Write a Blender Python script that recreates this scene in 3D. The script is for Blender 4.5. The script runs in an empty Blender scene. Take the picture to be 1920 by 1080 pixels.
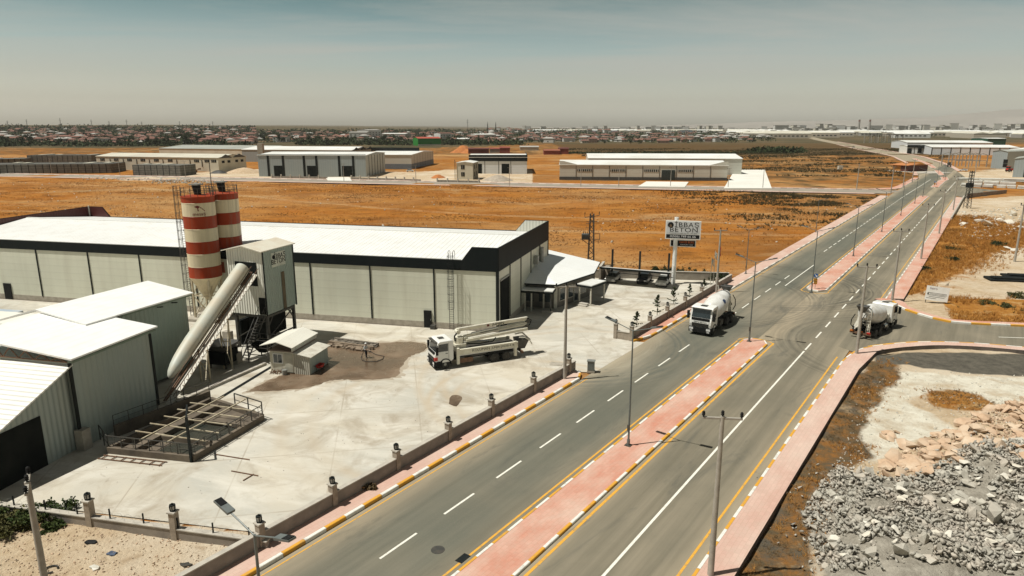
import bpy, bmesh, math, random
import numpy as np
from mathutils import Matrix, Vector, noise as mnoise

random.seed(7)
S = bpy.context.scene
COL = S.collection
R = math.radians

# ------------------------------------------------------------------ camera
CAMH, FOC, PITCH = 25.0, 1280.0, math.atan(303 / 1280)
cam = bpy.data.cameras.new('camera'); cam_o = bpy.data.objects.new('camera', cam); COL.objects.link(cam_o)
cam_o.location = (0, 0, CAMH); cam_o.rotation_euler = (math.pi / 2 - PITCH, 0, 0)
cam.sensor_width = 36; cam.lens = 36 * FOC / 1920; cam.clip_start = 0.5; cam.clip_end = 40000
S.camera = cam_o

# ------------------------------------------------------------------ sky, sun, exposure
SUN_TO = Vector((-0.4587, -0.120, 1.0)).normalized()       # towards the sun
SUN_EL = math.asin(SUN_TO.z)
w = bpy.data.worlds.new('World'); S.world = w; w.use_nodes = True
nt = w.node_tree; N = nt.nodes; LK = nt.links
N.clear()
sky = N.new('ShaderNodeTexSky'); sky.sky_type = 'NISHITA'; sky.sun_disc = False
sky.sun_elevation = SUN_EL; sky.sun_rotation = math.atan2(SUN_TO.x, SUN_TO.y)
sky.air_density = 1.0; sky.dust_density = 2.5; sky.ozone_density = 1.0
hs = N.new('ShaderNodeHueSaturation'); hs.inputs['Saturation'].default_value = 0.62; hs.inputs['Value'].default_value = 2.0
LK.new(sky.outputs[0], hs.inputs['Color'])
tint = N.new('ShaderNodeMix'); tint.data_type = 'RGBA'; tint.blend_type = 'MULTIPLY'; tint.inputs[0].default_value = 1
# bright dusty band near the horizon, deep teal above it
ramp = N.new('ShaderNodeValToRGB'); re_ = ramp.color_ramp.elements
re_[0].position = 0.0; re_[0].color = (1.0, .94, .78, 1); re_[1].position = 1.0; re_[1].color = (.022, .027, .030, 1)
for q_, c_ in ((.015, (.98, .955, .85, 1)), (.035, (.68, .66, .59, 1)), (.065, (.50, .49, .43, 1)), (.10, (.36, .40, .36, 1)), (.165, (.135, .21, .19, 1)), (.23, (.07, .105, .10, 1)), (.42, (.029, .038, .041, 1))):
    x_ = re_.new(q_); x_.color = c_
LK.new(hs.outputs[0], tint.inputs[6])
# thin clouds: noise on a plane far above
tc = N.new('ShaderNodeTexCoord'); sep = N.new('ShaderNodeSeparateXYZ'); LK.new(tc.outputs['Generated'], sep.inputs[0])
def wmath(op, a, b=None):
    n = N.new('ShaderNodeMath'); n.operation = op
    for i, x in enumerate((a, b)):
        if x is None: continue
        if isinstance(x, (int, float)): n.inputs[i].default_value = x
        else: LK.new(x, n.inputs[i])
    return n.outputs[0]
zc = wmath('MAXIMUM', wmath('ADD', sep.outputs[2], 0.03), 0.01)
cx = wmath('DIVIDE', sep.outputs[0], zc); cy = wmath('DIVIDE', sep.outputs[1], zc)
cmb = N.new('ShaderNodeCombineXYZ'); LK.new(cx, cmb.inputs[0]); LK.new(cy, cmb.inputs[1])
nz = N.new('ShaderNodeTexNoise'); nz.inputs['Scale'].default_value = 0.30; nz.inputs['Detail'].default_value = 9; nz.inputs['Roughness'].default_value = 0.62
nz.inputs['Distortion'].default_value = 0.6
mp = N.new('ShaderNodeMapping'); mp.inputs['Scale'].default_value = (0.55, 1.0, 1); mp.inputs['Location'].default_value = (3.1, 1.7, 0)
LK.new(cmb.outputs[0], mp.inputs[0]); LK.new(mp.outputs[0], nz.inputs['Vector'])
cr = N.new('ShaderNodeMapRange'); cr.inputs[1].default_value = 0.42; cr.inputs[2].default_value = 0.68; cr.inputs[4].default_value = 0.8
LK.new(nz.outputs[0], cr.inputs[0])
cl = N.new('ShaderNodeMix'); cl.data_type = 'RGBA'; cl.inputs[7].default_value = (3.3, 3.2, 2.85, 1)
fz = N.new('ShaderNodeMapRange'); fz.inputs[1].default_value = .035; fz.inputs[2].default_value = .10; LK.new(sep.outputs[2], fz.inputs[0]); LK.new(wmath('MULTIPLY', cr.outputs[0], fz.outputs[0]), cl.inputs[0]); LK.new(tint.outputs[2], cl.inputs[6])
bg = N.new('ShaderNodeBackground'); bg.inputs['Strength'].default_value = 0.148
out = N.new('ShaderNodeOutputWorld'); LK.new(cl.outputs[2], bg.inputs['Color']); LK.new(sep.outputs[2], ramp.inputs[0]); LK.new(ramp.outputs[0], tint.inputs[7]); LK.new(bg.outputs[0], out.inputs['Surface'])

sun = bpy.data.lights.new('sun', 'SUN'); sun.energy = 4.9; sun.angle = R(0.5); sun.color = (1.0, 0.97, 0.90)
sun_o = bpy.data.objects.new('sun', sun); COL.objects.link(sun_o); sun_o.location = (-60, -10, 120)
sun_o.rotation_euler = SUN_TO.to_track_quat('Z', 'Y').to_euler()

S.view_settings.view_transform = 'Standard'; S.view_settings.look = 'None'
S.view_settings.exposure = 0.0; S.view_settings.gamma = 1.0
S.render.engine = 'CYCLES'
S.cycles.use_denoising = True
S.cycles.max_bounces = 6; S.cycles.diffuse_bounces = 2; S.cycles.glossy_bounces = 2; S.cycles.volume_bounces = 0
S.cycles.sample_clamp_indirect = 6

# ------------------------------------------------------------------ places on the ground
_c, _s = math.cos(PITCH), math.sin(PITCH)
def at(px, py, z=0.0):
    """ground position (height z) measured from a point of the photograph"""
    u = (px - 960) / FOC; v = (540 - py) / FOC
    d = (u, _c + v * _s, -_s + v * _c); t = (z - CAMH) / d[2]
    return Vector((d[0] * t, d[1] * t, z))
RA = R(35.1); RD = Vector((math.sin(RA), math.cos(RA), 0)); RL = Vector((-RD.y, RD.x, 0))
def road(s, t, z=0.0): return RD * s + RL * t + Vector((0, 0, z))
def st(p): return (p.x * RD.x + p.y * RD.y, p.x * RL.x + p.y * RL.y)
FU = Vector((.9745, -.2244, 0)); FV = Vector((.2244, .9745, 0)); F0 = Vector((-1.7, 81.6, 0)); FROT = math.atan2(-.2244, .9745)
def fac(u, v, z=0.0): return F0 + FU * u + FV * v + Vector((0, 0, z))
ROADROT = math.atan2(RD.y, RD.x)

# ------------------------------------------------------------------ mesh builder
class MB:
    def __init__(s): s.v = []; s.f = []; s.m = []; s.M = Matrix.Identity(4)
    def add(s, vs, fs, m=0):
        o = len(s.v); M = s.M
        s.v.extend([tuple(M @ Vector(p)) for p in vs])
        for f in fs: s.f.append([i + o for i in f]); s.m.append(m)
        return s
    def box(s, x0, y0, z0, x1, y1, z1, m=0):
        x0, x1 = min(x0, x1), max(x0, x1); y0, y1 = min(y0, y1), max(y0, y1); z0, z1 = min(z0, z1), max(z0, z1)
        return s.add([(x0, y0, z0), (x1, y0, z0), (x1, y1, z0), (x0, y1, z0), (x0, y0, z1), (x1, y0, z1), (x1, y1, z1), (x0, y1, z1)],
                     [(0, 3, 2, 1), (4, 5, 6, 7), (0, 1, 5, 4), (1, 2, 6, 5), (2, 3, 7, 6), (3, 0, 4, 7)], m)
    def prism(s, poly, z0, z1, m=0, mt=None):
        n = len(poly); z0l = z0 if isinstance(z0, (list, tuple)) else [z0] * n; z1l = z1 if isinstance(z1, (list, tuple)) else [z1] * n
        vs = [(p[0], p[1], z0l[i]) for i, p in enumerate(poly)] + [(p[0], p[1], z1l[i]) for i, p in enumerate(poly)]
        s.add(vs, [tuple(range(n - 1, -1, -1))] + [(i, (i + 1) % n, n + (i + 1) % n, n + i) for i in range(n)], m)
        s.f.append([len(s.v) - n + i for i in range(n)]); s.m.append(m if mt is None else mt); return s
    def extr(s, poly, axis, a, b, m=0):
        n = len(poly)
        if axis == 'x': P = lambda q, k: (k, q[0], q[1])
        elif axis == 'y': P = lambda q, k: (q[0], k, q[1])
        else: P = lambda q, k: (q[0], q[1], k)
        return s.add([P(q, a) for q in poly] + [P(q, b) for q in poly],
                     [tuple(range(n - 1, -1, -1)), tuple(range(n, 2 * n))] + [(i, (i + 1) % n, n + (i + 1) % n, n + i) for i in range(n)], m)
    def quad(s, pts, m=0): return s.add(pts, [tuple(range(len(pts)))], m)
    def cyl(s, p, q, r, r2=None, n=10, m=0, caps=True):
        p = Vector(p); q = Vector(q); r2 = r if r2 is None else r2
        d = (q - p).normalized(); a = d.orthogonal().normalized(); b = d.cross(a)
        vs = []
        for c, rr in ((p, r), (q, r2)):
            for i in range(n):
                t = 2 * math.pi * i / n; vs.append(tuple(c + (a * math.cos(t) + b * math.sin(t)) * rr))
        fs = [(i, (i + 1) % n, n + (i + 1) % n, n + i) for i in range(n)]
        if caps: fs += [tuple(range(n - 1, -1, -1)), tuple(range(n, 2 * n))]
        return s.add(vs, fs, m)
    def tube(s, pts, r, n=6, m=0):
        pts = [Vector(p) for p in pts]; vs = []; k = len(pts); a = None
        for i, p in enumerate(pts):
            d = (pts[min(i + 1, k - 1)] - pts[max(i - 1, 0)]).normalized()
            a = d.orthogonal().normalized() if a is None else (a - d * a.dot(d)).normalized()
            b = d.cross(a)
            for j in range(n):
                t = 2 * math.pi * j / n; vs.append(tuple(p + (a * math.cos(t) + b * math.sin(t)) * r))
        fs = [(i * n + j, i * n + (j + 1) % n, (i + 1) * n + (j + 1) % n, (i + 1) * n + j) for i in range(k - 1) for j in range(n)]
        fs += [tuple(range(n - 1, -1, -1)), tuple(range((k - 1) * n, k * n))]
        return s.add(vs, fs, m)
    def lathe(s, prof, n=24, m=0, seg_m=None):
        vs = []; fs = []
        for r, z in prof:
            for i in range(n):
                t = 2 * math.pi * i / n; vs.append((r * math.cos(t), r * math.sin(t), z))
        k = len(prof)
        for j in range(k - 1):
            s.add([], [])
        o = len(s.v); M = s.M
        s.v.extend([tuple(M @ Vector(p)) for p in vs])
        for j in range(k - 1):
            for i in range(n):
                s.f.append([o + j * n + i, o + j * n + (i + 1) % n, o + (j + 1) * n + (i + 1) % n, o + (j + 1) * n + i]); s.m.append(seg_m[j] if seg_m else m)
        s.f.append([o + i for i in range(n - 1, -1, -1)]); s.m.append(seg_m[0] if seg_m else m)
        s.f.append([o + (k - 1) * n + i for i in range(n)]); s.m.append(seg_m[-1] if seg_m else m)
        return s
    def bar(s, p, q, w, h=None, m=0):
        """square bar between two points"""
        h = w if h is None else h; p = Vector(p); q = Vector(q); d = (q - p).normalized()
        up = Vector((0, 0, 1)) if abs(d.z) < .95 else Vector((1, 0, 0))
        a = d.cross(up).normalized() * w / 2; b = d.cross(a).normalized() * h / 2
        vs = [tuple(c + x + y) for c in (p, q) for x, y in ((-a, -b), (a, -b), (a, b), (-a, b))]
        return s.add(vs, [(3, 2, 1, 0), (4, 5, 6, 7), (0, 1, 5, 4), (1, 2, 6, 5), (2, 3, 7, 6), (3, 0, 4, 7)], m)
    def build(s, name, mats, parent=None, smooth=None, loc=None, rot=0):
        me = bpy.data.meshes.new(name); me.from_pydata(s.v, [], s.f)
        mats = mats if isinstance(mats, (list, tuple)) else [mats]
        for m in mats: me.materials.append(m)
        if len(mats) > 1: me.polygons.foreach_set('material_index', s.m)
        bm = bmesh.new(); bm.from_mesh(me); bmesh.ops.recalc_face_normals(bm, faces=bm.faces); bm.to_mesh(me); bm.free()
        if smooth is not None:
            me.polygons.foreach_set('use_smooth', [True] * len(me.polygons)); me.set_sharp_from_angle(angle=R(smooth))
        o = bpy.data.objects.new(name, me); COL.objects.link(o)
        if parent: o.parent = parent
        if loc is not None: o.location = loc
        if rot: o.rotation_euler = (0, 0, rot)
        return o

def tag(o, label, cat, group=None, kind=None):
    o['label'] = label; o['category'] = cat
    if group: o['group'] = group
    if kind: o['kind'] = kind
    return o
def thing(name, label, cat, loc=(0, 0, 0), rot=0, group=None):
    o = bpy.data.objects.new(name, None); COL.objects.link(o); o.empty_display_size = .3
    o.location = loc; o.rotation_euler = (0, 0, rot)
    return tag(o, label, cat, group)
def struct(o, label=None, kind='structure'):
    o['kind'] = kind
    if label: o['label'] = label
    return o
def dup(src, loc, rot=0, label=None, scale=None):
    """a copy of a thing with copies of its parts and sub-parts"""
    def cp(o, par):
        c = o.copy(); COL.objects.link(c)
        if par: c.parent = par
        for ch in o.children: cp(ch, c)
        return c
    c = cp(src, None); c.location = loc; c.rotation_euler = (0, 0, rot)
    if scale: c.scale = scale
    if label: c['label'] = label
    return c
def set_m(o, meshes_mat): pass

# ------------------------------------------------------------------ materials
def _new(name):
    m = bpy.data.materials.new(name); m.use_nodes = True; t = m.node_tree
    b = t.nodes['Principled BSDF']; return m, t, b
class G:
    """small node helper"""
    def __init__(s, t): s.t = t
    def n(s, ty, **k):
        x = s.t.nodes.new(ty)
        for a, v in k.items(): setattr(x, a, v)
        return x
    def put(s, sock, v):
        if isinstance(v, bpy.types.NodeSocket): s.t.links.new(v, sock)
        elif isinstance(v, (tuple, list)) and sock.type == 'RGBA' and len(v) == 3: sock.default_value = (*v, 1)
        else: sock.default_value = v
    def math(s, op, a, b=0.0, c=None, clamp=False):
        x = s.n('ShaderNodeMath', operation=op, use_clamp=clamp); s.put(x.inputs[0], a); s.put(x.inputs[1], b)
        if c is not None: s.put(x.inputs[2], c)
        return x.outputs[0]
    def noise(s, vec, scale, detail=5, rough=.55, dist=0, mapscale=None, rot=None):
        if mapscale or rot:
            mp = s.n('ShaderNodeMapping'); s.put(mp.inputs['Vector'], vec)
            if mapscale: mp.inputs['Scale'].default_value = mapscale
            if rot: mp.inputs['Rotation'].default_value = (0, 0, rot)
            vec = mp.outputs[0]
        x = s.n('ShaderNodeTexNoise'); s.put(x.inputs['Vector'], vec); x.inputs['Scale'].default_value = scale
        x.inputs['Detail'].default_value = detail; x.inputs['Roughness'].default_value = rough; x.inputs['Distortion'].default_value = dist
        return x.outputs[0]
    def ramp(s, f, a, b, lo=0., hi=1.):
        x = s.n('ShaderNodeMapRange'); s.put(x.inputs[0], f); x.inputs[1].default_value = a; x.inputs[2].default_value = b
        x.inputs[3].default_value = lo; x.inputs[4].default_value = hi; return x.outputs[0]
    def mix(s, f, a, b, mode='MIX'):
        x = s.n('ShaderNodeMix', data_type='RGBA', blend_type=mode); s.put(x.inputs[0], f); s.put(x.inputs[6], a); s.put(x.inputs[7], b); return x.outputs[2]
    def bump(s, h, strength=.3, dist=.05):
        x = s.n('ShaderNodeBump'); s.put(x.inputs['Height'], h); x.inputs['Strength'].default_value = strength; x.inputs['Distance'].default_value = dist
        return x.outputs[0]
    def pos(s): return s.n('ShaderNodeNewGeometry').outputs['Position']
    def obj(s): return s.n('ShaderNodeTexCoord').outputs['Object']
    def sep(s, v):
        x = s.n('ShaderNodeSeparateXYZ'); s.put(x.inputs[0], v); return x.outputs

def mat(name, c, rough=.6, metal=0., c2=None, scale=1.2, lo=.35, hi=.7, bump=0., spec=None):
    """paint, plastic, stone: a colour that varies a little with noise"""
    m, t, b = _new(name); g = G(t); p = g.obj()
    f = g.noise(p, scale, 6, .6)
    c2 = c2 or tuple(x * .72 for x in c)
    g.put(b.inputs['Base Color'], g.mix(g.ramp(f, lo, hi), c, c2))
    b.inputs['Roughness'].default_value = rough; b.inputs['Metallic'].default_value = metal
    if spec is not None: b.inputs['Specular IOR Level'].default_value = spec
    if bump: g.put(b.inputs['Normal'], g.bump(g.noise(p, scale * 6, 4), bump, .03))
    return m
def sheet(name, c, pitch=.25, axis=0, joint=0., rough=.45, depth=.03, dirt=(.5, .46, .38), dirt_amt=.25, shape='sine', strength=.6, streak=None, spec=.4):
    """profiled metal sheet: ribs across `axis` of the object, rain streaks and dust"""
    m, t, b = _new(name); g = G(t); p = g.obj(); x = g.sep(p)[axis]
    ph = g.math('FRACT', g.math('DIVIDE', x, pitch))
    if shape == 'sine': h = g.math('SINE', g.math('MULTIPLY', ph, 2 * math.pi))
    else: h = g.ramp(g.math('ABSOLUTE', g.math('SUBTRACT', ph, .5)), .08, .16, 1, 0)
    g.put(b.inputs['Normal'], g.bump(h, strength, depth))
    sc = [.6, .6, .6]; sc[2] = .06 if streak is None else streak
    f = g.noise(p, 1.0, 7, .62, 0, tuple(sc)); f2 = g.noise(p, .13, 4, .6)
    col = g.mix(g.math('MULTIPLY', g.ramp(f, .45, .8), dirt_amt), c, dirt)
    col = g.mix(g.math('MULTIPLY', g.ramp(f2, .42, .72), dirt_amt * .6), col, tuple(k * .75 for k in c))
    if joint:
        j = g.ramp(g.math('ABSOLUTE', g.math('SUBTRACT', ph, .5)), .03, .09, joint, 0)
        col = g.mix(j, col, tuple(k * .45 for k in c))
    g.put(b.inputs['Base Color'], col); b.inputs['Roughness'].default_value = rough; b.inputs['Specular IOR Level'].default_value = spec
    return m
def glass_mat(name, c=(.02, .03, .035), rough=.08):
    m, t, b = _new(name); g = G(t)
    g.put(b.inputs['Base Color'], g.mix(g.ramp(g.noise(g.obj(), .8), .4, .7), c, tuple(k * 1.8 for k in c)))
    b.inputs['Roughness'].default_value = rough; b.inputs['Specular IOR Level'].default_value = .8
    return m
def foliage(name, c1, c2, scale=.6):
    m, t, b = _new(name); g = G(t)
    f = g.noise(g.pos(), scale, 4, .7)
    g.put(b.inputs['Base Color'], g.mix(g.ramp(f, .3, .7), c1, c2)); b.inputs['Roughness'].default_value = .8
    b.inputs['Specular IOR Level'].default_value = .2
    return m

BLACK = mat('black_steel', (.010, .013, .013), .6, c2=(.02, .023, .021), scale=.6, spec=.15)
DARK = mat('dark_steel', (.04, .042, .038), .55, c2=(.08, .07, .055), scale=2)
RUBBER = mat('tyre_rubber', (.016, .016, .015), .85, c2=(.06, .055, .045), scale=2)
RUST = mat('rusty_steel', (.20, .11, .06), .8, c2=(.09, .05, .03), scale=4)
GALV = mat('galvanised_steel', (.33, .34, .31), .45, .35, c2=(.22, .22, .20), scale=3)
LAMPGREY = mat('grey_lamp_paint', (.17, .19, .18), .5, .2, c2=(.11, .125, .12), scale=2)
CONC = mat('concrete', (.42, .38, .31), .9, c2=(.28, .25, .20), scale=1.6, bump=.25)
CONCP = mat('pole_concrete', (.40, .37, .31), .9, c2=(.29, .265, .225), scale=2.2, bump=.2)
PLASTER = mat('stone_plaster', (.38, .32, .25), .9, c2=(.26, .215, .165), scale=3, bump=.3)
WALLC = mat('boundary_wall_render', (.30, .26, .215), .92, c2=(.19, .165, .14), scale=.8, bump=.3)
COPING = mat('coping_concrete', (.50, .46, .385), .9, c2=(.36, .33, .28), scale=1.5, bump=.2)
WHITE = mat('white_paint', (.80, .80, .76), .35, c2=(.70, .69, .63), scale=.9)
DRUMW = mat('dusty_drum_paint', (.74, .74, .70), .4, c2=(.50, .48, .42), scale=.9, lo=.42, hi=.72)
WHITE2 = mat('dusty_white_paint', (.66, .64, .55), .5, c2=(.45, .41, .33), scale=1.4)
GLASS = glass_mat('dark_glass')
BLACKP = mat('black_paint', (.010, .011, .011), .7, c2=(.018, .018, .017), scale=2, spec=.15)
REDP = mat('red_paint', (.55, .03, .02), .5)
LAMPG = mat('lantern_glass', (.55, .55, .50), .2, c2=(.35, .35, .32), scale=5)
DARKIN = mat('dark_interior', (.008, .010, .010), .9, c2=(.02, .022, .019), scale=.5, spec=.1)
# ================================================================== THE SETTING: ground, roads, pavements, yard
def Q(*pp, z=0.): return [at(a, b, z) for a, b in pp]
def smooth_poly(pts, n=6):
    """Catmull-Rom through open polyline"""
    P = [Vector(p) for p in pts]; o = []
    for i in range(len(P) - 1):
        a = P[max(i - 1, 0)]; b = P[i]; c = P[i + 1]; d = P[min(i + 2, len(P) - 1)]
        for k in range(n):
            t = k / n
            o.append(.5 * ((2 * b) + (c - a) * t + (2 * a - 5 * b + 4 * c - d) * t * t + (3 * b - a - 3 * c + d) * t ** 3))
    o.append(P[-1]); return o

# centre line of the dual carriageway: straight for 400 m, then bending left
CL = [road(s, 20.9) for s in range(-60, 401, 20)] + [Vector((276, 457, 0)), Vector((312, 535, 0)), Vector((345, 612, 0)), Vector((400, 780, 0)), Vector((483, 1018, 0)), Vector((620, 1420, 0)), Vector((800, 1900, 0)), Vector((1100, 2600, 0))]
CLS = [CL[0]] + smooth_poly(CL, 5)[1:]
_cum = [0.]
for a, b in zip(CLS, CLS[1:]): _cum.append(_cum[-1] + (b - a).length)
def cline(s, d, z=0.):
    s0 = s + 60
    i = max(0, min(len(_cum) - 2, int(np.searchsorted(_cum, s0)) - 1))
    a, b = CLS[i], CLS[i + 1]; f = (s0 - _cum[i]) / (_cum[i + 1] - _cum[i]); p = a.lerp(b, f)
    i0 = max(i - 1, 0); i2 = min(i + 2, len(CLS) - 1); d1 = (b - CLS[i0]).normalized(); d2 = (CLS[i2] - a).normalized(); dd = d1.lerp(d2, max(0, min(1, f))).normalized()
    return p + Vector((-dd.y, dd.x, 0)) * d + Vector((0, 0, z))
def srange(a, b):
    o = [a]
    while o[-1] < b:
        o.append(min(b, o[-1] + (20 if o[-1] < 380 else 12)))
    return o
def strip(mb, s0, s1, d0, d1, z, m=0):
    ss = srange(s0, s1)
    for a, b in zip(ss, ss[1:]): mb.quad([cline(a, d0, z), cline(b, d0, z), cline(b, d1, z), cline(a, d1, z)], m)

# ---- ground materials
def ground_material():
    m, t, b = _new('dry_ground'); g = G(t); p = g.pos()
    big = g.noise(p, .011, 6, .6); mid = g.noise(p, .07, 7, .62); fine = g.noise(p, 1.3, 6, .7)
    stre = g.noise(p, .16, 6, .66, .8, (.55, 1.0, 1), -FROT)
    field = g.mix(g.ramp(mid, .36, .66), (.36, .128, .018), (.42, .185, .038))
    field = g.mix(g.ramp(stre, .47, .68), field, (.20, .080, .016))
    field = g.mix(g.math('MULTIPLY', g.ramp(big, .46, .66), .75), field, (.47, .29, .125)); field = g.mix(g.math('MULTIPLY', g.ramp(g.noise(p, .023, 6, .65, .6), .50, .66), .7), field, (.225, .092, .022)); field = g.mix(g.math('MULTIPLY', g.ramp(g.noise(p, .05, 7, .7, .8, (.35, 1, 1), -FROT), .54, .68), .55), field, (.50, .36, .19))
    field = g.mix(g.math('MULTIPLY', g.ramp(fine, .50, .70), .6), field, (.18, .078, .02)); field = g.mix(g.math('MULTIPLY', g.ramp(g.noise(p, .45, 6, .7, .5, (.4, 1, 1), -FROT), .56, .70), .7), field, (.15, .07, .022))
    def attr(n): return g.n('ShaderNodeAttribute', attribute_name=n).outputs['Fac']
    def mask(n, k=.5, sc=.5, w=.12, det=8):
        return g.ramp(g.math('ADD', attr(n), g.math('MULTIPLY', g.math('SUBTRACT', g.noise(p, sc, det, .65), .5), k)), .5 - w, .5 + w)
    # old wheel tracks across the field
    mpx = g.n('ShaderNodeMapping'); g.put(mpx.inputs['Vector'], p); mpx.inputs['Rotation'].default_value = (0, 0, -FROT); fx, fy, _z = g.sep(mpx.outputs[0])
    for k0, k1, off in ((.10, 12., 118.), (-.22, 9., 190.), (.02, 5., 168.)):
        cv = g.math('ADD', g.math('MULTIPLY', fx, k0), g.math('MULTIPLY', g.math('SINE', g.math('MULTIPLY', fx, .021)), k1)); dd_ = g.math('ABSOLUTE', g.math('SUBTRACT', g.math('SUBTRACT', fy, cv), off))
        tw = g.math('ABSOLUTE', g.math('SUBTRACT', dd_, .9)); field = g.mix(g.math('MULTIPLY', g.ramp(tw, .25, .75, .65, 0), g.ramp(mid, .35, .55, .3, 1)), field, (.50, .34, .18))
    scr = g.mix(g.ramp(fine, .35, .65), (.03, .026, .012), (.085, .062, .028))
    col = g.mix(g.math('MULTIPLY', mask('scrub', 1.6, .09, .14), .85), field, scr)
    farf = g.mix(g.ramp(big, .35, .62), (.15, .10, .05), (.055, .055, .028))
    col = g.mix(g.ramp(attr('far'), .2, .8), col, farf)
    soil = g.mix(g.ramp(fine, .38, .66), (.58, .46, .31), (.44, .325, .20)); soil = g.mix(g.ramp(mid, .45, .65), soil, (.62, .53, .40)); soil = g.mix(g.ramp(g.noise(p, .55, 7, .7), .56, .70, 0, .7), soil, (.36, .26, .16))
    col = g.mix(mask('soil', .9, .35), col, soil)
    pale = g.mix(g.ramp(fine, .4, .7), (.72, .68, .56), (.55, .49, .38)); pale = g.mix(g.ramp(g.noise(p, .35, 6, .65), .5, .7), pale, (.50, .40, .27))
    col = g.mix(mask('pale', .9, .3), col, pale)
    weed = g.mix(g.ramp(g.noise(p, .9, 7, .75), .40, .62), (.115, .088, .05), (.27, .125, .035)); weed = g.mix(g.ramp(g.noise(p, .33, 5, .7), .48, .64), weed, (.115, .098, .072)); weed = g.mix(g.ramp(g.noise(p, .21, 5, .7), .58, .70), weed, (.36, .26, .15)); gold = g.mix(g.ramp(fine, .35, .65), (.44, .21, .045), (.30, .12, .025)); gold = g.mix(g.ramp(g.noise(p, .28, 6, .7), .52, .66), gold, (.50, .33, .15)); weed = g.mix(attr('golden'), weed, gold)
    col = g.mix(mask('weed', .9, .4), col, weed)
    grey = g.mix(g.ramp(fine, .35, .65), (.42, .385, .315), (.25, .225, .18))
    col = g.mix(mask('grey', 1.3, .5), col, grey)
    drk = g.mix(g.ramp(fine, .35, .65), (.085, .078, .062), (.15, .135, .105))
    col = g.mix(mask('tarry', .6, .4), col, drk)
    red = g.mix(g.ramp(fine, .35, .65), (.40, .21, .10), (.27, .13, .055))
    col = g.mix(mask('red', 1.7, .35), col, red)
    g.put(b.inputs['Base Color'], col); b.inputs['Roughness'].default_value = .95; b.inputs['Specular IOR Level'].default_value = .1
    h = g.math('ADD', g.math('MULTIPLY', fine, .25), g.math('ADD', g.math('MULTIPLY', stre, .6), g.noise(p, 5, 5, .7)))
    g.put(b.inputs['Normal'], g.bump(h, .8, .25))
    return m

def hash2(ix, iy):
    h = (ix.astype(np.int64) * 374761393 + iy.astype(np.int64) * 668265263) & 0x7fffffff
    h = ((h ^ (h >> 13)) * 1274126177) & 0x7fffffff
    return ((h ^ (h >> 16)) & 0xffff) / 65535.0
def vnoise(x, y):
    ix = np.floor(x); iy = np.floor(y); fx = x - ix; fy = y - iy; fx = fx * fx * (3 - 2 * fx); fy = fy * fy * (3 - 2 * fy)
    a = hash2(ix, iy); b = hash2(ix + 1, iy); c = hash2(ix, iy + 1); d = hash2(ix + 1, iy + 1)
    return (a * (1 - fx) + b * fx) * (1 - fy) + (c * (1 - fx) + d * fx) * fy
def fbm(x, y, o=4):
    s = 0; a = .5
    for k in range(o): s = s + a * vnoise(x * 2 ** k + 17 * k, y * 2 ** k - 9 * k); a *= .5
    return s
def inpoly(x, y, poly):
    r = np.zeros(x.shape, bool); n = len(poly)
    for i in range(n):
        x1, y1 = poly[i][0], poly[i][1]; x2, y2 = poly[(i + 1) % n][0], poly[(i + 1) % n][1]
        with np.errstate(divide='ignore', invalid='ignore'):
            c = ((y1 > y) != (y2 > y)) & (x < (x2 - x1) * (y - y1) / (y2 - y1 + 1e-12) + x1)
        r ^= c
    return r
def axis(segs):
    o = [segs[0][0]]
    for a, b, st_, gr in segs:
        step = st_
        while o[-1] < b - 1e-6: o.append(min(b, o[-1] + step)); step *= gr
    return np.array(sorted(set(o)))
_neg = axis([(0, 45, .6, 1), (45, 200, 2.2, 1), (200, 12000, 4, 1.12)])
xs = np.concatenate([-_neg[::-1], axis([(0, 82, .6, 1), (82, 240, 2.2, 1), (240, 12000, 4, 1.12)])[1:]])
ys = np.concatenate([[-400, -100, -20], axis([(14, 24, 2, 1), (24, 106, .6, 1), (106, 320, 2.2, 1), (320, 16000, 4, 1.08)])])
GX, GY = np.meshgrid(xs, ys)
# side road (with its pavements), kept level
SIDE_LOW = Q((1599, 659.5), (1633, 651), (1684, 645), (1746, 642), (1830, 645), (1920, 652.5))
SIDE_LOW += [SIDE_LOW[-1] + (SIDE_LOW[-1] - SIDE_LOW[-2]) * k for k in (3, 12)]
SIDE_UP = Q((1657, 566.7), (1667, 565.5), (1675, 568), (1684, 576.5), (1717, 589), (1774, 604), (1830, 609), (1920, 613))
SIDE_UP += [SIDE_UP[-1] + (SIDE_UP[-1] - SIDE_UP[-2]) * k for k in (3, 10)]
SIDE_LOW = smooth_poly(SIDE_LOW, 4); SIDE_UP = smooth_poly(SIDE_UP, 4)
def offs(path, d):
    o = []
    for i, p in enumerate(path):
        t = (path[min(i + 1, len(path) - 1)] - path[max(i - 1, 0)]).normalized(); o.append(p + Vector((-t.y, t.x, 0)) * d)
    return o
SIDE_LOW_OUT = offs(SIDE_LOW, -1.5); SIDE_UP_OUT = offs(SIDE_UP, 1.5)
LOW_IN = offs(SIDE_LOW, -.9); UP_IN = offs(SIDE_UP, .9)
TT = GX * RL.x + GY * RL.y; SS = GX * RD.x + GY * RD.y
lotA = inpoly(GX, GY, [road(-60, 10.1), road(79.5, 10.1)] + LOW_IN[2:] + [road(-60, -150)])      # rubble lot, before the side road
lotB = inpoly(GX, GY, [road(110, 10.1)] + UP_IN[8:] + [Vector((400, 60, 0)), road(300, -120), road(297, 8.0), road(290, 10.1)])
GZ = np.full(GX.shape, -.06)
GZ += -.02 + .04 * fbm(GX * .4, GY * .4)
fieldz = (fbm(GX * .05, GY * .05) - .5) * 1.1 * np.clip((GY - 135) / 60, 0, 1) * (GY < 1500)
inroad = (TT > 8) & (TT < 36)
GZ += np.where(inroad, 0, np.minimum(fieldz, .25)) - .02
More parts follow.
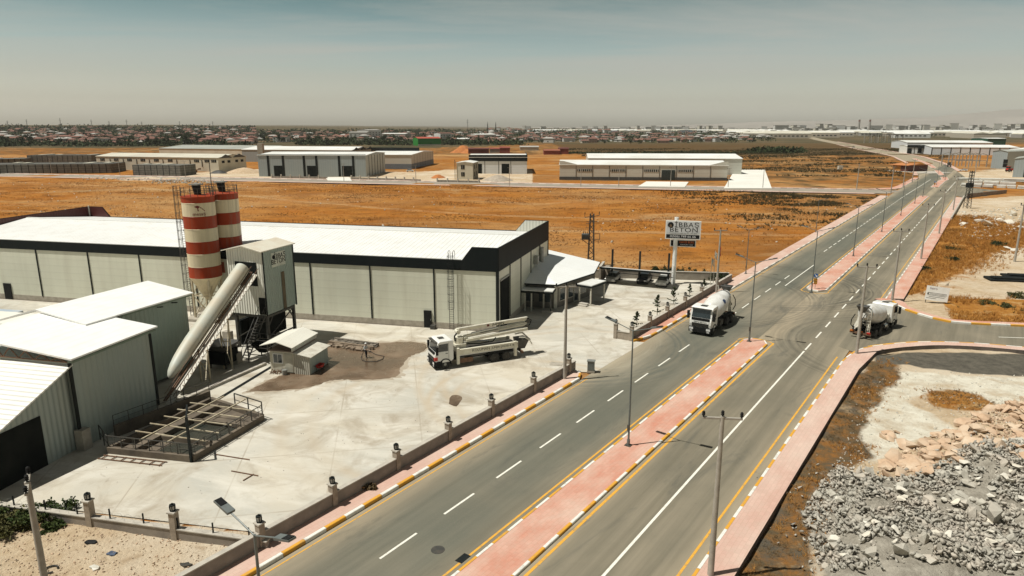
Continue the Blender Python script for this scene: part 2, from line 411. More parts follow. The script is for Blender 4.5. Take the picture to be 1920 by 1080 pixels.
GZ = np.where(lotA, -.32 + .4 * (fbm(GX * .35, GY * .35) - .45), GZ)
GZ = np.where(lotB, -.28 + .4 * (fbm(GX * .25, GY * .25) - .45), GZ)
# rubble heaps
HEAP_GREY = Q((1548, 900), (1590, 862), (1640, 905), (1700, 905), (1790, 868), (1860, 845), (1990, 850), (2080, 1300), (1560, 1300), (1545, 1080), (1505, 960))
HEAP_TAN = Q((1640, 880), (1700, 835), (1790, 805), (1850, 765), (1960, 750), (2000, 900), (1870, 870), (1780, 885), (1690, 912))
def soft(poly, w):
    a = inpoly(GX, GY, poly).astype(float)
    for _ in range(w):
        a = (a + np.roll(a, 1, 0) + np.roll(a, -1, 0) + np.roll(a, 1, 1) + np.roll(a, -1, 1)) / 5
    return a
hg = soft(HEAP_GREY, 5); ht_ = soft(HEAP_TAN, 4)
GZ += hg * (.2 + 3.4 * np.clip(fbm(GX * .17 + 3, GY * .17) - .22, 0, 1) * (fbm(GX * .6, GY * .6) + .35)) * lotA
GZ += ht_ * (.25 + .5 * fbm(GX * .3 + 9, GY * .3)) * lotA
lotC = inpoly(GX, GY, Q((-300, 930), (0, 945), (490, 1003), (420, 1090), (300, 1500), (-900, 1500)))
GZ = np.where(lotC, -.1 + .35 * (fbm(GX * .4, GY * .4) - .4), GZ)
# low ridge on the left horizon
ridge = np.clip((GY - 900) / 2000, 0, 1); ridge = ridge * ridge * (3 - 2 * ridge)
GZ += ridge * np.clip((500 - GX) / 2600, 0, 1) * (25 + 14 * fbm(GX * .0009, GY * .0009))
GZ = np.where((GX * RL.x + GY * RL.y > 5) & (TT < 33.9) & (SS < 1300) & (SS > -100), np.minimum(GZ, -.08), GZ)
def groundz(x, y):
    i = int(np.clip(np.searchsorted(xs, x) - 1, 0, len(xs) - 2)); j = int(np.clip(np.searchsorted(ys, y) - 1, 0, len(ys) - 2))
    fx = (x - xs[i]) / (xs[i + 1] - xs[i]); fy = (y - ys[j]) / (ys[j + 1] - ys[j])
    return float((GZ[j, i] * (1 - fx) + GZ[j, i + 1] * fx) * (1 - fy) + (GZ[j + 1, i] * (1 - fx) + GZ[j + 1, i + 1] * fx) * fy)

zones = {}
zones['soil'] = np.maximum.reduce([soft(Q((-400, 930), (0, 935), (500, 1000), (420, 1090), (300, 1600), (-900, 1600)), 0),
    soft(Q((1700, 560), (1690, 585), (1800, 598), (1960, 610), (2000, 520), (1960, 420), (1850, 430), (1800, 470), (1850, 500), (1790, 545)), 3),
    soft(Q((1790, 395), (1800, 375), (1960, 365), (2000, 470), (1860, 470), (1780, 440)), 2),
    soft(Q((640, 338), (840, 318), (900, 318), (960, 340), (640, 341)), 1), soft(Q((380, 322), (490, 316), (500, 330), (380, 333)), 1),
    soft(Q((330, 322), (1000, 318), (1000, 345), (200, 338)), 1) * .62,
    soft(Q((1792, 343), (1960, 338), (1960, 300), (1830, 322), (1790, 322)), 1), soft(Q((1640, 870), (1590, 830), (1560, 800), (1600, 780), (1650, 850), (1800, 800), (1920, 760), (1960, 860), (1700, 920)), 2),
    soft([fac(-140, 24), fac(-60, 27), fac(12, 29), fac(30, 33), fac(24, 38), fac(-140, 40)], 3) * .5])
zones['soil'] = np.maximum(zones['soil'], np.maximum(lotA * .78, lotB * .62) * (TT < 9.6))
zones['pale'] = soft(Q((1700, 690), (1800, 700), (1980, 700), (1980, 770), (1850, 775), (1740, 730), (1700, 745), (1800, 800), (1690, 830), (1640, 880), (1590, 812), (1640, 745)), 3)
zones['weed'] = np.maximum.reduce([soft(Q((1560, 700), (1640, 690), (1655, 740), (1600, 790), (1640, 850), (1560, 900), (1500, 960), (1560, 1200), (1300, 1200)), 3),
    soft([road(30, 9.6), road(74, 9.6), road(74, 6.6), road(30, 6.4)], 1),
    soft(Q((1620, 672), (1690, 672), (1690, 710), (1620, 740)), 3) * .9, soft(Q((1760, 400), (1690, 500), (1665, 548), (1720, 550), (1800, 510), (1880, 470), (1960, 450), (1960, 425), (1830, 405)), 3) * .95,
    soft(Q((1765, 555), (1960, 560), (1960, 610), (1790, 600)), 2) * .95, soft(Q((-300, 920), (150, 950), (140, 990), (-300, 1020)), 3)])
_red = soft(Q((1725, 730), (1790, 722), (1850, 738), (1885, 770), (1800, 768), (1740, 750)), 3)
zones['weed'] = np.maximum(zones['weed'], _red * .95); zones['golden'] = np.maximum(lotB * 1.0, _red)
zones['red'] = _red * .3
zones['grey'] = hg
zones['tarry'] = soft(Q((1640, 660), (1760, 655), (2000, 662), (2000, 705), (1800, 694), (1700, 680), (1640, 680)), 2)
zones['scrub'] = np.clip(.42 * np.clip((GX - 55) / 50, 0, 1) * np.clip((GY - 140) / 60, 0, 1) + .12 * (GY > 330) * (GX > 60), 0, .5) * (TT > 33) + .9 * (GY > 620) * (TT > 20) * .55 + .5 * (TT < 9) * (GY > 300)
zones['far'] = np.clip((GY - 900) / 300, 0, 1) + 1.0 * inpoly(GX, GY, Q((-900, 266), (1000, 264), (900, 276), (-900, 280)))

me = bpy.data.meshes.new('ground'); ny, nx = GX.shape
idx = np.arange(ny * nx).reshape(ny, nx)
fa = np.stack([idx[:-1, :-1], idx[:-1, 1:], idx[1:, 1:], idx[1:, :-1]], -1).reshape(-1, 4)
me.vertices.add(ny * nx); me.vertices.foreach_set('co', np.stack([GX, GY, GZ], -1).astype(np.float32).ravel())
me.loops.add(fa.size); me.loops.foreach_set('vertex_index', fa.astype(np.int32).ravel())
me.polygons.add(len(fa)); me.polygons.foreach_set('loop_start', np.arange(0, fa.size, 4, dtype=np.int32)); me.polygons.foreach_set('use_smooth', np.ones(len(fa), bool))
me.update(calc_edges=True)
for k, a in zones.items():
    at_ = me.attributes.new(k, 'FLOAT', 'POINT'); at_.data.foreach_set('value', a.astype(np.float32).ravel())
me.materials.append(ground_material())
ground = bpy.data.objects.new('ground', me); COL.objects.link(ground); struct(ground, 'dry orange grassland and bare lots reaching the horizon')

# ---- asphalt
def asphalt(name, dusty=.0, lanes=True):
    m, t, b = _new(name); g = G(t); p = g.pos()
    rot = -ROADROT
    mp = g.n('ShaderNodeMapping'); g.put(mp.inputs['Vector'], p); mp.inputs['Rotation'].default_value = (0, 0, rot); q = mp.outputs[0]
    x, y, _ = g.sep(q)
    stre = g.noise(q, .8, 7, .65, 0, (.035, 1, 1)); blot = g.noise(p, .09, 6, .6); fine = g.noise(p, 9, 3, .7)
    c = g.mix(g.ramp(stre, .36, .66), (.168, .148, .104), (.26, .226, .162))
    c = g.mix(g.ramp(blot, .42, .66, 0, .55), c, (.125, .118, .088))
    if lanes:
        # tyre-darkened left carriageway, dust against the kerbs
        dk = g.math('MULTIPLY', g.ramp(y, 22.9, 24.5), g.ramp(y, 31.0, 28.6)); dk = g.math('MULTIPLY', dk, g.ramp(g.noise(p, .05, 4, .6), .30, .55, .35, 1))
        c = g.mix(g.math('MULTIPLY', dk, .6), c, (.095, .108, .088))
        ed = g.math('MAXIMUM', g.math('MULTIPLY', g.ramp(y, 29.6, 31.8), 1.0), g.ramp(y, 13.2, 11.0))
        ed = g.math('MAXIMUM', ed, g.math('MULTIPLY', g.ramp(y, 18.2, 19.5), g.ramp(y, 21.1, 21.0)))
        ed = g.math('MULTIPLY', ed, g.ramp(g.noise(q, .9, 5, .65, 0, (.12, 1, 1)), .25, .6, .35, 1))
        c = g.mix(g.math('MULTIPLY', ed, .8), c, (.40, .33, .225))
        # concrete dust and curved tyre tracks where lorries swing out of the yard
        for cx_, cy_, rr, wd, am, cc in ((6.5, 79.0, 13.5, 3.6, .85, (.085, .095, .08)), (6.5, 79.0, 10.6, 1.8, .6, (.34, .31, .23)), (41.0, 109.0, 15.5, 4.5, .95, (.04, .04, .033)), (26, 104, 19.5, 3.0, .65, (.06, .058, .046)), (47, 74, 14.5, 3.0, .6, (.06, .058, .047))):
            vd = g.n('ShaderNodeVectorMath', operation='DISTANCE'); g.put(vd.inputs[0], p); vd.inputs[1].default_value = (cx_, cy_, 0)
            d = g.math('ABSOLUTE', g.math('SUBTRACT', g.math('ADD', vd.outputs['Value'], g.math('MULTIPLY', g.math('SUBTRACT', g.noise(p, .12, 5, .6), .5), 7)), rr))
            ring = g.math('MULTIPLY', g.ramp(d, 0, wd, 1, 0), g.ramp(g.noise(vd.outputs['Value'], 1.6, 4, .7), .40, .60))
            rn = g.n('ShaderNodeTexNoise', noise_dimensions='1D'); g.put(rn.inputs['W'], vd.outputs['Value']); rn.inputs['Scale'].default_value = 1.9; rn.inputs['Detail'].default_value = 4
            ring = g.math('MULTIPLY', g.math('MULTIPLY', g.ramp(d, 0, wd, 1, 0), g.ramp(rn.outputs[0], .38, .62)), g.ramp(g.noise(p, .3, 5, .65), .3, .6, .2, 1))
            c = g.mix(g.math('MULTIPLY', ring, am), c, cc)
        for cx_, cy_, rr, am, cc in ((7.5, 72, 9.5, .55, (.42, .37, .27)), (36.5, 96, 13, .5, (.33, .28, .20))):
            vd = g.n('ShaderNodeVectorMath', operation='DISTANCE'); g.put(vd.inputs[0], p); vd.inputs[1].default_value = (cx_, cy_, 0)
            f = g.math('MULTIPLY', g.ramp(vd.outputs['Value'], rr * .35, rr, 1, 0), g.ramp(stre, .3, .6, .3, 1)); c = g.mix(g.math('MULTIPLY', f, am), c, cc)
    c = g.mix(g.ramp(fine, .5, .8, 0, .35), c, (.22, .20, .15)); c = g.mix(g.ramp(g.noise(q, .30, 8, .7, 1.2, (.25, 1, 1)), .56, .66, 0, .55), c, (.10, .098, .08))
    oil = g.noise(p, .9, 3, .6); c = g.mix(g.ramp(oil, .73, .78, 0, .6), c, (.04, .04, .035))
    g.put(b.inputs['Base Color'], c); b.inputs['Roughness'].default_value = .85; b.inputs['Specular IOR Level'].default_value = .25
    g.put(b.inputs['Normal'], g.bump(fine, .25, .01))
    return m
ASPH = asphalt('asphalt'); ASPH2 = asphalt('side_asphalt', lanes=False)
mb = MB(); strip(mb, -40, 2200, -9.7, 10.9, 0.0)
struct(mb.build('road', ASPH), 'dual carriageway of worn grey asphalt')
mb = MB(); poly = [road(84, 12.5)] + SIDE_LOW + list(reversed(SIDE_UP)) + [road(112, 12.5)]
mb.add([tuple(p + Vector((0, 0, .004))) for p in poly], [tuple(range(len(poly)))])
struct(mb.build('side_road', ASPH2), 'side road joining from the right')
mb = MB()
mb.quad([fac(-460, 209, .004), fac(101, 209, .004), fac(111, 224, .004), fac(-460, 224, .004)])
STREETM = mat('dusty_street', (.34, .29, .225), .9, c2=(.24, .21, .17), scale=.08); struct(mb.build('street', STREETM), 'narrow street past the far halls')
mb = MB(); pp = [p + Vector((0, 0, .004)) for p in Q((1786, 366), (1809, 371), (1860, 367), (1922, 364), (2100, 356), (2100, 349), (1915, 357), (1873, 357), (1812, 351), (1797, 345))]
mb.add(pp, [tuple(range(len(pp)))]); struct(mb.build('side_road', ASPH2), 'second side road on the right by the slab stacks')

# ---- painted lines
def paint(name, c, w=.35):
    m, t, b = _new(name); g = G(t); p = g.pos()
    f = g.noise(p, 2.2, 8, .72)
    g.put(b.inputs['Base Color'], g.mix(g.ramp(f, .5, .72, 0, w * 2), c, (.2, .18, .13))); b.inputs['Roughness'].default_value = .7
    return m
LWHITE = paint('white_line_paint', (.78, .76, .66), .22); LYEL = paint('yellow_line_paint', (.70, .36, .04), .38)
mb = MB()
s = -16.2
while s < 292:                                    # left lane line: dashes, solid before the junctions
    if not (s > 100 and s < 0): pass
    if not (124 < s < 146 or 76 < s < 80):
        mb.quad([cline(s, 6.02, .008), cline(s + 3.2, 6.02, .008), cline(s + 3.2, 6.18, .008), cline(s, 6.18, .008)])
    s += 5.85 if s < 128 else 4.9
mb.quad([cline(113, 4.62, .009), cline(134, 4.62, .009), cline(134, 4.78, .009), cline(113, 4.78, .009)])
s = 80.5
mb.quad([cline(-40, -5.6, .008), cline(80, -5.6, .008), cline(80, -5.42, .008), cline(-40, -5.42, .008)])
while s < 215:
    mb.quad([cline(s, -5.6, .008), cline(s + 3.0, -5.6, .008), cline(s + 3.0, -5.42, .008), cline(s, -5.42, .008)]); s += 5.6
mb.quad([cline(216, -5.6, .008), cline(292, -5.6, .008), cline(292, -5.4, .008), cline(216, -5.4, .008)])
mb.quad([cline(312, -5.6, .008), cline(380, -5.6, .008), cline(380, -5.4, .008), cline(312, -5.4, .008)])
mb.quad([cline(292, 6.0, .008), cline(390, 6.0, .008), cline(390, 6.2, .008), cline(292, 6.2, .008)])
a, b = at(1872, 632), at(1990, 636); dd = (b - a).normalized(); nn = Vector((-dd.y, dd.x, 0)) * .08
mb.quad([a - nn + Vector((0, 0, .012)), b - nn + Vector((0, 0, .012)), b + nn + Vector((0, 0, .012)), a + nn + Vector((0, 0, .012))])
struct(mb.build('road_marking', LWHITE), 'white lane lines')
mb = MB()
for s0, s1, d, wd in ((-40, 58, 10.42, .1), (-40, 79.5, 1.86, .16), (-40, 81, -1.98, .2), (-40, 80, -9.08, .16), (112, 290, 1.9, .14), (112, 290, -1.95, .14), (104, 285, -9.2, .12), (78, 286, 10.35, .1)):
    strip(mb, s0, s1, d, d + wd, .008)
for sgn, s0 in ((1, 80.), (-1, 112.)):           # rounded noses of the islands
    pts = [cline(s0 + sgn * 1.6 * math.cos(t), 1.95 * math.sin(t), 0) for t in np.linspace(-math.pi / 2, math.pi / 2, 11)]
    o2 = [cline(s0 + sgn * 1.75 * math.cos(t), 2.1 * math.sin(t), 0) for t in np.linspace(-math.pi / 2, math.pi / 2, 11)]
    for i in range(10): mb.quad([pts[i] + Vector((0, 0, .009)), pts[i + 1] + Vector((0, 0, .009)), o2[i + 1] + Vector((0, 0, .009)), o2[i] + Vector((0, 0, .009))])
a_ = offs(SIDE_LOW, .35); b_ = offs(SIDE_LOW, .5)
for i in range(4, len(a_) - 1): mb.quad([a_[i] + Vector((0, 0, .012)), a_[i + 1] + Vector((0, 0, .012)), b_[i + 1] + Vector((0, 0, .012)), b_[i] + Vector((0, 0, .012))])
struct(mb.build('edge_line', LYEL), 'yellow edge lines along the kerbs')

# ---- kerbs and pavements
def paver_mat(name, c, c2, sc=.35):
    m, t, b = _new(name); g = G(t); p = g.pos()
    mp = g.n('ShaderNodeMapping'); g.put(mp.inputs['Vector'], p); mp.inputs['Rotation'].default_value = (0, 0, -ROADROT); q = mp.outputs[0]
    br = g.n('ShaderNodeTexBrick'); g.put(br.inputs['Vector'], q); br.inputs['Scale'].default_value = 1; br.inputs['Brick Width'].default_value = .5; br.inputs['Row Height'].default_value = .3
    br.inputs['Mortar Size'].default_value = .012; br.inputs['Color1'].default_value = (1, 1, 1, 1); br.inputs['Color2'].default_value = (.93, .93, .93, 1); br.inputs['Mortar'].default_value = (.84, .83, .80, 1)
    f = g.noise(q, sc, 7, .62, .2, (.45, 1, 1)); f2 = g.noise(p, 1.8, 6, .7)
    col = g.mix(g.ramp(f, .38, .64), c, c2); col = g.mix(g.ramp(f2, .45, .8, 0, .35), col, (.50, .42, .33))
    col = g.mix(1.0, col, br.outputs[0], 'MULTIPLY')
    g.put(b.inputs['Base Color'], col); b.inputs['Roughness'].default_value = .85; b.inputs['Specular IOR Level'].default_value = .2
    return m
PAVER = paver_mat('pink_pavers', (.56, .26, .18), (.62, .42, .33)); PAVER2 = paver_mat('faded_pink_pavers', (.57, .37, .295), (.63, .47, .385))
SIDEC = mat('pavement_edge', (.16, .13, .11), .95, c2=(.09, .075, .062), scale=1.2)
KW = paint('kerb_white', (.74, .73, .66), .25); KY = paint('kerb_yellow', (.66, .33, .03), .25); KPLAIN = mat('kerb_stone', (.46, .42, .35), .9, c2=(.34, .30, .25), scale=1.1)
def kerb(path, width=.2, h=.17, seg=1.62, mats=(None, None), name='kerb', label=None, phase=0., side=1, zb=-.05):
    """alternating painted kerb stones along a path; side=+1 body lies left of the path"""
    P = [Vector(p) for p in path]; cum = [0.]
    for a, b in zip(P, P[1:]): cum.append(cum[-1] + (b - a).length)
    def pt(d):
        i = max(0, min(len(P) - 2, int(np.searchsorted(cum, d)) - 1)); f = (d - cum[i]) / max(1e-6, cum[i + 1] - cum[i])
        t = (P[i + 1] - P[i]).normalized(); return P[i].lerp(P[i + 1], f), Vector((-t.y, t.x, 0))
    mb = MB(); d = 0.; k = 0
    while d < cum[-1] - .05:
        e = min(cum[-1], d + (seg if k or not phase else phase)); m = k % 2; k += 1
        (a, na), (b, nb) = pt(d + .012), pt(e - .012)
        bot = [a, b, b + nb * width * side, a + na * width * side]; ch = .03
        top = [a + na * ch * side, b + nb * ch * side, b + nb * width * side, a + na * width * side]
        vs = [(p.x, p.y, zb) for p in bot] + [(p.x, p.y, h - ch) for p in bot] + [(p.x, p.y, h) for p in top]
        mb.add(vs, [(0, 1, 5, 4), (4, 5, 9, 8), (8, 9, 10, 11), (1, 2, 6, 5), (5, 6, 10, 9), (2, 3, 7, 6), (6, 7, 11, 10), (3, 0, 4, 7), (7, 4, 8, 11)], m)
        d = e
    return struct(mb.build(name, list(mats)), label)
def pavement(polypts, z, name, m, label, deep=-.05):
    mb = MB(); mb.prism([(p.x, p.y) for p in polypts], deep, z, 0, 1)
    return struct(mb.build(name, [SIDEC, m]), label)
def stripe_poly(s0, s1, d0, d1):
    ss = srange(s0, s1); return [cline(s, d0) for s in ss] + [cline(s, d1) for s in reversed(ss)]
# left pavement before the yard entrance, its rounded end, and beyond
end = [cline(57.0 + 2.3 * math.sin(t), 13.1 - 2.2 * math.cos(t)) for t in np.linspace(0, math.pi / 2, 7)]
lk = [cline(s, 10.9) for s in (-40, 0, 30, 57)] + end[1:]
kerb(lk, h=.26, width=.24, mats=(KY, KW), label='yellow and white kerb before the yard entrance', side=1)
pavement([p + Vector((0, 0, 0)) for p in offs(lk, .2)] + [cline(59.0, 12.9), cline(-40, 12.9)], .24, 'pavement', PAVER2, 'pale pink pavement along the yard wall')
st2 = [cline(73.2 - .9 * math.sin(t) * 0 + 2.4 * (1 - math.sin(t)) - 0.0, 13.1 - 2.2 * math.sin(t)) for t in np.linspace(0, math.pi / 2, 7)]
st2 = [cline(71.9, 11.9), cline(73.5, 11.35), cline(75.2, 11.0), cline(77, 10.9)]
lk2 = smooth_poly(st2, 4)[:-1] + [cline(s, 10.9) for s in (77, 84, 88)]
kerb(lk2, h=.26, width=.24, mats=(KY, KW), label='kerb at the far side of the yard entrance')
lk3 = [cline(s, 10.9) for s in range(88, 287, 6)]
kerb(lk3, mats=(KPLAIN, KW), seg=2.4, label='long kerb beside the dry field')
pavement(offs(lk2, .2) + [cline(88, 13.0), cline(72.2, 13.0)], .24, 'pavement', PAVER, 'pink pavement at the yard corner')
pavement(offs(lk3, .2) + [cline(286, 13.6), cline(110, 13.2), cline(88, 13.0)], .15, 'pavement', PAVER2, 'pink pavement along the dry field')
# islands
def island(s0, s1, nose0, nose1, label, mats=(KW, KY)):
    left = [cline(s, 1.5) for s in srange(s0, s1)]; right = [cline(s, -1.5) for s in srange(s0, s1)]
    n1 = [cline(s1 + 1.5 * math.cos(t) * .9, 1.5 * math.sin(t)) for t in np.linspace(math.pi / 2, -math.pi / 2, 9)] if nose1 else []
    n0 = [cline(s0 - 1.5 * math.cos(t) * .9, -1.5 * math.sin(t)) for t in np.linspace(math.pi / 2, -math.pi / 2, 9)] if nose0 else []
    loop = left + n1[1:-1] + list(reversed(right)) + n0[1:-1] + [left[0]]
    kerb(loop, mats=mats, side=-1, seg=1.62, label='painted kerb round the ' + label)
    inner = offs(loop[:-1], -.2)
    pavement(inner, .15, 'traffic_island', PAVER, label)
island(-40, 80, False, True, 'long pink paved island in front')
island(113, 293, True, True, 'second pink paved island', (KW, KPLAIN))
island(340, 410, True, True, 'third pink paved island at the bend', (KW, KPLAIN))
island(428, 470, True, True, 'fourth pink paved island', (KW, KPLAIN)); island(500, 640, True, True, 'farthest pink paved island', (KW, KPLAIN))
# right pavements, standing above the lots
rk = [cline(s, -9.7) for s in (-40, 0, 40, 79)] + [p for p in SIDE_LOW[1:]]
kerb(rk, mats=(KW, KY), side=-1, label='kerb round the corner of the rubble lot')
outer = [cline(-40, -11.7), cline(76.5, -11.7)] + SIDE_LOW_OUT[3:]
pavement(offs(rk, -.2) + list(reversed(outer)), .15, 'pavement', PAVER2, 'pink pavement above the rubble lot', deep=-1.4)
uk = list(reversed(SIDE_UP)) + [cline(s, -9.7) for s in (116, 150, 220, 294)]
_k = len(SIDE_UP)
kerb(list(reversed(SIDE_UP)), mats=(KY, KW), side=-1, seg=2.3, h=.24, width=.3, label='yellow and white kerb at the corner with the billboard')
kerb([cline(s, -9.7) for s in (112.2, 150, 220, 294)], mats=(KW, KPLAIN), side=-1, label='kerb below the far right pavement')
pavement(list(offs(SIDE_UP, .3)) + list(reversed(SIDE_UP_OUT)), .16, 'pavement', PAVER, 'pavement round the billboard corner', deep=-1.2)
pavement([cline(112.6, -9.9), cline(225, -9.9), cline(225, -12.0), cline(113.5, -12.0)], .15, 'pavement', PAVER, 'pink pavement beside the weedy lot', deep=-1.2)
pavement([cline(225, -9.9), cline(295, -9.9), cline(295, -11.9), cline(225, -11.9)], .15, 'pavement', PAVER2, 'far pink pavement beside the weedy lot', deep=-1.2)
mb = MB()
for a, b in ((223, 296),): mb.prism([cline(a, -11.95), cline(b, -11.95), cline(b, -12.3), cline(a, -12.3)], -1.3, .75)
o = mb.build('parapet_wall', [COPING]); tag(o, 'low white-topped wall edging the far right pavement', 'wall')
# pavements beyond the far junctions and of the street
lk4 = smooth_poly([fac(60, 225), fac(100, 225.2), cline(322, 12.0), cline(335, 10.95), cline(360, 10.9), cline(400, 10.9)], 5)
kerb(lk4, mats=(KPLAIN, KW), side=1, seg=2.4, label='kerb round the field corner beyond the street')
pavement(offs(lk4, .2) + [cline(400, 13.2), cline(340, 13.6), cline(326, 14.4), fac(98, 227.6), fac(60, 227.6)], .15, 'pavement', PAVER, 'pink pavement round the field corner beyond the street')
mb = MB(); strip(mb, 420, 1100, 10.9, 13.0, .13); strip(mb, 470, 1300, -9.7, -12.4, .13); struct(mb.build('pavement', PAVER2), 'distant pale pavements along the bend')
for v0, v1, nm in ((205.4, 208.8, 'near'), (224.3, 227.4, 'far')):
    e = 96 if nm == 'near' else 60
    kerb([fac(u, 209 if nm == 'near' else 224) for u in range(-460, e + 1, 20)], mats=(KW, KPLAIN), seg=3.2, side=-1 if nm == 'near' else 1, label=nm + ' kerb of the street past the halls')
    pavement([fac(-460, v0), fac(e, v0), fac(e, v1), fac(-460, v1)], .15, 'pavement', PAVER2, nm + ' pavement of the street past the halls')

# ---- concrete yard
def yard_mat():
    m, t, b = _new('yard_concrete'); g = G(t); p = g.pos()
    mp = g.n('ShaderNodeMapping'); g.put(mp.inputs['Vector'], p); mp.inputs['Rotation'].default_value = (0, 0, -FROT); q = mp.outputs[0]
    f1 = g.noise(p, .085, 8, .62, .9); f2 = g.noise(q, .35, 7, .65, .6, (.35, 1, 1)); f3 = g.noise(p, 2.4, 6, .7)
    c = g.mix(g.ramp(f1, .36, .64), (.55, .50, .40), (.46, .445, .385)); c = g.mix(g.ramp(f2, .44, .70), c, (.63, .60, .52))
    c = g.mix(g.ramp(g.noise(p, .22, 7, .65, 1.0), .48, .66, 0, .85), c, (.35, .30, .225)); c = g.mix(g.ramp(f3, .55, .8, 0, .35), c, (.46, .39, .29))
    c = g.mix(g.ramp(g.noise(q, .5, 8, .7, .6, (.16, 1, 1)), .56, .70, 0, .5), c, (.37, .33, .255)); st_ = g.noise(p, .8, 5, .6, .8); c = g.mix(g.ramp(st_, .66, .74, 0, .6), c, (.30, .25, .19))
    x, y, _ = g.sep(q)
    # poured bays: thin joints
    def joint(cv, sp, off):
        d = g.math('ABSOLUTE', g.math('SUBTRACT', g.math('FRACT', g.math('DIVIDE', g.math('ADD', cv, off), sp)), .5)); return g.ramp(d, 0.0, .012, 1, 0)
    j = g.math('MAXIMUM', joint(g.math('ADD', x, g.math('MULTIPLY', y, .42)), 7.5, 2.1), joint(g.math('SUBTRACT', y, g.math('MULTIPLY', x, .42)), 9.0, 3.0))
    j = g.math('MULTIPLY', j, g.ramp(g.noise(p, .15, 3, .6), .4, .6, .1, .75)); c = g.mix(j, c, (.33, .28, .21))
    # curved tyre marks
    for cx_, cy_, rr, wd, am in ((2.5, 60.5, 8.0, .6, .8), (2.5, 60.5, 10.3, .6, .8), (-4, 57, 13.5, .9, .6), (-4, 57, 15.9, .9, .6), (9, 66, 16, .7, .6), (9, 66, 18.4, .7, .6)):
        vd = g.n('ShaderNodeVectorMath', operation='DISTANCE'); g.put(vd.inputs[0], p); vd.inputs[1].default_value = (cx_, cy_, 0)
        d = g.math('ABSOLUTE', g.math('SUBTRACT', vd.outputs['Value'], rr)); c = g.mix(g.math('MULTIPLY', g.math('MULTIPLY', g.ramp(d, 0, wd, 1, 0), g.ramp(f1, .35, .6)), am), c, (.47, .39, .28))
    g.put(b.inputs['Base Color'], c); b.inputs['Roughness'].default_value = .8; b.inputs['Specular IOR Level'].default_value = .25
    g.put(b.inputs['Normal'], g.bump(g.math('ADD', f3, g.math('MULTIPLY', j, -2)), .2, .02))
    return m
YARD = yard_mat()
mb = MB()
yp = [road(8, 33.7), road(59, 33.7), road(60.0, 31.7), road(72.5, 31.7), road(72, 33.7), road(112.5, 33.9), road(100.5, 53.5), fac(9.8, 36), fac(0, 34), fac(-.1, -.1), fac(-90, -.1), fac(-140, -10), fac(-140, -46.2), at(0, 940), at(490, 999), road(19, 33.7)]
mb.add([tuple(p + Vector((0, 0, .002 if i not in (2, 3) else .004))) for i, p in enumerate(yp)], [tuple(range(len(yp)))])
bm_o = mb.build('yard', YARD); struct(bm_o, 'sunlit pale concrete yard of the mixing plant')
# wet ground round the cabin
def wet_mat():
    m, t, b = _new('wet_concrete'); g = G(t); p = g.pos(); f = g.noise(p, .5, 7, .65, .8); f2 = g.noise(p, .16, 5, .6)
    c = g.mix(g.ramp(f, .38, .66), (.165, .108, .066), (.25, .185, .125)); c = g.mix(g.ramp(f2, .42, .62), c, (.105, .072, .046))
    g.put(b.inputs['Base Color'], c); g.put(b.inputs['Roughness'], g.ramp(f2, .3, .62, .6, .12)); return m
WET = wet_mat(); DAMP = mat('damp_concrete', (.36, .30, .22), .6, c2=(.44, .385, .30), scale=.5)
def irregular(pts, amp, n=7, seed=1):
    rnd = random.Random(seed); P = smooth_poly(pts + [pts[0]], n)[:-1]
    return [p + Vector((rnd.uniform(-amp, amp), rnd.uniform(-amp, amp), 0)) for p in P]
def grow(P, k):
    c = sum(P, Vector()) / len(P); return [p + (p - c).normalized() * k for p in P]
wp = irregular(Q((462, 735), (500, 715), (560, 690), (606, 655), (620, 640), (700, 643), (770, 641), (800, 648), (792, 660), (770, 668), (752, 690), (745, 706), (700, 712), (650, 712), (620, 714), (570, 728), (510, 733)), .14)
_rd = random.Random(8); wd = [p + (p - sum(wp, Vector()) / len(wp)).normalized() * _rd.uniform(.15, .9) for p in wp]
mb = MB(); mb.add([tuple(p + Vector((0, 0, .007))) for p in wd], [tuple(range(len(wd)))]); struct(mb.build('wet_patch', DAMP), 'drying damp fringe of the wet concrete')
mb = MB(); mb.add([tuple(p + Vector((0, 0, .011))) for p in wp], [tuple(range(len(wp)))]); struct(mb.build('wet_patch', WET), 'brown wet patch of washed-down concrete')
mb = MB(); wp2 = irregular(Q((842, 757), (846, 742), (860, 741), (866, 748), (855, 762)), .05, 3, 4); mb.add([tuple(p + Vector((0, 0, .010))) for p in wp2], [tuple(range(len(wp2)))]); struct(mb.build('wet_patch', WET), 'small brown stain in the middle of the yard')
# drain channel from the pit to the cabin
mb = MB(); a, b = at(395, 757), at(517, 683); d = (b - a).normalized(); nn = Vector((-d.y, d.x, 0)) * .22
mb.quad([a - nn + Vector((0, 0, .014)), b - nn + Vector((0, 0, .014)), b + nn + Vector((0, 0, .014)), a + nn + Vector((0, 0, .014))])
struct(mb.build('drain_channel', DARKIN), 'dark drain slot across the yard')
# kerb with a thin pipe rail along it, beside the conveyor
mb = MB(); a, b = at(335, 757), at(500, 684); d = (b - a).normalized(); nn = Vector((-d.y, d.x, 0))
mb.prism([(p.x, p.y) for p in (a, b, b + nn * .35, a + nn * .35)], 0, .25)
struct(mb.build('kerb', COPING), 'low concrete kerb beside the conveyor shade')
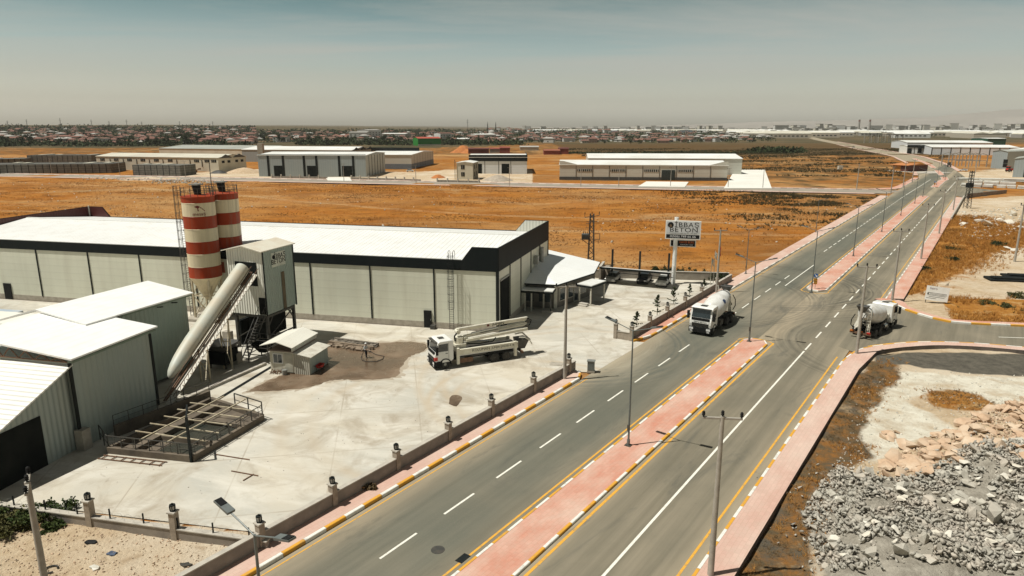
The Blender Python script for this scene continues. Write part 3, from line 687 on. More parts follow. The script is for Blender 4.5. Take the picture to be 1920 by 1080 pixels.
# white slabs of ground in front of the far hall
WSLAB = mat('fresh_concrete', (.74, .73, .66), .85, c2=(.66, .64, .56), scale=.06)
for nm, pts in (('apron', Q((1357, 354), (1447, 354), (1434, 319), (1378, 319))), ('apron', Q((1196, 350.5), (1284, 351.5), (1291, 342), (1212, 341)))):
    mb = MB(); mb.prism([(p.x, p.y) for p in pts], -.3, .25); struct(mb.build(nm, WSLAB), 'white concrete apron by the long pale hall')
mb = MB(); pts = Q((615, 339), (660, 340), (655, 333), (610, 333)); mb.prism([(p.x, p.y) for p in pts], -.3, .22); struct(mb.build('apron', WSLAB), 'concrete apron before the grey hall')
# manhole, drain grate
mb = MB(); mb.cyl((0, 0, .0), (0, 0, .014), .42, n=20); tag(mb.build('manhole_cover', DARK, loc=at(821, 1031)), 'round dark manhole cover in the near left lane', 'manhole cover')
mb = MB(); mb.box(-.45, -.25, 0, .45, .25, .012); o = mb.build('drain_grate', BLACK, loc=at(868, 1047)); o.rotation_euler.z = ROADROT; tag(o, 'small black drain grate beside the near island kerb', 'drain grate')
mb = MB(); mb.box(-.9, -.5, 0, .9, .5, .05); o = mb.build('manhole_cover', CONC, loc=at(1047, 683)); o.rotation_euler.z = FROT; tag(o, 'square concrete hatch cover flat on the yard near the wall end', 'hatch cover')
mb = MB(); mb.box(-1.1, -.5, 0, 1.1, .5, .06); o = mb.build('manhole_cover', CONC, loc=at(1250, 570)); o.rotation_euler.z = FROT; tag(o, 'grey hatch cover in the forecourt behind the far wall', 'hatch cover')
# far mountains
mx = np.linspace(-2000, 14000, 90); mb = MB(); prof = []
for x in mx:
    hgt = max(0, (x - 1500) / 9000) ** 1.1 * 520 * (0.55 + .9 * float(fbm(np.array(x * .0006), np.array(3.0)))) + 15
    prof.append((x, hgt))
vs = []; fs = []
for x, h in prof: vs += [(x, 10000, -30), (x, 10500, h * .35), (x, 11300, h * .62), (x, 12200, -30)]
for i in range(len(prof) - 1):
    for k in range(3): fs.append((i * 4 + k, i * 4 + k + 1, i * 4 + 5 + k, i * 4 + 4 + k))
mb.add(vs, fs); struct(mb.build('mountains', mat('bare_mountain', (.30, .27, .23), .95, c2=(.22, .20, .17), scale=.0012), smooth=60), 'faint bare mountains on the right horizon')
# ================================================================== LARGE STRUCTURES OF THE PLANT
PANEL = sheet('cream_wall_panel', (.70, .705, .575), pitch=1.0, axis=2, depth=.01, strength=.25, shape='box', dirt=(.46, .43, .33), dirt_amt=.5, rough=.4, joint=.12)
PANEL_E = PANEL
FASCIA = sheet('black_fascia', (.009, .013, .0135), pitch=.3, axis=0, depth=.01, strength=.3, dirt=(.03, .031, .028), dirt_amt=.3, spec=.12, rough=.6)
ROOFM = sheet('white_roof_sheet', (.84, .84, .80), pitch=.66, axis=0, joint=.6, depth=.03, strength=.5, shape='box', dirt=(.58, .54, .45), dirt_amt=.45, rough=.4, streak=.6)
LINING = sheet('parapet_lining', (.62, .62, .54), pitch=.5, axis=1, joint=.4, depth=.03)
LINING_SHADE = sheet('shaded_maroon_lining', (.07, .016, .014), pitch=.5, axis=1, joint=.3, depth=.03, dirt=(.1, .05, .04))  # maroon, with the shade of this sun-averted face put into its colour
# ---- main hall
T = thing('factory_hall', 'long cream factory hall with black fascia and white ribbed roof behind the silos', 'factory', F0, FROT)
L0, L1, W = -84.0, 0.0, 25.7
MB().box(L0 + .02, .02, -.1, L1 - .02, W - .02, .78).build('plinth', CONC, T)
MB().extr([(0.06, .7), (W - .06, .7), (W - .06, 8.6), (W / 2, 9.8), (.06, 8.6)], 'x', L0 + .06, L1 - .06).build('wall', PANEL, T)
m = MB()
EZ, RZ = 8.86, 10.3
m.add([(L0 + .26, .12, EZ), (L1 - .26, .12, EZ), (L1 - .26, W / 2, RZ), (L0 + .26, W / 2, RZ), (L1 - .26, W - .1, EZ), (L0 + .26, W - .1, EZ)], [(0, 1, 2, 3), (3, 2, 4, 5)])
m.build('roof', ROOFM, T)
MB().box(L0 + .3, W / 2 - .3, RZ - .03, L1 - .3, W / 2 + .3, RZ + .05).build('ridge_cap', WHITE, T)
fp = [(L0, 7.68), (L1, 7.68), (L1, 10.66), (-3.3, 10.66), (-4.6, 8.96), (-79.5, 8.96), (-81, 10.7), (L0, 10.7)]
MB().extr(fp, 'y', -.06, .10).build('fascia', FASCIA, T)
MB().extr(fp, 'y', W - .1, W + .06).build('fascia', FASCIA, T)
MB().box(L1 - .1, .101, 7.68, L1 + .06, W - .101, 10.66).build('fascia', FASCIA, T)
MB().box(L0 - .06, .101, 7.68, L0 + .1, W - .101, 10.7).build('fascia', FASCIA, T)
MB().box(L1 - .16, .103, 8.9, L1 - .101, W - .103, 10.6).build('parapet_lining', LINING, T)
MB().extr([(-4.5, 9.0), (-3.25, 10.6), (-.17, 10.6), (-.17, 8.9), (-4.5, 8.9)], 'y', W - .16, W - .101).build('parapet_lining', sheet('parapet_lining_b', (.62, .62, .54), pitch=.5, axis=0, joint=.4), T)
MB().box(L0 + .101, .103, 8.9, L0 + .16, W - .103, 10.64).build('parapet_lining', LINING_SHADE, T)
MB().extr([(-83.8, 8.9), (-83.8, 10.64), (-81, 10.64), (-79.6, 8.9)], 'y', W - .16, W - .101).build('parapet_lining', LINING_SHADE, T)
MB().box(L0 + .17, W - .35, 8.9, L0 + .3, W - .17, 10.9).build('corner_post', WHITE2, T)
MB().box(L0 + .1, -.075, 8.97, L1 - 4.7, .13, 9.02).build('gutter_flashing', GALV, T)
for u in (-77.4, -68.8, -59.9, -51.4, -42.7, -34.0, -25.3, -16.9, -8.3):
    MB().box(u - .09, -.03, .76, u + .09, .08, 7.7).build('cover_strip', BLACK, T)
MB().box(-.28, -.05, .74, .05, .28, 7.7).build('corner_strip', BLACK, T)
for v in (5.1, 10.2, 15.4, 20.5): MB().box(-.08, v - .08, .76, .03, v + .08, 7.7).build('cover_strip', BLACK, T)
MB().box(-.08, W - .2, .76, .04, W + .03, 7.7).build('corner_strip', BLACK, T)
MB().box(.0, .02, .79, .035, .5, 7.65).build('corner_trim', WHITE, T)
d = MB().box(-9.75, -.10, .0, -8.75, .1, 2.25).build('door', BLACKP, T)
MB().box(-8.85, -.14, 1.0, -8.80, -.10, 1.2).build('handle', GALV, d)
MB().box(-8.7, -.75, 0, -8.1, -.08, .5).build('equipment_box', DARK, T)
MB().box(-75.6, -.08, .0, -74.3, .1, 2.4).build('door', BLACKP, T)
MB().box(-.1, .95, .0, .045, 4.6, 6.3).build('roller_door', DARKIN, T)
MB().box(-.05, .85, 6.3, .06, 4.7, 6.5).build('door_lintel', GALV, T)
m = MB()                                                # caged ladder on the front wall
lx = -5.9
for x in (lx - .27, lx + .27): m.bar((x, -.45, .1), (x, -.45, 9.9), .05)
for k in range(32): m.cyl((lx - .27, -.45, .3 + k * .3), (lx + .27, -.45, .3 + k * .3), .018, n=5)
lad = m.build('ladder', BLACK, T)
m = MB()
for z in np.arange(2.9, 9.6, .95):
    pts = [(lx + .38 * math.cos(t), -.47 - .7 * math.sin(t), z) for t in np.linspace(0, math.pi, 9)]
    m.tube(pts, .022, 5)
for t in np.linspace(0, math.pi, 5): m.bar((lx + .38 * math.cos(t), -.47 - .7 * math.sin(t), 2.9), (lx + .38 * math.cos(t), -.47 - .7 * math.sin(t), 9.6), .03, .015)
for x in (lx - .3, lx + .3): m.tube([(x, -.45, 9.3), (x, -.45, 10.0), (x, -.2, 10.15), (x, .25, 10.0), (x, .3, 9.0)], .03, 5)
m.build('safety_cage', BLACK, lad)
for v in (16.8,): MB().box(.0, v, 5.4, .6, v + .9, 6.6).build('vent_box', GALV, T)
MB().cyl((.35, 20.2, 3.9), (.35, 20.2, 7.4), .28, n=12).build('exhaust_flue', GALV, T)

# the end wall is not quite square: its far corner stands 1.7 m further out
def shear_end(o):
    if o.type == 'MESH':
        for v in o.data.vertices: v.co.x += 1.7 * max(0, min(1, (v.co.x + 12) / 12)) * v.co.y / W
    for c in o.children: shear_end(c)
shear_end(T)
# ---- conveyor-side sheds (three joined corrugated buildings)
SHEDW = sheet('green_grey_cladding', (.31, .36, .325), pitch=.55, axis=1, joint=.22, depth=.04, strength=.7, dirt=(.36, .36, .28), dirt_amt=.45)
SHEDW2 = sheet('green_grey_cladding_b', (.345, .39, .355), pitch=.45, axis=1, joint=.22, depth=.04, strength=.7, dirt=(.38, .37, .29), dirt_amt=.45)
SHEDWX = sheet('cladding_end', (.42, .45, .38), pitch=.45, axis=0, joint=.35, depth=.06, strength=.9, dirt=(.38, .37, .29), dirt_amt=.4)
SHEDR = sheet('shed_roof', (.86, .86, .82), pitch=.9, axis=0, joint=.12, depth=.03, strength=.3, dirt=(.66, .63, .54), dirt_amt=.3, streak=.5, shape='box')
SHEDRA = sheet('shed_roof_lines', (.84, .83, .76), pitch=.42, axis=1, joint=.65, depth=.05, strength=.8, dirt=(.62, .58, .48), dirt_amt=.3, streak=.5, shape='box')
TRIM = mat('green_trim', (.16, .22, .16), .5)
# nearest: lean-to sloping down towards the side wall, big dark doorway
A = thing('storage_shed', 'nearest corrugated shed at the left edge with ridged white roof and big dark doorway', 'shed', fac(-25, -47), FROT)
MB().add([(-18, 0, 0), (0, 0, 0), (0, 8.85, 0), (-18, 8.85, 0), (-18, 0, 3.2), (0, 0, 3.2), (0, 8.85, 6.75), (-18, 8.85, 6.75)], [(0, 1, 5, 4), (2, 3, 7, 6), (3, 0, 4, 7), (1, 2, 6, 5), (4, 5, 6, 7), (3, 2, 1, 0)]).build('wall', SHEDW2, A)
m = MB(); sl = (6.75 - 3.2) / 8.85
m.add([(-18.2, -.5, 3.25 - .5 * sl), (.45, -.5, 3.25 - .5 * sl), (.45, 9.15, 3.25 + 9.15 * sl), (-18.2, 9.15, 3.25 + 9.15 * sl), (-18.2, -.5, 3.37 - .5 * sl), (.45, -.5, 3.37 - .5 * sl), (.45, 9.15, 3.37 + 9.15 * sl), (-18.2, 9.15, 3.37 + 9.15 * sl)], [(3, 2, 1, 0), (4, 5, 6, 7), (0, 1, 5, 4), (1, 2, 6, 5), (2, 3, 7, 6), (3, 0, 4, 7)])
m.build('roof', SHEDRA, A)
MB().box(-.3, 1.2, 0, .05, 6.1, 4.0).build('doorway', DARKIN, A)
# middle shed
B = thing('storage_shed', 'middle white-roofed corrugated shed left of the conveyor foot', 'shed', fac(-24.65, -38.0), FROT)
MB().box(-9.4, 0.0, 0, 0, 8.4, 7.2).build('wall', SHEDW, B)
m = MB(); m.prism([(.55, -.35), (.55, 8.9), (-4.5, 8.9), (-9.6, 6.6), (-9.6, -.35)], [7.5, 7.5, 8.09, 8.69, 8.69], [7.63, 7.63, 8.22, 8.82, 8.82]); m.build('roof', SHEDR, B)
m = MB()
for k in range(6):
    m.bar((-9.2 + k * 1.5, -.12, 7.25), (-8.45 + k * 1.5, -.12, 8.45 - k * .18), .07); m.bar((-8.45 + k * 1.5, -.12, 8.45 - k * .18), (-7.7 + k * 1.5, -.12, 7.25), .07)
m.bar((-9.4, -.12, 7.25), (0, -.12, 7.25), .08)
m.build('roof_truss', RUST, B)
MB().box(.0, -.22, 1.6, .10, .06, 7.2).build('downpipe', BLACK, B)
MB().box(-.1, 8.3, .2, .08, 8.55, 7.0).build('downpipe', BLACK, B)
MB().box(-.15, -.45, 0, .6, .35, 1.7).build('pier', CONC, B)
MB().box(.01, -.2, 7.25, .5, 8.7, 7.42).build('gutter', TRIM, B)
# back shed
C_ = thing('storage_shed', 'rear taller white-roofed shed beside the striped silos', 'shed', fac(-29.0, -28.4, -.52), FROT - R(6))
MB().box(-9, .3, .9, 0, 8.3, 8.6).build('wall', sheet('green_grey_cladding_c', (.27, .335, .285), pitch=.5, axis=1, joint=.22, depth=.04, strength=.7, dirt=(.34, .34, .27), dirt_amt=.45), C_)
m = MB()
m.extr([(-12, 7.6), (-5.3, 9.52), (.6, 8.7), (.6, 8.83), (-5.3, 9.65), (-12, 7.73)], 'y', -3.6, 8.75)
m.build('roof', SHEDR, C_)
MB().extr([(-9, 8.5), (-5.3, 9.5), (.5, 8.7), (.5, 8.6), (-9, 8.2)], 'y', 8.31, 8.5).build('gable', SHEDWX, C_)
MB().box(.02, .2, 8.5, .5, 8.6, 8.68).build('gutter', TRIM, C_)
for v in (4.6, 6.4): MB().bar((.02, v, 8.25), (.75, v, 8.35), .09).build('floodlight_bracket', BLACK, C_)

# ---- low rough-cast blocks and blue strip behind the sheds, at the picture's left edge
LB = thing('storage_bay', 'low concrete storage bay with red rails before the hall at the far left', 'storage bay', fac(-76, -12.5), FROT)
MB().box(-16, 0, 0, 18, .3, 1.1).build('bay_wall', CONC, LB); MB().box(-16, -7, 0, 18, -6.7, 1.3).build('bay_wall', CONC, LB)
MB().box(-16, -6.7, .0, 17, 0, .75).build('bay_floor', WSLAB, LB)
MB().box(-16, 3.0, .0, 12, 5.0, .9).build('blue_cover', mat('blue_sheet', (.34, .42, .50), .5, c2=(.5, .52, .52), scale=.5), LB)
for k in range(4):
    m = MB(); m.bar((-8 + k * 6, .4, 1.5), (-3 + k * 6, .4, 1.5), .1); m.bar((-8 + k * 6, .4, 1.1), (-8 + k * 6, .4, 1.5), .08); m.bar((-3 + k * 6, .4, 1.1), (-3 + k * 6, .4, 1.5), .08)
    m.build('rail', RUST, LB)
LB2 = thing('storage_bay', 'long pale concrete trough roof between the sheds and the hall', 'trough', fac(-52, -20.5), FROT)
MB().box(-22, 0, 0, 14, 9.5, 1.6).build('body', COPING, LB2); MB().box(-22.2, -.2, 1.6, 14.2, 4.2, 1.72).build('cover', WSLAB, LB2)
MB().box(-22.2, 5.0, 1.6, 14.2, 9.7, 1.72).build('cover', WSLAB, LB2)

# ---- silos
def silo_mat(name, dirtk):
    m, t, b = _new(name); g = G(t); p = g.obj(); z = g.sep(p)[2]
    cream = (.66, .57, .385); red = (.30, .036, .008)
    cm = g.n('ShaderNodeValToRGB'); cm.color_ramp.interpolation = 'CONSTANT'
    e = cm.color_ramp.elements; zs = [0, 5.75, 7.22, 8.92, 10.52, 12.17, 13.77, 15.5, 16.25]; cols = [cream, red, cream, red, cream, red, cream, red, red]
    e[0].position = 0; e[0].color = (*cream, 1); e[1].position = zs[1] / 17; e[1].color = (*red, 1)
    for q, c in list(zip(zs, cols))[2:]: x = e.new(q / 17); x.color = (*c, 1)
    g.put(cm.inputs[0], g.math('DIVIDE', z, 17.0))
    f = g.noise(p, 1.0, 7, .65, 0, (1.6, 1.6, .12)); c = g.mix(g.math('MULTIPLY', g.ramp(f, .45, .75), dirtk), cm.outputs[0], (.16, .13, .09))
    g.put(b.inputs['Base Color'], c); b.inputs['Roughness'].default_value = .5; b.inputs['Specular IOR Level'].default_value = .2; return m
SIL1 = silo_mat('silo_paint', .35); SIL2 = silo_mat('silo_paint_stained_shaded', .75)  # rear silo: real stains, laid on heavier to stand in for its shade
STEELC = mat('cream_steel', (.60, .53, .38), .6, c2=(.40, .32, .20), scale=2)
def silo(label, u, v, mt, logo):
    T = thing('cement_silo', label, 'silo', fac(u, v), FROT)
    MB().lathe([(.22, 2.6), (.35, 2.7), (2.0, 5.72), (2.04, 5.76), (2.02, 5.82), (2.0, 7.2), (2.03, 7.22), (2.0, 7.26), (2.0, 8.9), (2.03, 8.92), (2.0, 8.95), (2.0, 10.5), (2.03, 10.52), (2.0, 10.55), (2.0, 12.15), (2.03, 12.17), (2.0, 12.2), (2.0, 13.75), (2.03, 13.77), (2.0, 13.8), (2.0, 15.48), (2.03, 15.5), (2.0, 15.53), (2.0, 16.2), (2.06, 16.22), (2.06, 16.3), (1.4, 16.42), (.3, 16.5)], 48).build('shell', mt, T, smooth=35)
    # the dust filter on top
    m = MB(); m.cyl((.15, -.1, 16.4), (.0, -.1, 17.7), .42, .55, 16); fl = m.build('dust_filter', BLACK, T, smooth=40)
    MB().box(-.62, -.72, 17.7, .62, .52, 17.86).build('filter_cap', GALV, fl)
    m = MB()
    for z in (16.85, 17.35):
        m.tube([(1.95 * math.cos(t), 1.95 * math.sin(t), z) for t in np.linspace(0, 2 * math.pi, 33)], .03, 5)
    for t in np.linspace(0, 2 * math.pi, 15)[:-1]: m.bar((1.95 * math.cos(t), 1.95 * math.sin(t), 16.25), (1.95 * math.cos(t), 1.95 * math.sin(t), 17.36), .05)
    m.build('guard_rail', DARK, T)
    for k in range(4):
        t = math.pi / 4 + k * math.pi / 2; x, y = 1.75 * math.cos(t), 1.75 * math.sin(t)
        MB().bar((x * 1.02, y * 1.02, 0.3), (x * 1.02, y * 1.02, 6.0), .22).build('leg', STEELC, T)
        t2 = t + math.pi / 2; x2, y2 = 1.75 * math.cos(t2), 1.75 * math.sin(t2)
        m = MB(); m.bar((x, y, .6), (x2, y2, 3.2), .09); m.bar((x2, y2, .6), (x, y, 3.2), .09); m.bar((x, y, 3.3), (x2, y2, 3.3), .12); m.bar((x, y, 3.4), ((x + x2) / 2, (y + y2) / 2, 5.8), .09)
        m.build('cross_brace', STEELC, T)
    MB().box(-2.3, -2.3, 0, 2.3, 2.3, .35).build('footing', CONC, T)
    return T
S1 = silo('front red and cream striped cement silo with a bird logo', -39.3, -2.2, SIL1, True)
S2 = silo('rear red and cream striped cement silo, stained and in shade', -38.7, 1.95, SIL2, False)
MB().cyl((1.9, .4, 16.3), (1.9, .4, 20.5), .05, n=6).build('antenna_pole', DARK, S1)
m = MB()                                                # caged ladder on the sunny side
for y in (-.9, -.35): m.bar((-2.25, y, .3), (-2.25, y, 17.4), .06)
for k in range(56): m.cyl((-2.25, -.9, .5 + k * .3), (-2.25, -.35, .5 + k * .3), .02, n=4)
for z in np.arange(2, 17.4, 1.4): m.bar((-2.25, -.6, z), (-1.9, -.6, z), .06)
lad = m.build('ladder', DARK, S1)
m = MB()
for z in np.arange(2.6, 17.6, 1.15): m.tube([(-2.25 - .8 * math.sin(t), -.62 + .42 * math.cos(t), z) for t in np.linspace(0, math.pi, 9)], .025, 5)
for t in np.linspace(.1, math.pi - .1, 6): m.bar((-2.25 - .8 * math.sin(t), -.62 + .42 * math.cos(t), 2.6), (-2.25 - .8 * math.sin(t), -.62 + .42 * math.cos(t), 17.6), .035)
m.build('safety_cage', DARK, lad)

def text_mesh(s, size, name='lettering', mt=BLACKP, parent=None, M=None, bend=None, squash=1.0, align='CENTER', depth=.012, space=1.0):
    cu = bpy.data.curves.new('tmp', 'FONT'); cu.body = s; cu.size = size; cu.align_x = align; cu.align_y = 'CENTER'; cu.extrude = depth; cu.space_character = space; cu.resolution_u = 3
    o = bpy.data.objects.new('tmp', cu); COL.objects.link(o); bpy.context.view_layer.update()
    me = bpy.data.meshes.new_from_object(o.evaluated_get(bpy.context.evaluated_depsgraph_get()))
    bpy.data.objects.remove(o); bpy.data.curves.remove(cu)
    for v in me.vertices:
        x, y, z = v.co; x *= squash
        if bend: a = x / bend; v.co = ((bend + z) * math.sin(a), y, (bend + z) * math.cos(a) - bend)
        else: v.co = (x, y, z)
    me.name = name; me.materials.clear(); me.materials.append(mt)
    o = bpy.data.objects.new(name, me); COL.objects.link(o)
    if parent: o.parent = parent
    if M is not None: o.matrix_local = M
    return o
def face_m(origin, xdir, zdir=(0, 0, 1)):
    """text lying in a vertical plane: x along xdir, up along zdir"""
    x = Vector(xdir).normalized(); y = Vector(zdir).normalized(); z = x.cross(y)
    M = Matrix((x, y, z)).transposed().to_4x4(); M.translation = Vector(origin); return M
LOGORED = mat('logo_maroon', (.16, .022, .018), .6)
# logo on the silo, wrapped round the shell; faces the camera
ang = math.atan2(-79.4, 59.3) ; cxv = Vector((math.cos(ang), math.sin(ang), 0)); tx = Vector((-cxv.y, cxv.x, 0))
text_mesh('mesaş', .62, 'lettering', LOGORED, S1, face_m(cxv * 2.012 + Vector((0, 0, 14.15)), tx), bend=2.012)
m = MB()
def onshell(x, y, z0=14.15, r=2.018): a = x / r; p = cxv * (r * math.cos(a)) + tx * (r * math.sin(a)); return (p.x, p.y, z0 + y)
for poly in ([(-.55, .95), (-.15, 1.1), (.15, .98), (.05, .8), (-.05, .72), (0, .38), (-.15, .38), (-.16, .74), (-.3, .82)], [(.12, .9), (.34, .82), (.36, .70), (.16, .78)], [(.38, .76), (.55, .62), (.56, .5), (.38, .62)], [(.58, .56), (.74, .40), (.70, .30), (.56, .44)]):
    m.add([onshell(*q) for q in poly], [tuple(range(len(poly)))])
m.build('bird_emblem', LOGORED, S1)

# ---- mixing tower
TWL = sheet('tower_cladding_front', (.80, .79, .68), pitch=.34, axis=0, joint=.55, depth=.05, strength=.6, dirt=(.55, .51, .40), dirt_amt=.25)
TWR = sheet('tower_cladding_side_shaded', (.34, .42, .37), pitch=.34, axis=1, joint=.35, depth=.06, strength=.7, dirt=(.42, .43, .36), dirt_amt=.4)  # much darker than the front: the side's shade is put into its colour
TWROOF = sheet('dusty_roof', (.70, .66, .54), pitch=.34, axis=1, joint=.12, depth=.05, dirt=(.55, .40, .26), dirt_amt=.6, streak=.4)
TW = thing('mixing_tower', 'tall clad mixing tower on posts with a name board, where the conveyor ends', 'tower', fac(-25.75, -10.0), FROT - R(5))
x0, x1, y0, y1, zb, zt = -2.4, 2.4, -2.75, 2.75, 4.25, 11.45
m = MB(); m.box(x0, y0, zb, x1, y1, zt)
# faces by side: ribs run the right way, shaded side gets the darker colour
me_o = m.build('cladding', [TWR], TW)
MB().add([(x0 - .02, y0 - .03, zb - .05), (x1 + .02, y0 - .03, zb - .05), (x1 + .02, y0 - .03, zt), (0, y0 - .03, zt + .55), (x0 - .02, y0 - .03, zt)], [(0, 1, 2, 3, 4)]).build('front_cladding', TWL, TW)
m = MB(); m.extr([(x0 - .4, zt - .05), (0, zt + .58), (x1 + .15, zt + .04), (x1 + .15, zt + .14), (0, zt + .7), (x0 - .4, zt + .05)], 'y', y0 - .45, y1 + .35); m.build('roof', TWROOF, TW)
MB().box(x1 - .06, y0 - .06, zb - .1, x1 + .05, y0 + .07, zt).build('corner_trim', BLACK, TW)
MB().box(x1 - .04, y1 - .1, zb - .1, x1 + .06, y1 + .05, zt).build('corner_trim', BLACK, TW)
MB().box(x0 + 1.05, y0 - .08, zb + 3.3, x1 - .9, y0 - .035, zb + 6.0).build('conveyor_opening', DARKIN, TW)
MB().box(x1 - .95, y0 - .07, zb + .05, x1 - .1, y0 - .035, zb + 2.0).build('doorway', DARKIN, TW)
MB().box(x1 + .005, y0 + 3.0, zb + .0, x1 + .05, y0 + 3.55, zb + 4.4).build('brown_duct', mat('brown_stain', (.11, .085, .045), .8, c2=(.17, .13, .08), scale=.8), TW)
bd = MB().box(x1 + .01, y0 + 1.45, zt - 2.0, x1 + .05, y0 + 3.9, zt - .35).build('name_board', mat('aged_board', (.66, .68, .58), .6), TW)
M1 = face_m((x1 + .055, y0 + 2.95, zt - .85), (0, 1, 0)); text_mesh('İBBAŞ', .8, 'lettering', BLACKP, bd, M1, squash=.92)
M1 = face_m((x1 + .055, y0 + 2.65, zt - 1.45), (0, 1, 0)); text_mesh('BETON', .8, 'lettering', BLACKP, bd, M1, squash=1.0)
m = MB(); 
m.M = face_m((x1 + .058, y0 + 1.8, zt - .85), (0, 1, 0)); m.prism([(.24 * math.cos(t), .24 * math.sin(t)) for t in np.linspace(0, 2 * math.pi, 17)[:-1]], 0, .01); m.build('crest', BLACKP, bd)
for x, y in ((x0 + .3, y0 + .3), (x1 - .3, y0 + .3), (x0 + .3, y1 - .3), (x1 - .3, y1 - .3)):
    MB().bar((x, y, 0), (x, y, zb), .3).build('post', DARK, TW)
m = MB(); m.bar((x0 + .3, y0 + .3, zb - .3), (x1 - .3, y0 + .3, zb - .3), .25); m.bar((x1 - .3, y0 + .3, zb - .3), (x1 - .3, y1 - .3, zb - .3), .25); m.bar((x0 + .3, y1 - .3, zb - .3), (x1 - .3, y1 - .3, zb - .3), .25); m.bar((x0 + .3, y0 + .3, zb - .3), (x0 + .3, y1 - .3, zb - .3), .25)
m.bar((x1 - .3, y1 - 1.4, zb - .2), (x1 - .3, y1 - .3, 2.6), .14); m.bar((x1 - .3, y0 + 1.4, zb - .2), (x1 - .3, y0 + .3, 2.6), .14)
m.build('floor_frame', DARK, TW)
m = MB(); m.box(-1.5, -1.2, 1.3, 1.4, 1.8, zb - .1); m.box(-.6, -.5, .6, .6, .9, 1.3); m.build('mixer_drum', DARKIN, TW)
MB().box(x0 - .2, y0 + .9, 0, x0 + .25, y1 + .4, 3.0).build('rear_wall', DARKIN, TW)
MB().box(x0 - 1.3, y0 - .5, 0, x0 - .35, y0 + .2, 1.9).build('concrete_pier', CONC, TW)
m = MB(); m.bar((x0 + .3, y0 + .3, 1.2), (x1 - .3, y0 + .3, 3.6), .1); m.bar((x1 - .3, y0 + .3, 1.4), (x1 - .3, y1 - .3, 1.4), .14); m.bar((x1 - .3, y0 + .3, 1.4), (x1 - .3, y1 - .3, 3.9), .1); m.build('cross_brace', DARK, TW)
m = MB()                                                # stair to the tower floor
for k in range(16): m.box(x1 - 1.0, y0 - .35 - (15 - k) * .22, .25 + k * .26, x1 - .2, y0 - .1 - (15 - k) * .22, .29 + k * .26)
for x in (x1 - 1.0, x1 - .2):
    m.bar((x, y0 - 3.6, .1), (x, y0 - .1, 4.25), .06, .16); m.bar((x, y0 - 3.6, 1.05), (x, y0 - .1, 5.2), .04)
    for k in range(5): m.bar((x, y0 - 3.5 + k * .8, .2 + k * .94), (x, y0 - 3.5 + k * .8, 1.15 + k * .94), .04)
m.build('stair', DARK, TW)
# loading platform under the tower's front
LP = thing('loading_frame', 'dark pipe frame and hopper between the stair and the cabin', 'hopper frame', fac(-22.6, -15.6), FROT)
for x, y in ((-1.2, -1.2), (1.2, -1.2), (-1.2, 1.2), (1.2, 1.2)): MB().bar((x, y, 0), (x, y, 2.6), .1).build('post', DARK, LP)
m = MB()
for z in (.9, 1.7, 2.55):
    for a, b in (((-1.2, -1.2), (1.2, -1.2)), ((1.2, -1.2), (1.2, 1.2)), ((1.2, 1.2), (-1.2, 1.2)), ((-1.2, 1.2), (-1.2, -1.2))): m.bar((*a, z), (*b, z), .07)
m.build('rail', DARK, LP)
m = MB(); m.add([(-1, -1, 2.0), (1, -1, 2.0), (1, 1, 2.0), (-1, 1, 2.0), (-.4, -.4, .9), (.4, -.4, .9), (.4, .4, .9), (-.4, .4, .9)], [(0, 1, 5, 4), (1, 2, 6, 5), (2, 3, 7, 6), (3, 0, 4, 7), (4, 5, 6, 7)]); m.build('hopper', DARKIN, LP)
MB().box(-2.9, -2.2, 0, -1.9, -1.3, 1.2).build('concrete_block', CONC, LP)

# ---- covered conveyor rising from the shed corner into the tower
CV = thing('belt_conveyor', 'long grey hooded belt conveyor climbing from the sheds to the tower', 'conveyor', fac(-24.2, -28.6), FROT)
HOOD = mat('dusty_hood_sheet', (.50, .53, .46), .5, c2=(.54, .48, .36), scale=.35, lo=.38, hi=.66)
pa, pb = Vector((-.75, -.3, .25)), Vector((-1.45, 15.8, 9.1)); ax = (pb - pa).normalized(); side = ax.cross(Vector((0, 0, 1))).normalized(); upn = side.cross(ax).normalized()
m = MB(); n = 14
def ring(t, rad, lift):
    c = pa.lerp(pb, t) + upn * lift + side * -.3
    return [tuple(c + side * (rad * math.cos(k)) + upn * (rad * 1.02 * math.sin(k))) for k in np.linspace(0, 2 * math.pi, 21)[:-1]]
vs = []; fs = []; TS = [.13, .14, .16, .20, .25, .31] + list(np.linspace(.37, .985, 40)); RS = [.10, .26, .42, .57, .67, .73] + [.76 + (.015 if i % 2 else 0) for i in range(40)]; LF = [.46, .52, .58, .65, .70, .73] + [.74] * 40
for t, r_, l_ in zip(TS, RS, LF): vs += ring(t, r_, l_)
for i in range(len(TS) - 1):
    for k in range(20): fs.append((i * 20 + k, i * 20 + (k + 1) % 20, (i + 1) * 20 + (k + 1) % 20, (i + 1) * 20 + k))
fs += [tuple(range(19, -1, -1)), tuple(range((len(TS) - 1) * 20, len(TS) * 20))]
m.add(vs, fs); m.build('hood', HOOD, CV, smooth=60)
m = MB()
for off in (.38, .58): m.bar(pa + side * off + upn * .12, pb + side * off + upn * .12 - ax * .1, .07, .12)
m.build('belt_stringer', RUST, CV)
m = MB(); w0, w1 = pa + side * .64 - ax * .3, pb + side * .64 - ax * .2; q0, q1 = pa + side * 1.2 - ax * .3 - upn * .1, pb + side * 1.2 - ax * .2 - upn * .1
m.add([tuple(w0), tuple(w1), tuple(q1), tuple(q0)] + [tuple(x - upn * .06) for x in (w0, w1, q1, q0)], [(0, 1, 2, 3), (7, 6, 5, 4), (0, 4, 5, 1), (1, 5, 6, 2), (2, 6, 7, 3), (3, 7, 4, 0)]); m.build('white_walkway', WHITE2, CV)
m = MB()
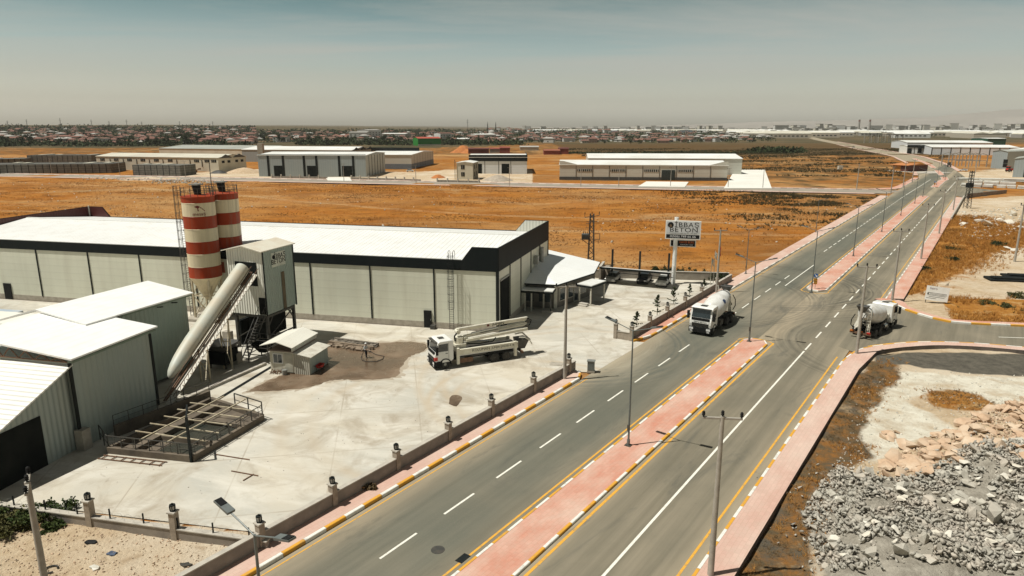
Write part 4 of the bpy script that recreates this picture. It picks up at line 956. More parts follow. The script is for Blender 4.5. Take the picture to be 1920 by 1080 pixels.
for k in range(24):
    c = pa.lerp(pb, .03 + k / 25); m.bar(c + side * 1.1, c + side * 1.4 + upn * .02, .05)
    m.bar(c + side * 1.36, c + side * 1.36 + Vector((0, 0, .6)), .035)
m.bar(pa + side * 1.36 + Vector((0, 0, .6)), pb + side * 1.36 + Vector((0, 0, .6)), .04); m.bar(pa + side * .5 + Vector((0, 0, .75)), pb + side * .5 + Vector((0, 0, .75)), .04)
m.build('hand_rail', RUST, CV)
for t in (.36, .60):
    c = pa.lerp(pb, t)
    for sd in (.2, 1.2):
        p = c + side * sd; MB().bar((p.x, p.y, 0), (p.x, p.y, p.z), .12).build('support', STEELC, CV)
    p = c + side * 1.2; q = c + side * .2
    m = MB(); m.bar((p.x, p.y, .2), (q.x, q.y, q.z * .7), .07); m.bar((p.x, p.y, p.z * .55), (q.x, q.y, p.z * .55), .08); m.bar((p.x, p.y, p.z * .95), (p.x + .9, p.y - 1.8, 1.0 if t < .5 else 2.4), .07); m.build('cross_brace', STEELC, CV)
# dark machine under the conveyor
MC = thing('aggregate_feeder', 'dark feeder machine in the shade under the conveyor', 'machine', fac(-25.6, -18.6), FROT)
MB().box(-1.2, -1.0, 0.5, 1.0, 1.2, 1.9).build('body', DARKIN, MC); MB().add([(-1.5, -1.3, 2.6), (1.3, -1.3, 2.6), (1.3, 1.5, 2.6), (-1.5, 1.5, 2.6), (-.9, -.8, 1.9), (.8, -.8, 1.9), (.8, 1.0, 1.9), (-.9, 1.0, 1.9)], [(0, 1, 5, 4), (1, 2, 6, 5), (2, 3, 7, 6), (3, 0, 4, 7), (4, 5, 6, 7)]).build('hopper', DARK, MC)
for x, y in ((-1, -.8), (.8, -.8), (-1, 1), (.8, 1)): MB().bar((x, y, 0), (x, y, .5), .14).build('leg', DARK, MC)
# ================================================================== CABIN, PIT, OFFICE ANNEX, CARPORT, WALLS, SIGN
CABIN = sheet('cabin_panel', (.58, .55, .44), pitch=.9, axis=0, joint=.3, depth=.01, strength=.3, dirt=(.42, .36, .26), dirt_amt=.4)
CABINR = sheet('cabin_ribbed', (.60, .58, .48), pitch=.22, axis=0, joint=.6, depth=.06, strength=1., dirt=(.45, .38, .28), dirt_amt=.35)
CABS = sheet('cabin_side_shaded', (.34, .40, .36), pitch=.9, axis=1, joint=.25, depth=.01, strength=.3)  # darker copy of the cabin sheet, its colour standing in for side shade
HT = thing('site_cabin', 'small pale cabin with a raised roof and lean-to on the brown wet concrete', 'cabin', fac(-19.75, -19.0), FROT)
MB().box(0, 0, 0.12, 2.75, 4.4, 2.4).build('wall', CABIN, HT)
w_ = MB().box(.35, -.05, 1.0, 1.5, .0, 2.1).build('window', WHITE, HT)
MB().box(.45, -.065, 1.1, .9, -.05, 2.0).build('pane', GLASS, w_); MB().box(.96, -.065, 1.1, 1.4, -.05, 2.0).build('pane', GLASS, w_)
dr = MB().box(1.72, -.04, .15, 2.6, -.0, 2.15).build('door', mat('cabin_door', (.52, .50, .40), .6), HT)
MB().box(-.05, -.06, 2.34, 2.8, 4.45, 2.46).build('ceiling_slab', mat('slab_brown', (.20, .15, .12), .8), HT)
m = MB(); m.extr([(-.75, 2.95), (1.15, 3.45), (2.95, 2.95), (2.95, 3.0), (1.15, 3.52), (-.75, 3.02)], 'y', -.55, 4.9); m.build('roof', sheet('cabin_roof', (.78, .76, .66), pitch=.3, axis=1, joint=.15, dirt=(.6, .52, .4)), HT)
MB().box(2.72, -.3, 2.47, 2.78, 4.85, 2.98).build('roof_side', sheet('cabin_roof_side', (.55, .55, .48), pitch=.18, axis=2, joint=.4), HT)
m = MB()
for x in (.1, 2.6):
    for y in (.1, 4.3): m.bar((x, y, 2.4), (x, y, 3.05), .08)
m.build('roof_post', DARK, HT)
m = MB(); m.add([(2.78, .0, 0), (4.5, .0, 0), (4.5, 3.9, 0), (2.78, 3.9, 0), (2.78, .0, 2.25), (4.5, .0, 1.95), (4.5, 3.9, 1.95), (2.78, 3.9, 2.25)], [(0, 1, 5, 4), (1, 2, 6, 5), (2, 3, 7, 6), (3, 0, 4, 7), (3, 2, 1, 0)])
m.build('lean_to', CABINR, HT)
MB().box(4.505, .1, .1, 4.53, 3.85, 1.95).build('lean_to_side', CABS, HT)
m = MB(); m.extr([(2.7, 2.27), (4.8, 1.92), (4.8, 1.98), (2.7, 2.34)], 'y', -.15, 4.1); m.build('lean_to_roof', WHITE2, HT)
BK = thing('bucket', 'pale bucket standing before the cabin door', 'bucket', fac(-17.9, -19.45), FROT); MB().cyl((0, 0, 0.01), (0, 0, .55), .24, .3, 14).build('body', GALV, BK, smooth=40)
m = MB(); m.tube([(.3 * math.cos(t), 0, .55 + .12 * math.sin(t)) for t in np.linspace(0, math.pi, 7)], .012, 4); m.build('handle', DARK, BK)
rb = random.Random(3)
for k in range(3):
    m = MB()
    for j in range(9): m.bar((rb.uniform(-.35, .35), rb.uniform(-.25, .25), .02), (rb.uniform(-.35, .35), rb.uniform(-.25, .25), rb.uniform(.2, .5)), .05)
    o = m.build('scrap_heap', RUST, loc=fac(-19.3 + k * .65, -19.4)); tag(o, ('rusty scrap iron at the left corner of the cabin', 'rusty scrap iron under the cabin window', 'rusty scrap iron right of the cabin window')[k], 'scrap')
BAR = thing('red_barrow', 'red wheelbarrow against the shaded side of the cabin', 'wheelbarrow', fac(-14.85, -17.6), FROT)
MB().add([(-.3, -.5, .75), (.3, -.5, .75), (.3, .5, .75), (-.3, .5, .75), (-.2, -.3, .4), (.2, -.3, .4), (.2, .3, .4), (-.2, .3, .4)], [(0, 1, 5, 4), (1, 2, 6, 5), (2, 3, 7, 6), (3, 0, 4, 7), (4, 5, 6, 7)]).build('tray', REDP, BAR)
MB().cyl((-.05, .62, .22), (.05, .62, .22), .22, n=14).build('wheel', RUBBER, BAR)
for x in (-.25, .25): MB().tube([(x * .3, .6, .25), (x, -.2, .45), (x, -.9, .85)], .025, 5).build('handle', DARK, BAR)
for x in (-.2, .2): MB().bar((x, -.35, .42), (x, -.4, 0), .04).build('leg', DARK, BAR)

# ---- settling pit with rails
PT = thing('settling_pit', 'rectangular settling pit with pipe rails and beams beside the sheds', 'pit', fac(-22.0, -38.2), FROT)
PW, PL_ = 7.7, 8.6
pc = [(0, 0), (7.4, .2), (8.3, 8.2), (1.4, 10.6)]
def edge(m, a, b, w, z0, z1):
    a = Vector((*a, 0)); b = Vector((*b, 0)); d = (b - a).normalized(); n_ = Vector((-d.y, d.x, 0)) * w / 2
    m.prism([((a - n_).x, (a - n_).y), ((b - n_).x, (b - n_).y), ((b + n_).x, (b + n_).y), ((a + n_).x, (a + n_).y)], z0, z1)
PITC = mat('stained_pit_concrete', (.17, .135, .095), .9, c2=(.08, .065, .048), scale=.7, bump=.3)
m = MB()
for i in range(4): edge(m, pc[i], pc[(i + 1) % 4], .34, 0, .52)
m.build('rim', PITC, PT)
m = MB(); m.add([(p[0], p[1], .06) for p in pc], [(0, 1, 2, 3)]); m.build('floor', PITC, PT)
m = MB(); m.add([(2.6, 3.0, .075), (7.3, 3.0, .075), (7.6, 6.0, .075), (2.9, 6.2, .075)], [(0, 1, 2, 3)]); m.add([(3.6, .5, .075), (6.8, .6, .075), (6.9, 2.6, .075), (3.8, 2.6, .075)], [(0, 1, 2, 3)])
m.build('dark_sludge', mat('sludge', (.03, .034, .028), .25, c2=(.06, .055, .04), scale=.6), PT)
m = MB(); edge(m, (2.2, .2), (3.0, 9.5), .22, .06, .5); edge(m, (2.4, 2.8), (7.5, 2.8), .2, .06, .45); edge(m, (2.8, 6.3), (7.9, 6.2), .2, .06, .45); m.build('divider', PITC, PT)
m = MB()
def rail(m, a, b, n, z0, z1, w=.06):
    a = Vector(a); b = Vector(b)
    for k in range(n + 1):
        p = a.lerp(b, k / n); m.bar((p.x, p.y, z0), (p.x, p.y, z1), w)
    m.bar((a.x, a.y, z1), (b.x, b.y, z1), w); m.bar((a.x, a.y, (z0 + z1) / 2), (b.x, b.y, (z0 + z1) / 2), w * .6)
rail(m, (0, 0, 0), (7.4, .2, 0), 6, .5, 1.45); rail(m, (7.4, .2, 0), (8.3, 8.2, 0), 6, .5, 1.4); rail(m, (8.3, 8.2, 0), (4.8, 9.4, 0), 2, .5, 1.7, .08)
rail(m, (0, 0, 0), (-2.3, 1.6, 0), 2, .1, 1.4)
m.build('rail', DARK, PT)
m = MB()
for k in range(5): m.bar((1.2 + k * .1, 1.6 + k * 1.5, 1.25), (7.9 + k * .1, 1.2 + k * 1.5, 1.3), .075)
for x in (2.9, 5.2): m.bar((x, .1, 1.35), (x + .9, 9.3, 1.38), .08)
m.build('cross_beam', STEELC, PT)
m = MB()
for k in range(9): m.bar((.4 + k * .85, .25, .55), (.4 + k * .85, .25, 1.4), .03)
for k in range(9): m.bar((7.45 + k * .1, .5 + k * .9, .55), (7.45 + k * .1, .5 + k * .9, 1.35), .03)
m.build('mesh_wire', DARK, PT)
m = MB(); m.bar((7.35, .1, 0), (7.35, .1, 3.7), .16); m.bar((7.35, .1, 3.65), (5.6, 2.4, 3.55), .12); m.bar((5.6, 2.4, 3.6), (5.6, 2.4, 3.0), .08); m.build('hoist_post', BLACK, PT)
m = MB(); edge(m, (-1.7, 2.5), (1.0, 11.0), .3, 0, 1.0); m.build('retaining_wall', PITC, PT)
m = MB(); rail(m, (-1.7, 2.5, 0), (1.0, 11.0, 0), 7, 1.0, 1.9, .04); m.build('mesh_rail', DARK, PT)
LD = thing('timber_ladder', 'long wooden ladder lying on the yard along the pit rim', 'ladder', fac(-22.0, -39.3, .03), FROT)
m = MB(); m.bar((0, 0, .03), (5.6, .15, .03), .07); m.bar((0, .55, .03), (5.6, .7, .03), .07)
for k in range(7): m.bar((.3 + k * .85, .02, .05), (.3 + k * .85, .65, .05), .06)
m.build('rails_with_rungs', RUST, LD)
for k, (a, b, lab) in enumerate(((( 405, 853), (468, 863), 'thin steel bar lying right of the pit'), ((434, 884), (484, 893), 'long rusty rod lying on the yard'), ((456, 902), (476, 890), 'short rod crossing the long rusty rod'))):
    A_, B_ = at(*a), at(*b); m = MB(); m.bar((0, 0, .04), tuple((B_ - A_) + Vector((0, 0, .04))), .07); tag(m.build('steel_rod', RUST, loc=A_), lab, 'rod')

# ---- office annex against the hall's end wall
AN = thing('office_annex', 'low office with wide white hipped roof and canopies against the hall end', 'office', F0, FROT)
ap = [(0.08, 12.9), (5.0, 12.9), (8.8, 21.3), (8.8, 29.2), (0.08, 29.2)]
MB().prism(ap, 0, 3.4).build('wall', mat('annex_render', (.12, .115, .10), .8, c2=(.20, .18, .15), scale=.5), AN)
ev = [(0.07, 12.2), (5.4, 12.2), (9.5, 21.2), (9.5, 29.8), (.07, 29.8)]
rp = (.07, 19.2, 5.5); rq = (.07, 29.8, 5.5)
ROOFA = sheet('annex_roof', (.82, .83, .80), pitch=.8, axis=1, joint=.15, depth=.03, dirt=(.66, .64, .56), streak=.4, shape='box')
m = MB(); m.add([(*ev[0], 3.62), (*ev[1], 3.62), (*ev[2], 3.62), (*ev[3], 3.62), rp, rq, (*ev[0], 3.5), (*ev[1], 3.5), (*ev[2], 3.5), (*ev[3], 3.5), (*ev[4], 3.5)],
      [(0, 1, 4), (1, 2, 4), (2, 3, 5, 4), (0, 6, 7, 1), (1, 7, 8, 2), (2, 8, 9, 3), (10, 9, 8, 7, 6), (3, 9, 10, 5)])
m.build('roof', ROOFA, AN)
m = MB()
for a, b in zip(ev[:3], ev[1:4]): edge(m, a, b, .16, 3.44, 3.60)
m.build('fascia', BLACK, AN)
def canopy(x0, y0, x1, y1, z, ang, posts):
    c = MB(); M_ = Matrix.Translation((x0, y0, 0)) @ Matrix.Rotation(ang, 4, 'Z'); c.M = M_
    w2, d2 = x1, y1
    c.box(0, 0, z, w2, d2, z + .12); o = c.build('canopy_roof', WHITE, AN)
    f = MB(); f.M = M_; f.box(-.05, -.05, z - .28, w2 + .05, d2 + .05, z - .01); f.build('canopy_edge', BLACK, o)
    for px_, py_ in posts:
        p = MB(); p.M = M_; p.box(px_ - .09, py_ - .09, 0, px_ + .09, py_ + .09, z - .2); p.build('column', WHITE2 if px_ < 4.5 else DARK, AN)
canopy(.15, 10.4, 4.9, 2.2, 2.95, 0, [(1.0, .3), (1.9, .3), (4.6, .2), (3.3, 2.0)])
canopy(7.6, 16.4, 2.4, 4.2, 2.85, R(-24), [(2.2, .2), (2.2, 4.0), (.3, .2)])
MB().box(3.6, 10.3, 0, 5.0, 11.0, .22).build('step', COPING, AN); 
m = MB(); m.M = Matrix.Translation((7.7, 16.2, 0)) @ Matrix.Rotation(R(-24), 4, 'Z'); m.box(.2, -.9, 0, 2.0, .1, .18); m.box(.4, -.5, .18, 1.9, .1, .36); m.build('step', COPING, AN)
def onwall(m, t0, t1, z0, z1, a, b, off=.03):
    a = Vector((*a, 0)); b = Vector((*b, 0)); d = (b - a).normalized(); n_ = Vector((d.y, -d.x, 0)); L_ = (b - a).length
    p = a + d * t0; q = a + d * t1
    m.prism([(p.x, p.y), ((p + n_ * off).x, (p + n_ * off).y), ((q + n_ * off).x, (q + n_ * off).y), (q.x, q.y)], z0, z1)
for t0, t1, z0, z1, nm in ((1.2, 2.6, .9, 2.6, 'window'), (3.4, 4.6, .9, 2.6, 'window'), (5.0, 6.0, .1, 2.5, 'door'), (6.6, 8.2, .9, 2.6, 'window')):
    m = MB(); onwall(m, t0 - .1, t1 + .1, z0 - .1, z1 + .1, ap[1], ap[2], .03); o = m.build(nm, WHITE2, AN)
    m = MB(); onwall(m, t0, t1, z0, z1, ap[1], ap[2], .045); m.build('pane', GLASS, o)
for t0, t1 in ((.6, 1.8), (2.6, 4.2)):
    m = MB(); onwall(m, t0, t1, .9, 2.6, ap[0], ap[1], .04); m.build('window', GLASS, AN)
MB().box(4.85, 12.75, 0, 5.25, 13.15, 3.4).build('column', WHITE2, AN)

# ---- boundary walls with lantern pillars
def wall_line(name, label, a, b, h, thick, pillars, ph=1.75, mtw=None, cop=True, stakes=0, wire=False, lantern=True):
    d = (b - a); L_ = d.length; T = thing(name, label, 'wall', a, math.atan2(d.y, d.x))
    MB().box(0, -thick / 2, -.6, L_, thick / 2, h).build('wall_body', mtw or WALLC, T)
    if cop: MB().box(-.02, -thick / 2 - .05, h, L_ + .02, thick / 2 + .05, h + .07).build('coping', COPING, T)
    for t in pillars:
        p = MB().box(t - .2, -.22, -.6, t + .2, .22, ph).build('pillar', PLASTER, T)
        MB().box(t - .26, -.28, ph, t + .26, .28, ph + .09).build('capstone', COPING, p)
        if lantern:
            m = MB(); m.prism([(t + .17 * math.cos(k), .17 * math.sin(k)) for k in np.linspace(0, 2 * math.pi, 7)[:-1]], ph + .1, ph + .16); m.prism([(t + .19 * math.cos(k), .19 * math.sin(k)) for k in np.linspace(0, 2 * math.pi, 7)[:-1]], ph + .46, ph + .52)
            for k in np.linspace(0, 2 * math.pi, 7)[:-1]: m.bar((t + .16 * math.cos(k), .16 * math.sin(k), ph + .16), (t + .18 * math.cos(k), .18 * math.sin(k), ph + .46), .035)
            m.prism([(t + .07 * math.cos(k), .07 * math.sin(k)) for k in np.linspace(0, 2 * math.pi, 7)[:-1]], ph + .52, ph + .6)
            l = m.build('lantern', BLACK, p)
            m = MB(); m.prism([(t + .13 * math.cos(k), .13 * math.sin(k)) for k in np.linspace(0, 2 * math.pi, 7)[:-1]], ph + .16, ph + .46); m.build('lantern_glass', LAMPG, p)
    for k in range(stakes):
        t = L_ * (k + .5) / stakes
        MB().bar((t, 0, h), (t, 0, h + .75), .07).build('fence_post', BLACK, T)
    if wire:
        m = MB(); q = [(t, .06 + .13 * math.sin(t * 9), h + .4 + .16 * math.cos(t * 9)) for t in np.linspace(0, L_, int(L_ * 8))]
        m.tube(q, .006, 3); m.build('barbed_wire', GALV, T)
    return T
ST = lambda s, t: road(s, t)
wall_line('yard_wall', 'low rendered wall with lantern pillars between the yard and the front pavement', ST(-6, 33.55), ST(59.1, 33.55), 1.15, .28, [27.3, 32.9, 38.9, 44.8, 50.6, 57.3, 63.9], ph=1.75)
a = Vector((-14.75, 36.6, 0)); b = at(-60, 930, .9); b.z = 0
wall_line('yard_wall', 'side wall with barbed wire and lantern pillars above the rubble plot', a, b, .62, .3, [6.4, 12.6], ph=1.75, stakes=9, wire=True)
for k in range(5):
    pass
g0, g1 = at(1154, 634), at(1190, 646)
wall_line('yard_wall', 'short stone-faced gate wall at the far side of the yard entrance', g0, ST(72.2, 33.25), .95, .28, [0.0, (ST(72.2, 33.25) - g0).length], ph=1.8, mtw=PLASTER)
wall_line('yard_wall', 'low wall with lantern pillars between the forecourt and the far pavement', ST(72.5, 33.3), ST(111.5, 33.9), 1.1, .3, [5.2, 11.0, 17.6, 24.4, 31.5], ph=1.8)
BLOCK = mat('bare_block_wall', (.30, .27, .22), .95, c2=(.19, .16, .13), scale=.9, bump=.4)
wall_line('rear_wall', 'rough block wall behind the carport at the edge of the orange field', ST(111.3, 34.2), ST(100.0, 55.5), 1.35, .3, [], mtw=BLOCK)
wall_line('rear_wall', 'block wall running behind the hall along the orange field', fac(9.6, 35.5), fac(9.4, 31.0), 2.6, .3, [], mtw=PLASTER)

# ---- carport with three cars
CP_a, CP_b = ST(97.6, 50.4), ST(99.7, 40.2)
CP = thing('carport', 'long white-roofed carport on dark posts by the rear wall', 'carport', (CP_a.x, CP_a.y, 0), math.atan2((CP_b - CP_a).y, (CP_b - CP_a).x))
LC = (CP_b - CP_a).length
MB().extr([(-.6, 2.75), (3.3, 2.05), (3.3, 2.15), (-.6, 2.87)], 'x', -.4, LC + .5).build('roof', WHITE, CP)
MB().box(-.4, -.66, 2.56, LC + .5, -.605, 2.84).build('front_beam', BLACK, CP)
for x in (.6, LC / 2, LC - .5): MB().box(x - .14, 3.0, 0, x + .14, 3.28, 5.2).build('post', BLACK, CP)
m = MB(); 
for x in (.6, LC / 2, LC - .5): m.bar((x, 3.1, 1.98), (x, -.5, 2.65), .12)
m.bar((-.3, 3.1, 1.3), (LC + .3, 3.1, 1.3), .08); m.build('roof_beam', BLACK, CP)
MB().box(-.5, 2.7, 0, .3, 3.3, 2.4).build('end_pier', PLASTER, CP)

# ---- name sign on a white column
SG = thing('roadside_sign', 'tall white column sign with a big name board over a small black board', 'sign', ST(103.9, 40.9), ROADROT - math.pi / 2 - R(8))
MB().cyl((0, 0, 0), (0, 0, 10.9), .34, n=20).build('column', WHITE, SG, smooth=40)
SG.rotation_euler = (0, 0, R(-14))
m = MB(); m.box(-1.65, -.75, 7.5, 3.8, -.36, 10.45); bx = m.build('board', WHITE, SG)
MB().box(-1.5, -.765, 8.35, 3.65, -.752, 10.3).build('face', mat('sign_face', (.62, .63, .62), .4), bx)
MB().box(-1.5, -.765, 7.65, 3.65, -.752, 8.25).build('phone_strip', BLACKP, bx)
WTX = mat('white_lettering', (.8, .8, .78), .5)
text_mesh('İBBAŞ', 1.06, 'lettering', BLACKP, bx, face_m((1.62, -.77, 9.78), (1, 0, 0)), squash=1.18, depth=.004, space=1.1)
text_mesh('BETON', 1.0, 'lettering', BLACKP, bx, face_m((1.2, -.77, 8.98), (1, 0, 0)), squash=1.30, depth=.004, space=1.08)
text_mesh('HAZIR BETON SAN. VE TİC. LTD. ŞTİ.', .22, 'lettering', BLACKP, bx, face_m((1.1, -.77, 8.46), (1, 0, 0)), squash=1.15, depth=.003)
text_mesh('0(536) 749 66 66', .5, 'lettering', WTX, bx, face_m((1.1, -.77, 7.95), (1, 0, 0)), squash=1.15, depth=.004)
m = MB(); m.M = face_m((-.86, -.772, 9.75), (1, 0, 0)); m.prism([(.46 * math.cos(t), .46 * math.sin(t)) for t in np.linspace(-1.0, math.pi + 1.0, 15)], 0, .006); cr_ = m.build('crest', BLACKP, bx)
m = MB(); m.M = face_m((-.86, -.78, 9.62), (1, 0, 0)); m.prism([(-.22, -.2), (.22, -.2), (.16, .12), (0, .3), (-.16, .12)], 0, .006); m.build('crest_figure', mat('crest_bronze', (.16, .10, .05), .6), cr_)
m = MB(); m.box(-.85, .1, 6.15, 3.2, .34, 7.3); b2 = m.build('small_board', WHITE, SG)
MB().box(-.72, .08, 6.27, 3.07, .1, 7.18).build('face', BLACKP, b2)
text_mesh('HAVİS BÜFE', .46, 'lettering', mat('orange_lettering', (.7, .16, .03), .5), b2, face_m((1.75, .075, 6.9), (1, 0, 0)), squash=.9, depth=.004)
text_mesh('TOSTLAR • ÇAY', .28, 'lettering', WTX, b2, face_m((1.75, .075, 6.5), (1, 0, 0)), depth=.004)

# ---- three flag poles
for k, (px, c, lab) in enumerate(((1331.5, WHITE2, 'left flagpole with a furled white flag'), (1337, WHITE2, 'middle flagpole with a narrow white flag'), (1343, REDP, 'right flagpole with a red flag'))):
    p = at(px, 534); FP = thing('flagpole', lab + ' beside the forecourt wall', 'flagpole', p, R(20), 'flagpoles by the forecourt wall')
    hh = 4.6 + k * 1.0
    MB().cyl((0, 0, 0), (0, 0, hh), .06, .04, 8).build('pole', WHITE2, FP, smooth=40)
    m = MB(); ln = 1.4 if k == 2 else 1.1
    vs = []; fs = []
    for i in range(7):
        z = hh - .15 - ln * i / 6
        for j in range(5): vs.append((.05 + .10 * j + .03 * math.sin(i * 1.3), .10 * math.sin(j * 1.6 + i * .7), z - .10 * j))
    for i in range(6):
        for j in range(4): fs.append((i * 5 + j, i * 5 + j + 1, (i + 1) * 5 + j + 1, (i + 1) * 5 + j))
    m.add(vs, fs); fo = m.build('flag', c, FP, smooth=60)
    sm = fo.modifiers.new('thickness', 'SOLIDIFY'); sm.thickness = .01

# ---- electric cabinet at the pavement end
EC = thing('electric_cabinet', 'grey electric cabinet standing off the end of the kerb at the yard entrance', 'cabinet', at(1108, 698), FROT)
MB().box(-.4, -.3, 0, .4, .3, .2).build('base', CONC, EC); MB().box(-.36, -.26, .2, .36, .26, 1.25).build('body', GALV, EC); MB().box(-.3, -.275, .3, .3, -.26, 1.15).build('door', LAMPGREY, EC); MB().box(-.42, -.32, 1.25, .42, .32, 1.32).build('cap', GALV, EC)
# ================================================================== LORRIES
CABG = glass_mat('lorry_glass', (.012, .018, .02), .06)
CREAMW = mat('pump_cream_white', (.74, .71, .58), .4, c2=(.60, .56, .44), scale=1.5)
ORANGEL = mat('orange_lens', (.6, .16, .02), .3); REDL = mat('red_lens', (.5, .02, .015), .3); HEADL = mat('headlight_glass', (.75, .75, .72), .1, c2=(.55, .55, .53), scale=4)
CHROME = mat('bright_metal', (.6, .6, .58), .25, .9, c2=(.45, .45, .43), scale=3)
def wheel(T, x, y, r=.52, w=.34, dual=False):
    o = 1 if y > 0 else -1
    m = MB(); m.M = Matrix.Translation((x, y, r)) @ Matrix.Rotation(math.pi / 2, 4, 'X')
    hw = w / 2 if not dual else w * .95
    m.lathe([(r * .55, -hw), (r * .9, -hw), (r, -hw * .8), (r, hw * .8), (r * .9, hw), (r * .55, hw)], 24)
    t = m.build('wheel', RUBBER, T, smooth=40)
    m = MB(); m.M = Matrix.Translation((x, y + o * (hw - .1), r)) @ Matrix.Rotation(-o * math.pi / 2, 4, 'X'); m.lathe([(r * .56, 0), (r * .56, .09), (r * .42, .06), (r * .25, .02 if dual else .12), (r * .12, .12), (.02, .13)], 18); m.build('rim', GALV if not dual else DARK, t, smooth=30)
def cab(T, x0, banner=None, roofhatch=True, low=.72, red_mark=False):
    """forward-control cab, front at +x"""
    L_ = 2.05; f = x0 + L_
    pr = [(x0, 1.0), (x0 + .35, low + .05), (f - .05, low), (f + .06, low + .55), (f + .03, 1.62), (f - .10, 1.95), (f - .32, 2.96), (f - .55, 3.10), (x0 + .15, 3.14), (x0, 3.0)]
    m = MB(); m.extr(pr, 'y', -1.22, 1.22); body = m.build('cab', WHITE, T)
    bv = body.modifiers.new('bevel', 'BEVEL'); bv.width = .07; bv.segments = 2; bv.limit_method = 'ANGLE'; bv.angle_limit = R(20)
    # windscreen following the rake
    def fr(z):  # front x at height z
        for (xa, za), (xb, zb) in zip(pr[2:8], pr[3:9]):
            if za <= z <= zb: return xa + (xb - xa) * (z - za) / (zb - za)
        return f
    m = MB(); z0, z1 = 1.98, 2.88
    m.add([(fr(z0) + .02, -1.05, z0), (fr(z0) + .02, 1.05, z0), (fr(z1) + .025, .98, z1), (fr(z1) + .025, -.98, z1), (fr(z0) - .1, -1.05, z0), (fr(z0) - .1, 1.05, z0), (fr(z1) - .1, .98, z1), (fr(z1) - .1, -.98, z1)], [(0, 1, 2, 3), (4, 7, 6, 5), (0, 4, 5, 1), (1, 5, 6, 2), (2, 6, 7, 3), (3, 7, 4, 0)])
    m.build('windscreen', CABG, body)
    MB().box(f - .38, -1.1, 2.93, f - .02, 1.1, 2.98).build('sun_visor', DARK, body)
    MB().box(f - .05, -1.0, 1.66, f + .055, 1.0, 1.95).build('wiper_panel', BLACKP, body)
    g_ = MB().box(f - .02, -.92, .98, f + .085, .92, 1.36).build('grille', BLACKP, body)
    for k in range(3): MB().box(f + .08, -.88, 1.04 + k * .1, f + .10, .88, 1.07 + k * .1).build('grille_bar', DARK, g_)
    mm = MB(); mm.box(f - .25, -1.24, .36, f + .13, 1.24, low + .2); bu = mm.build('bumper', BLACKP, T)
    for y in (-.95, .95):
        MB().box(f + .05, y - .22, .62, f + .15, y + .22, .86).build('headlight', HEADL, bu)
        MB().box(f + .05, y - .14, .42, f + .145, y + .14, .53).build('fog_light', HEADL, bu)
    for s_ in (-1, 1):
        m = MB(); m.extr([(x0 + .62, 1.98), (f - .22, 1.98), (f - .45, 2.78), (x0 + .62, 2.82)], 'y', s_ * 1.19, s_ * 1.235); m.build('side_window', CABG, body)
        m = MB(); m.box(x0 + .54, s_ * 1.2, .85, x0 + .565, s_ * 1.228, 2.9); m.box(f - .2, s_ * 1.2, .8, f - .175, s_ * 1.228, 1.95); m.build('door_seam', DARK, body)
        MB().box(x0 + .65, s_ * 1.2, 1.72, x0 + .9, s_ * 1.25, 1.78).build('door_handle', BLACKP, body)
        m = MB(); m.box(f - .24, s_ * 1.32, 1.75, f - .02, s_ * 1.56, 2.6); m.bar((f - .3, s_ * 1.2, 2.7), (f - .12, s_ * 1.45, 2.55), .05); m.bar((f - .3, s_ * 1.2, 1.8), (f - .12, s_ * 1.45, 1.85), .05); m.build('mirror', BLACKP, body)
        m = MB(); cxw = x0 + .95; m.extr([(cxw + .68 * math.cos(t), .52 + .68 * math.sin(t)) for t in np.linspace(0, math.pi, 13)] + [(cxw - .56, .52)] + [(cxw + .56 * math.cos(t), .52 + .56 * math.sin(t)) for t in np.linspace(math.pi, 0, 13)], 'y', s_ * .85, s_ * 1.245); m.build('wheel_arch', BLACKP, T)
        MB().box(f - .75, s_ * .9, .36, f - .2, s_ * 1.26, .95).build('step', BLACKP, T)
    if roofhatch: MB().box(x0 + .7, -.35, 3.08, x0 + 1.3, .35, 3.16).build('roof_hatch', DARK, body)
    if banner:
        m = MB().box(f - .04, -.98, 1.4, f + .1, .98, 1.63).build('banner', WHITE, body)
        text_mesh(banner, .24, 'lettering', BLACKP, m, face_m((f + .105, 0, 1.515), (0, 1, 0)), squash=.95, depth=.003)
    return body
def chassis(T, xr, xf, axles, dual):
    m = MB(); m.box(xr, -.48, .62, xf, -.36, .92); m.box(xr, .36, .62, xf, .48, .92)
    for x in np.arange(xr + .3, xf - .2, 1.1): m.box(x, -.36, .68, x + .12, .36, .86)
    m.build('chassis_rail', BLACK, T)
    for x in axles:
        MB().cyl((x, -1.0, .52), (x, 1.0, .52), .09, n=8).build('axle', BLACK, T)
        for y in (-1.0, 1.0): wheel(T, x, y, dual=x in dual)
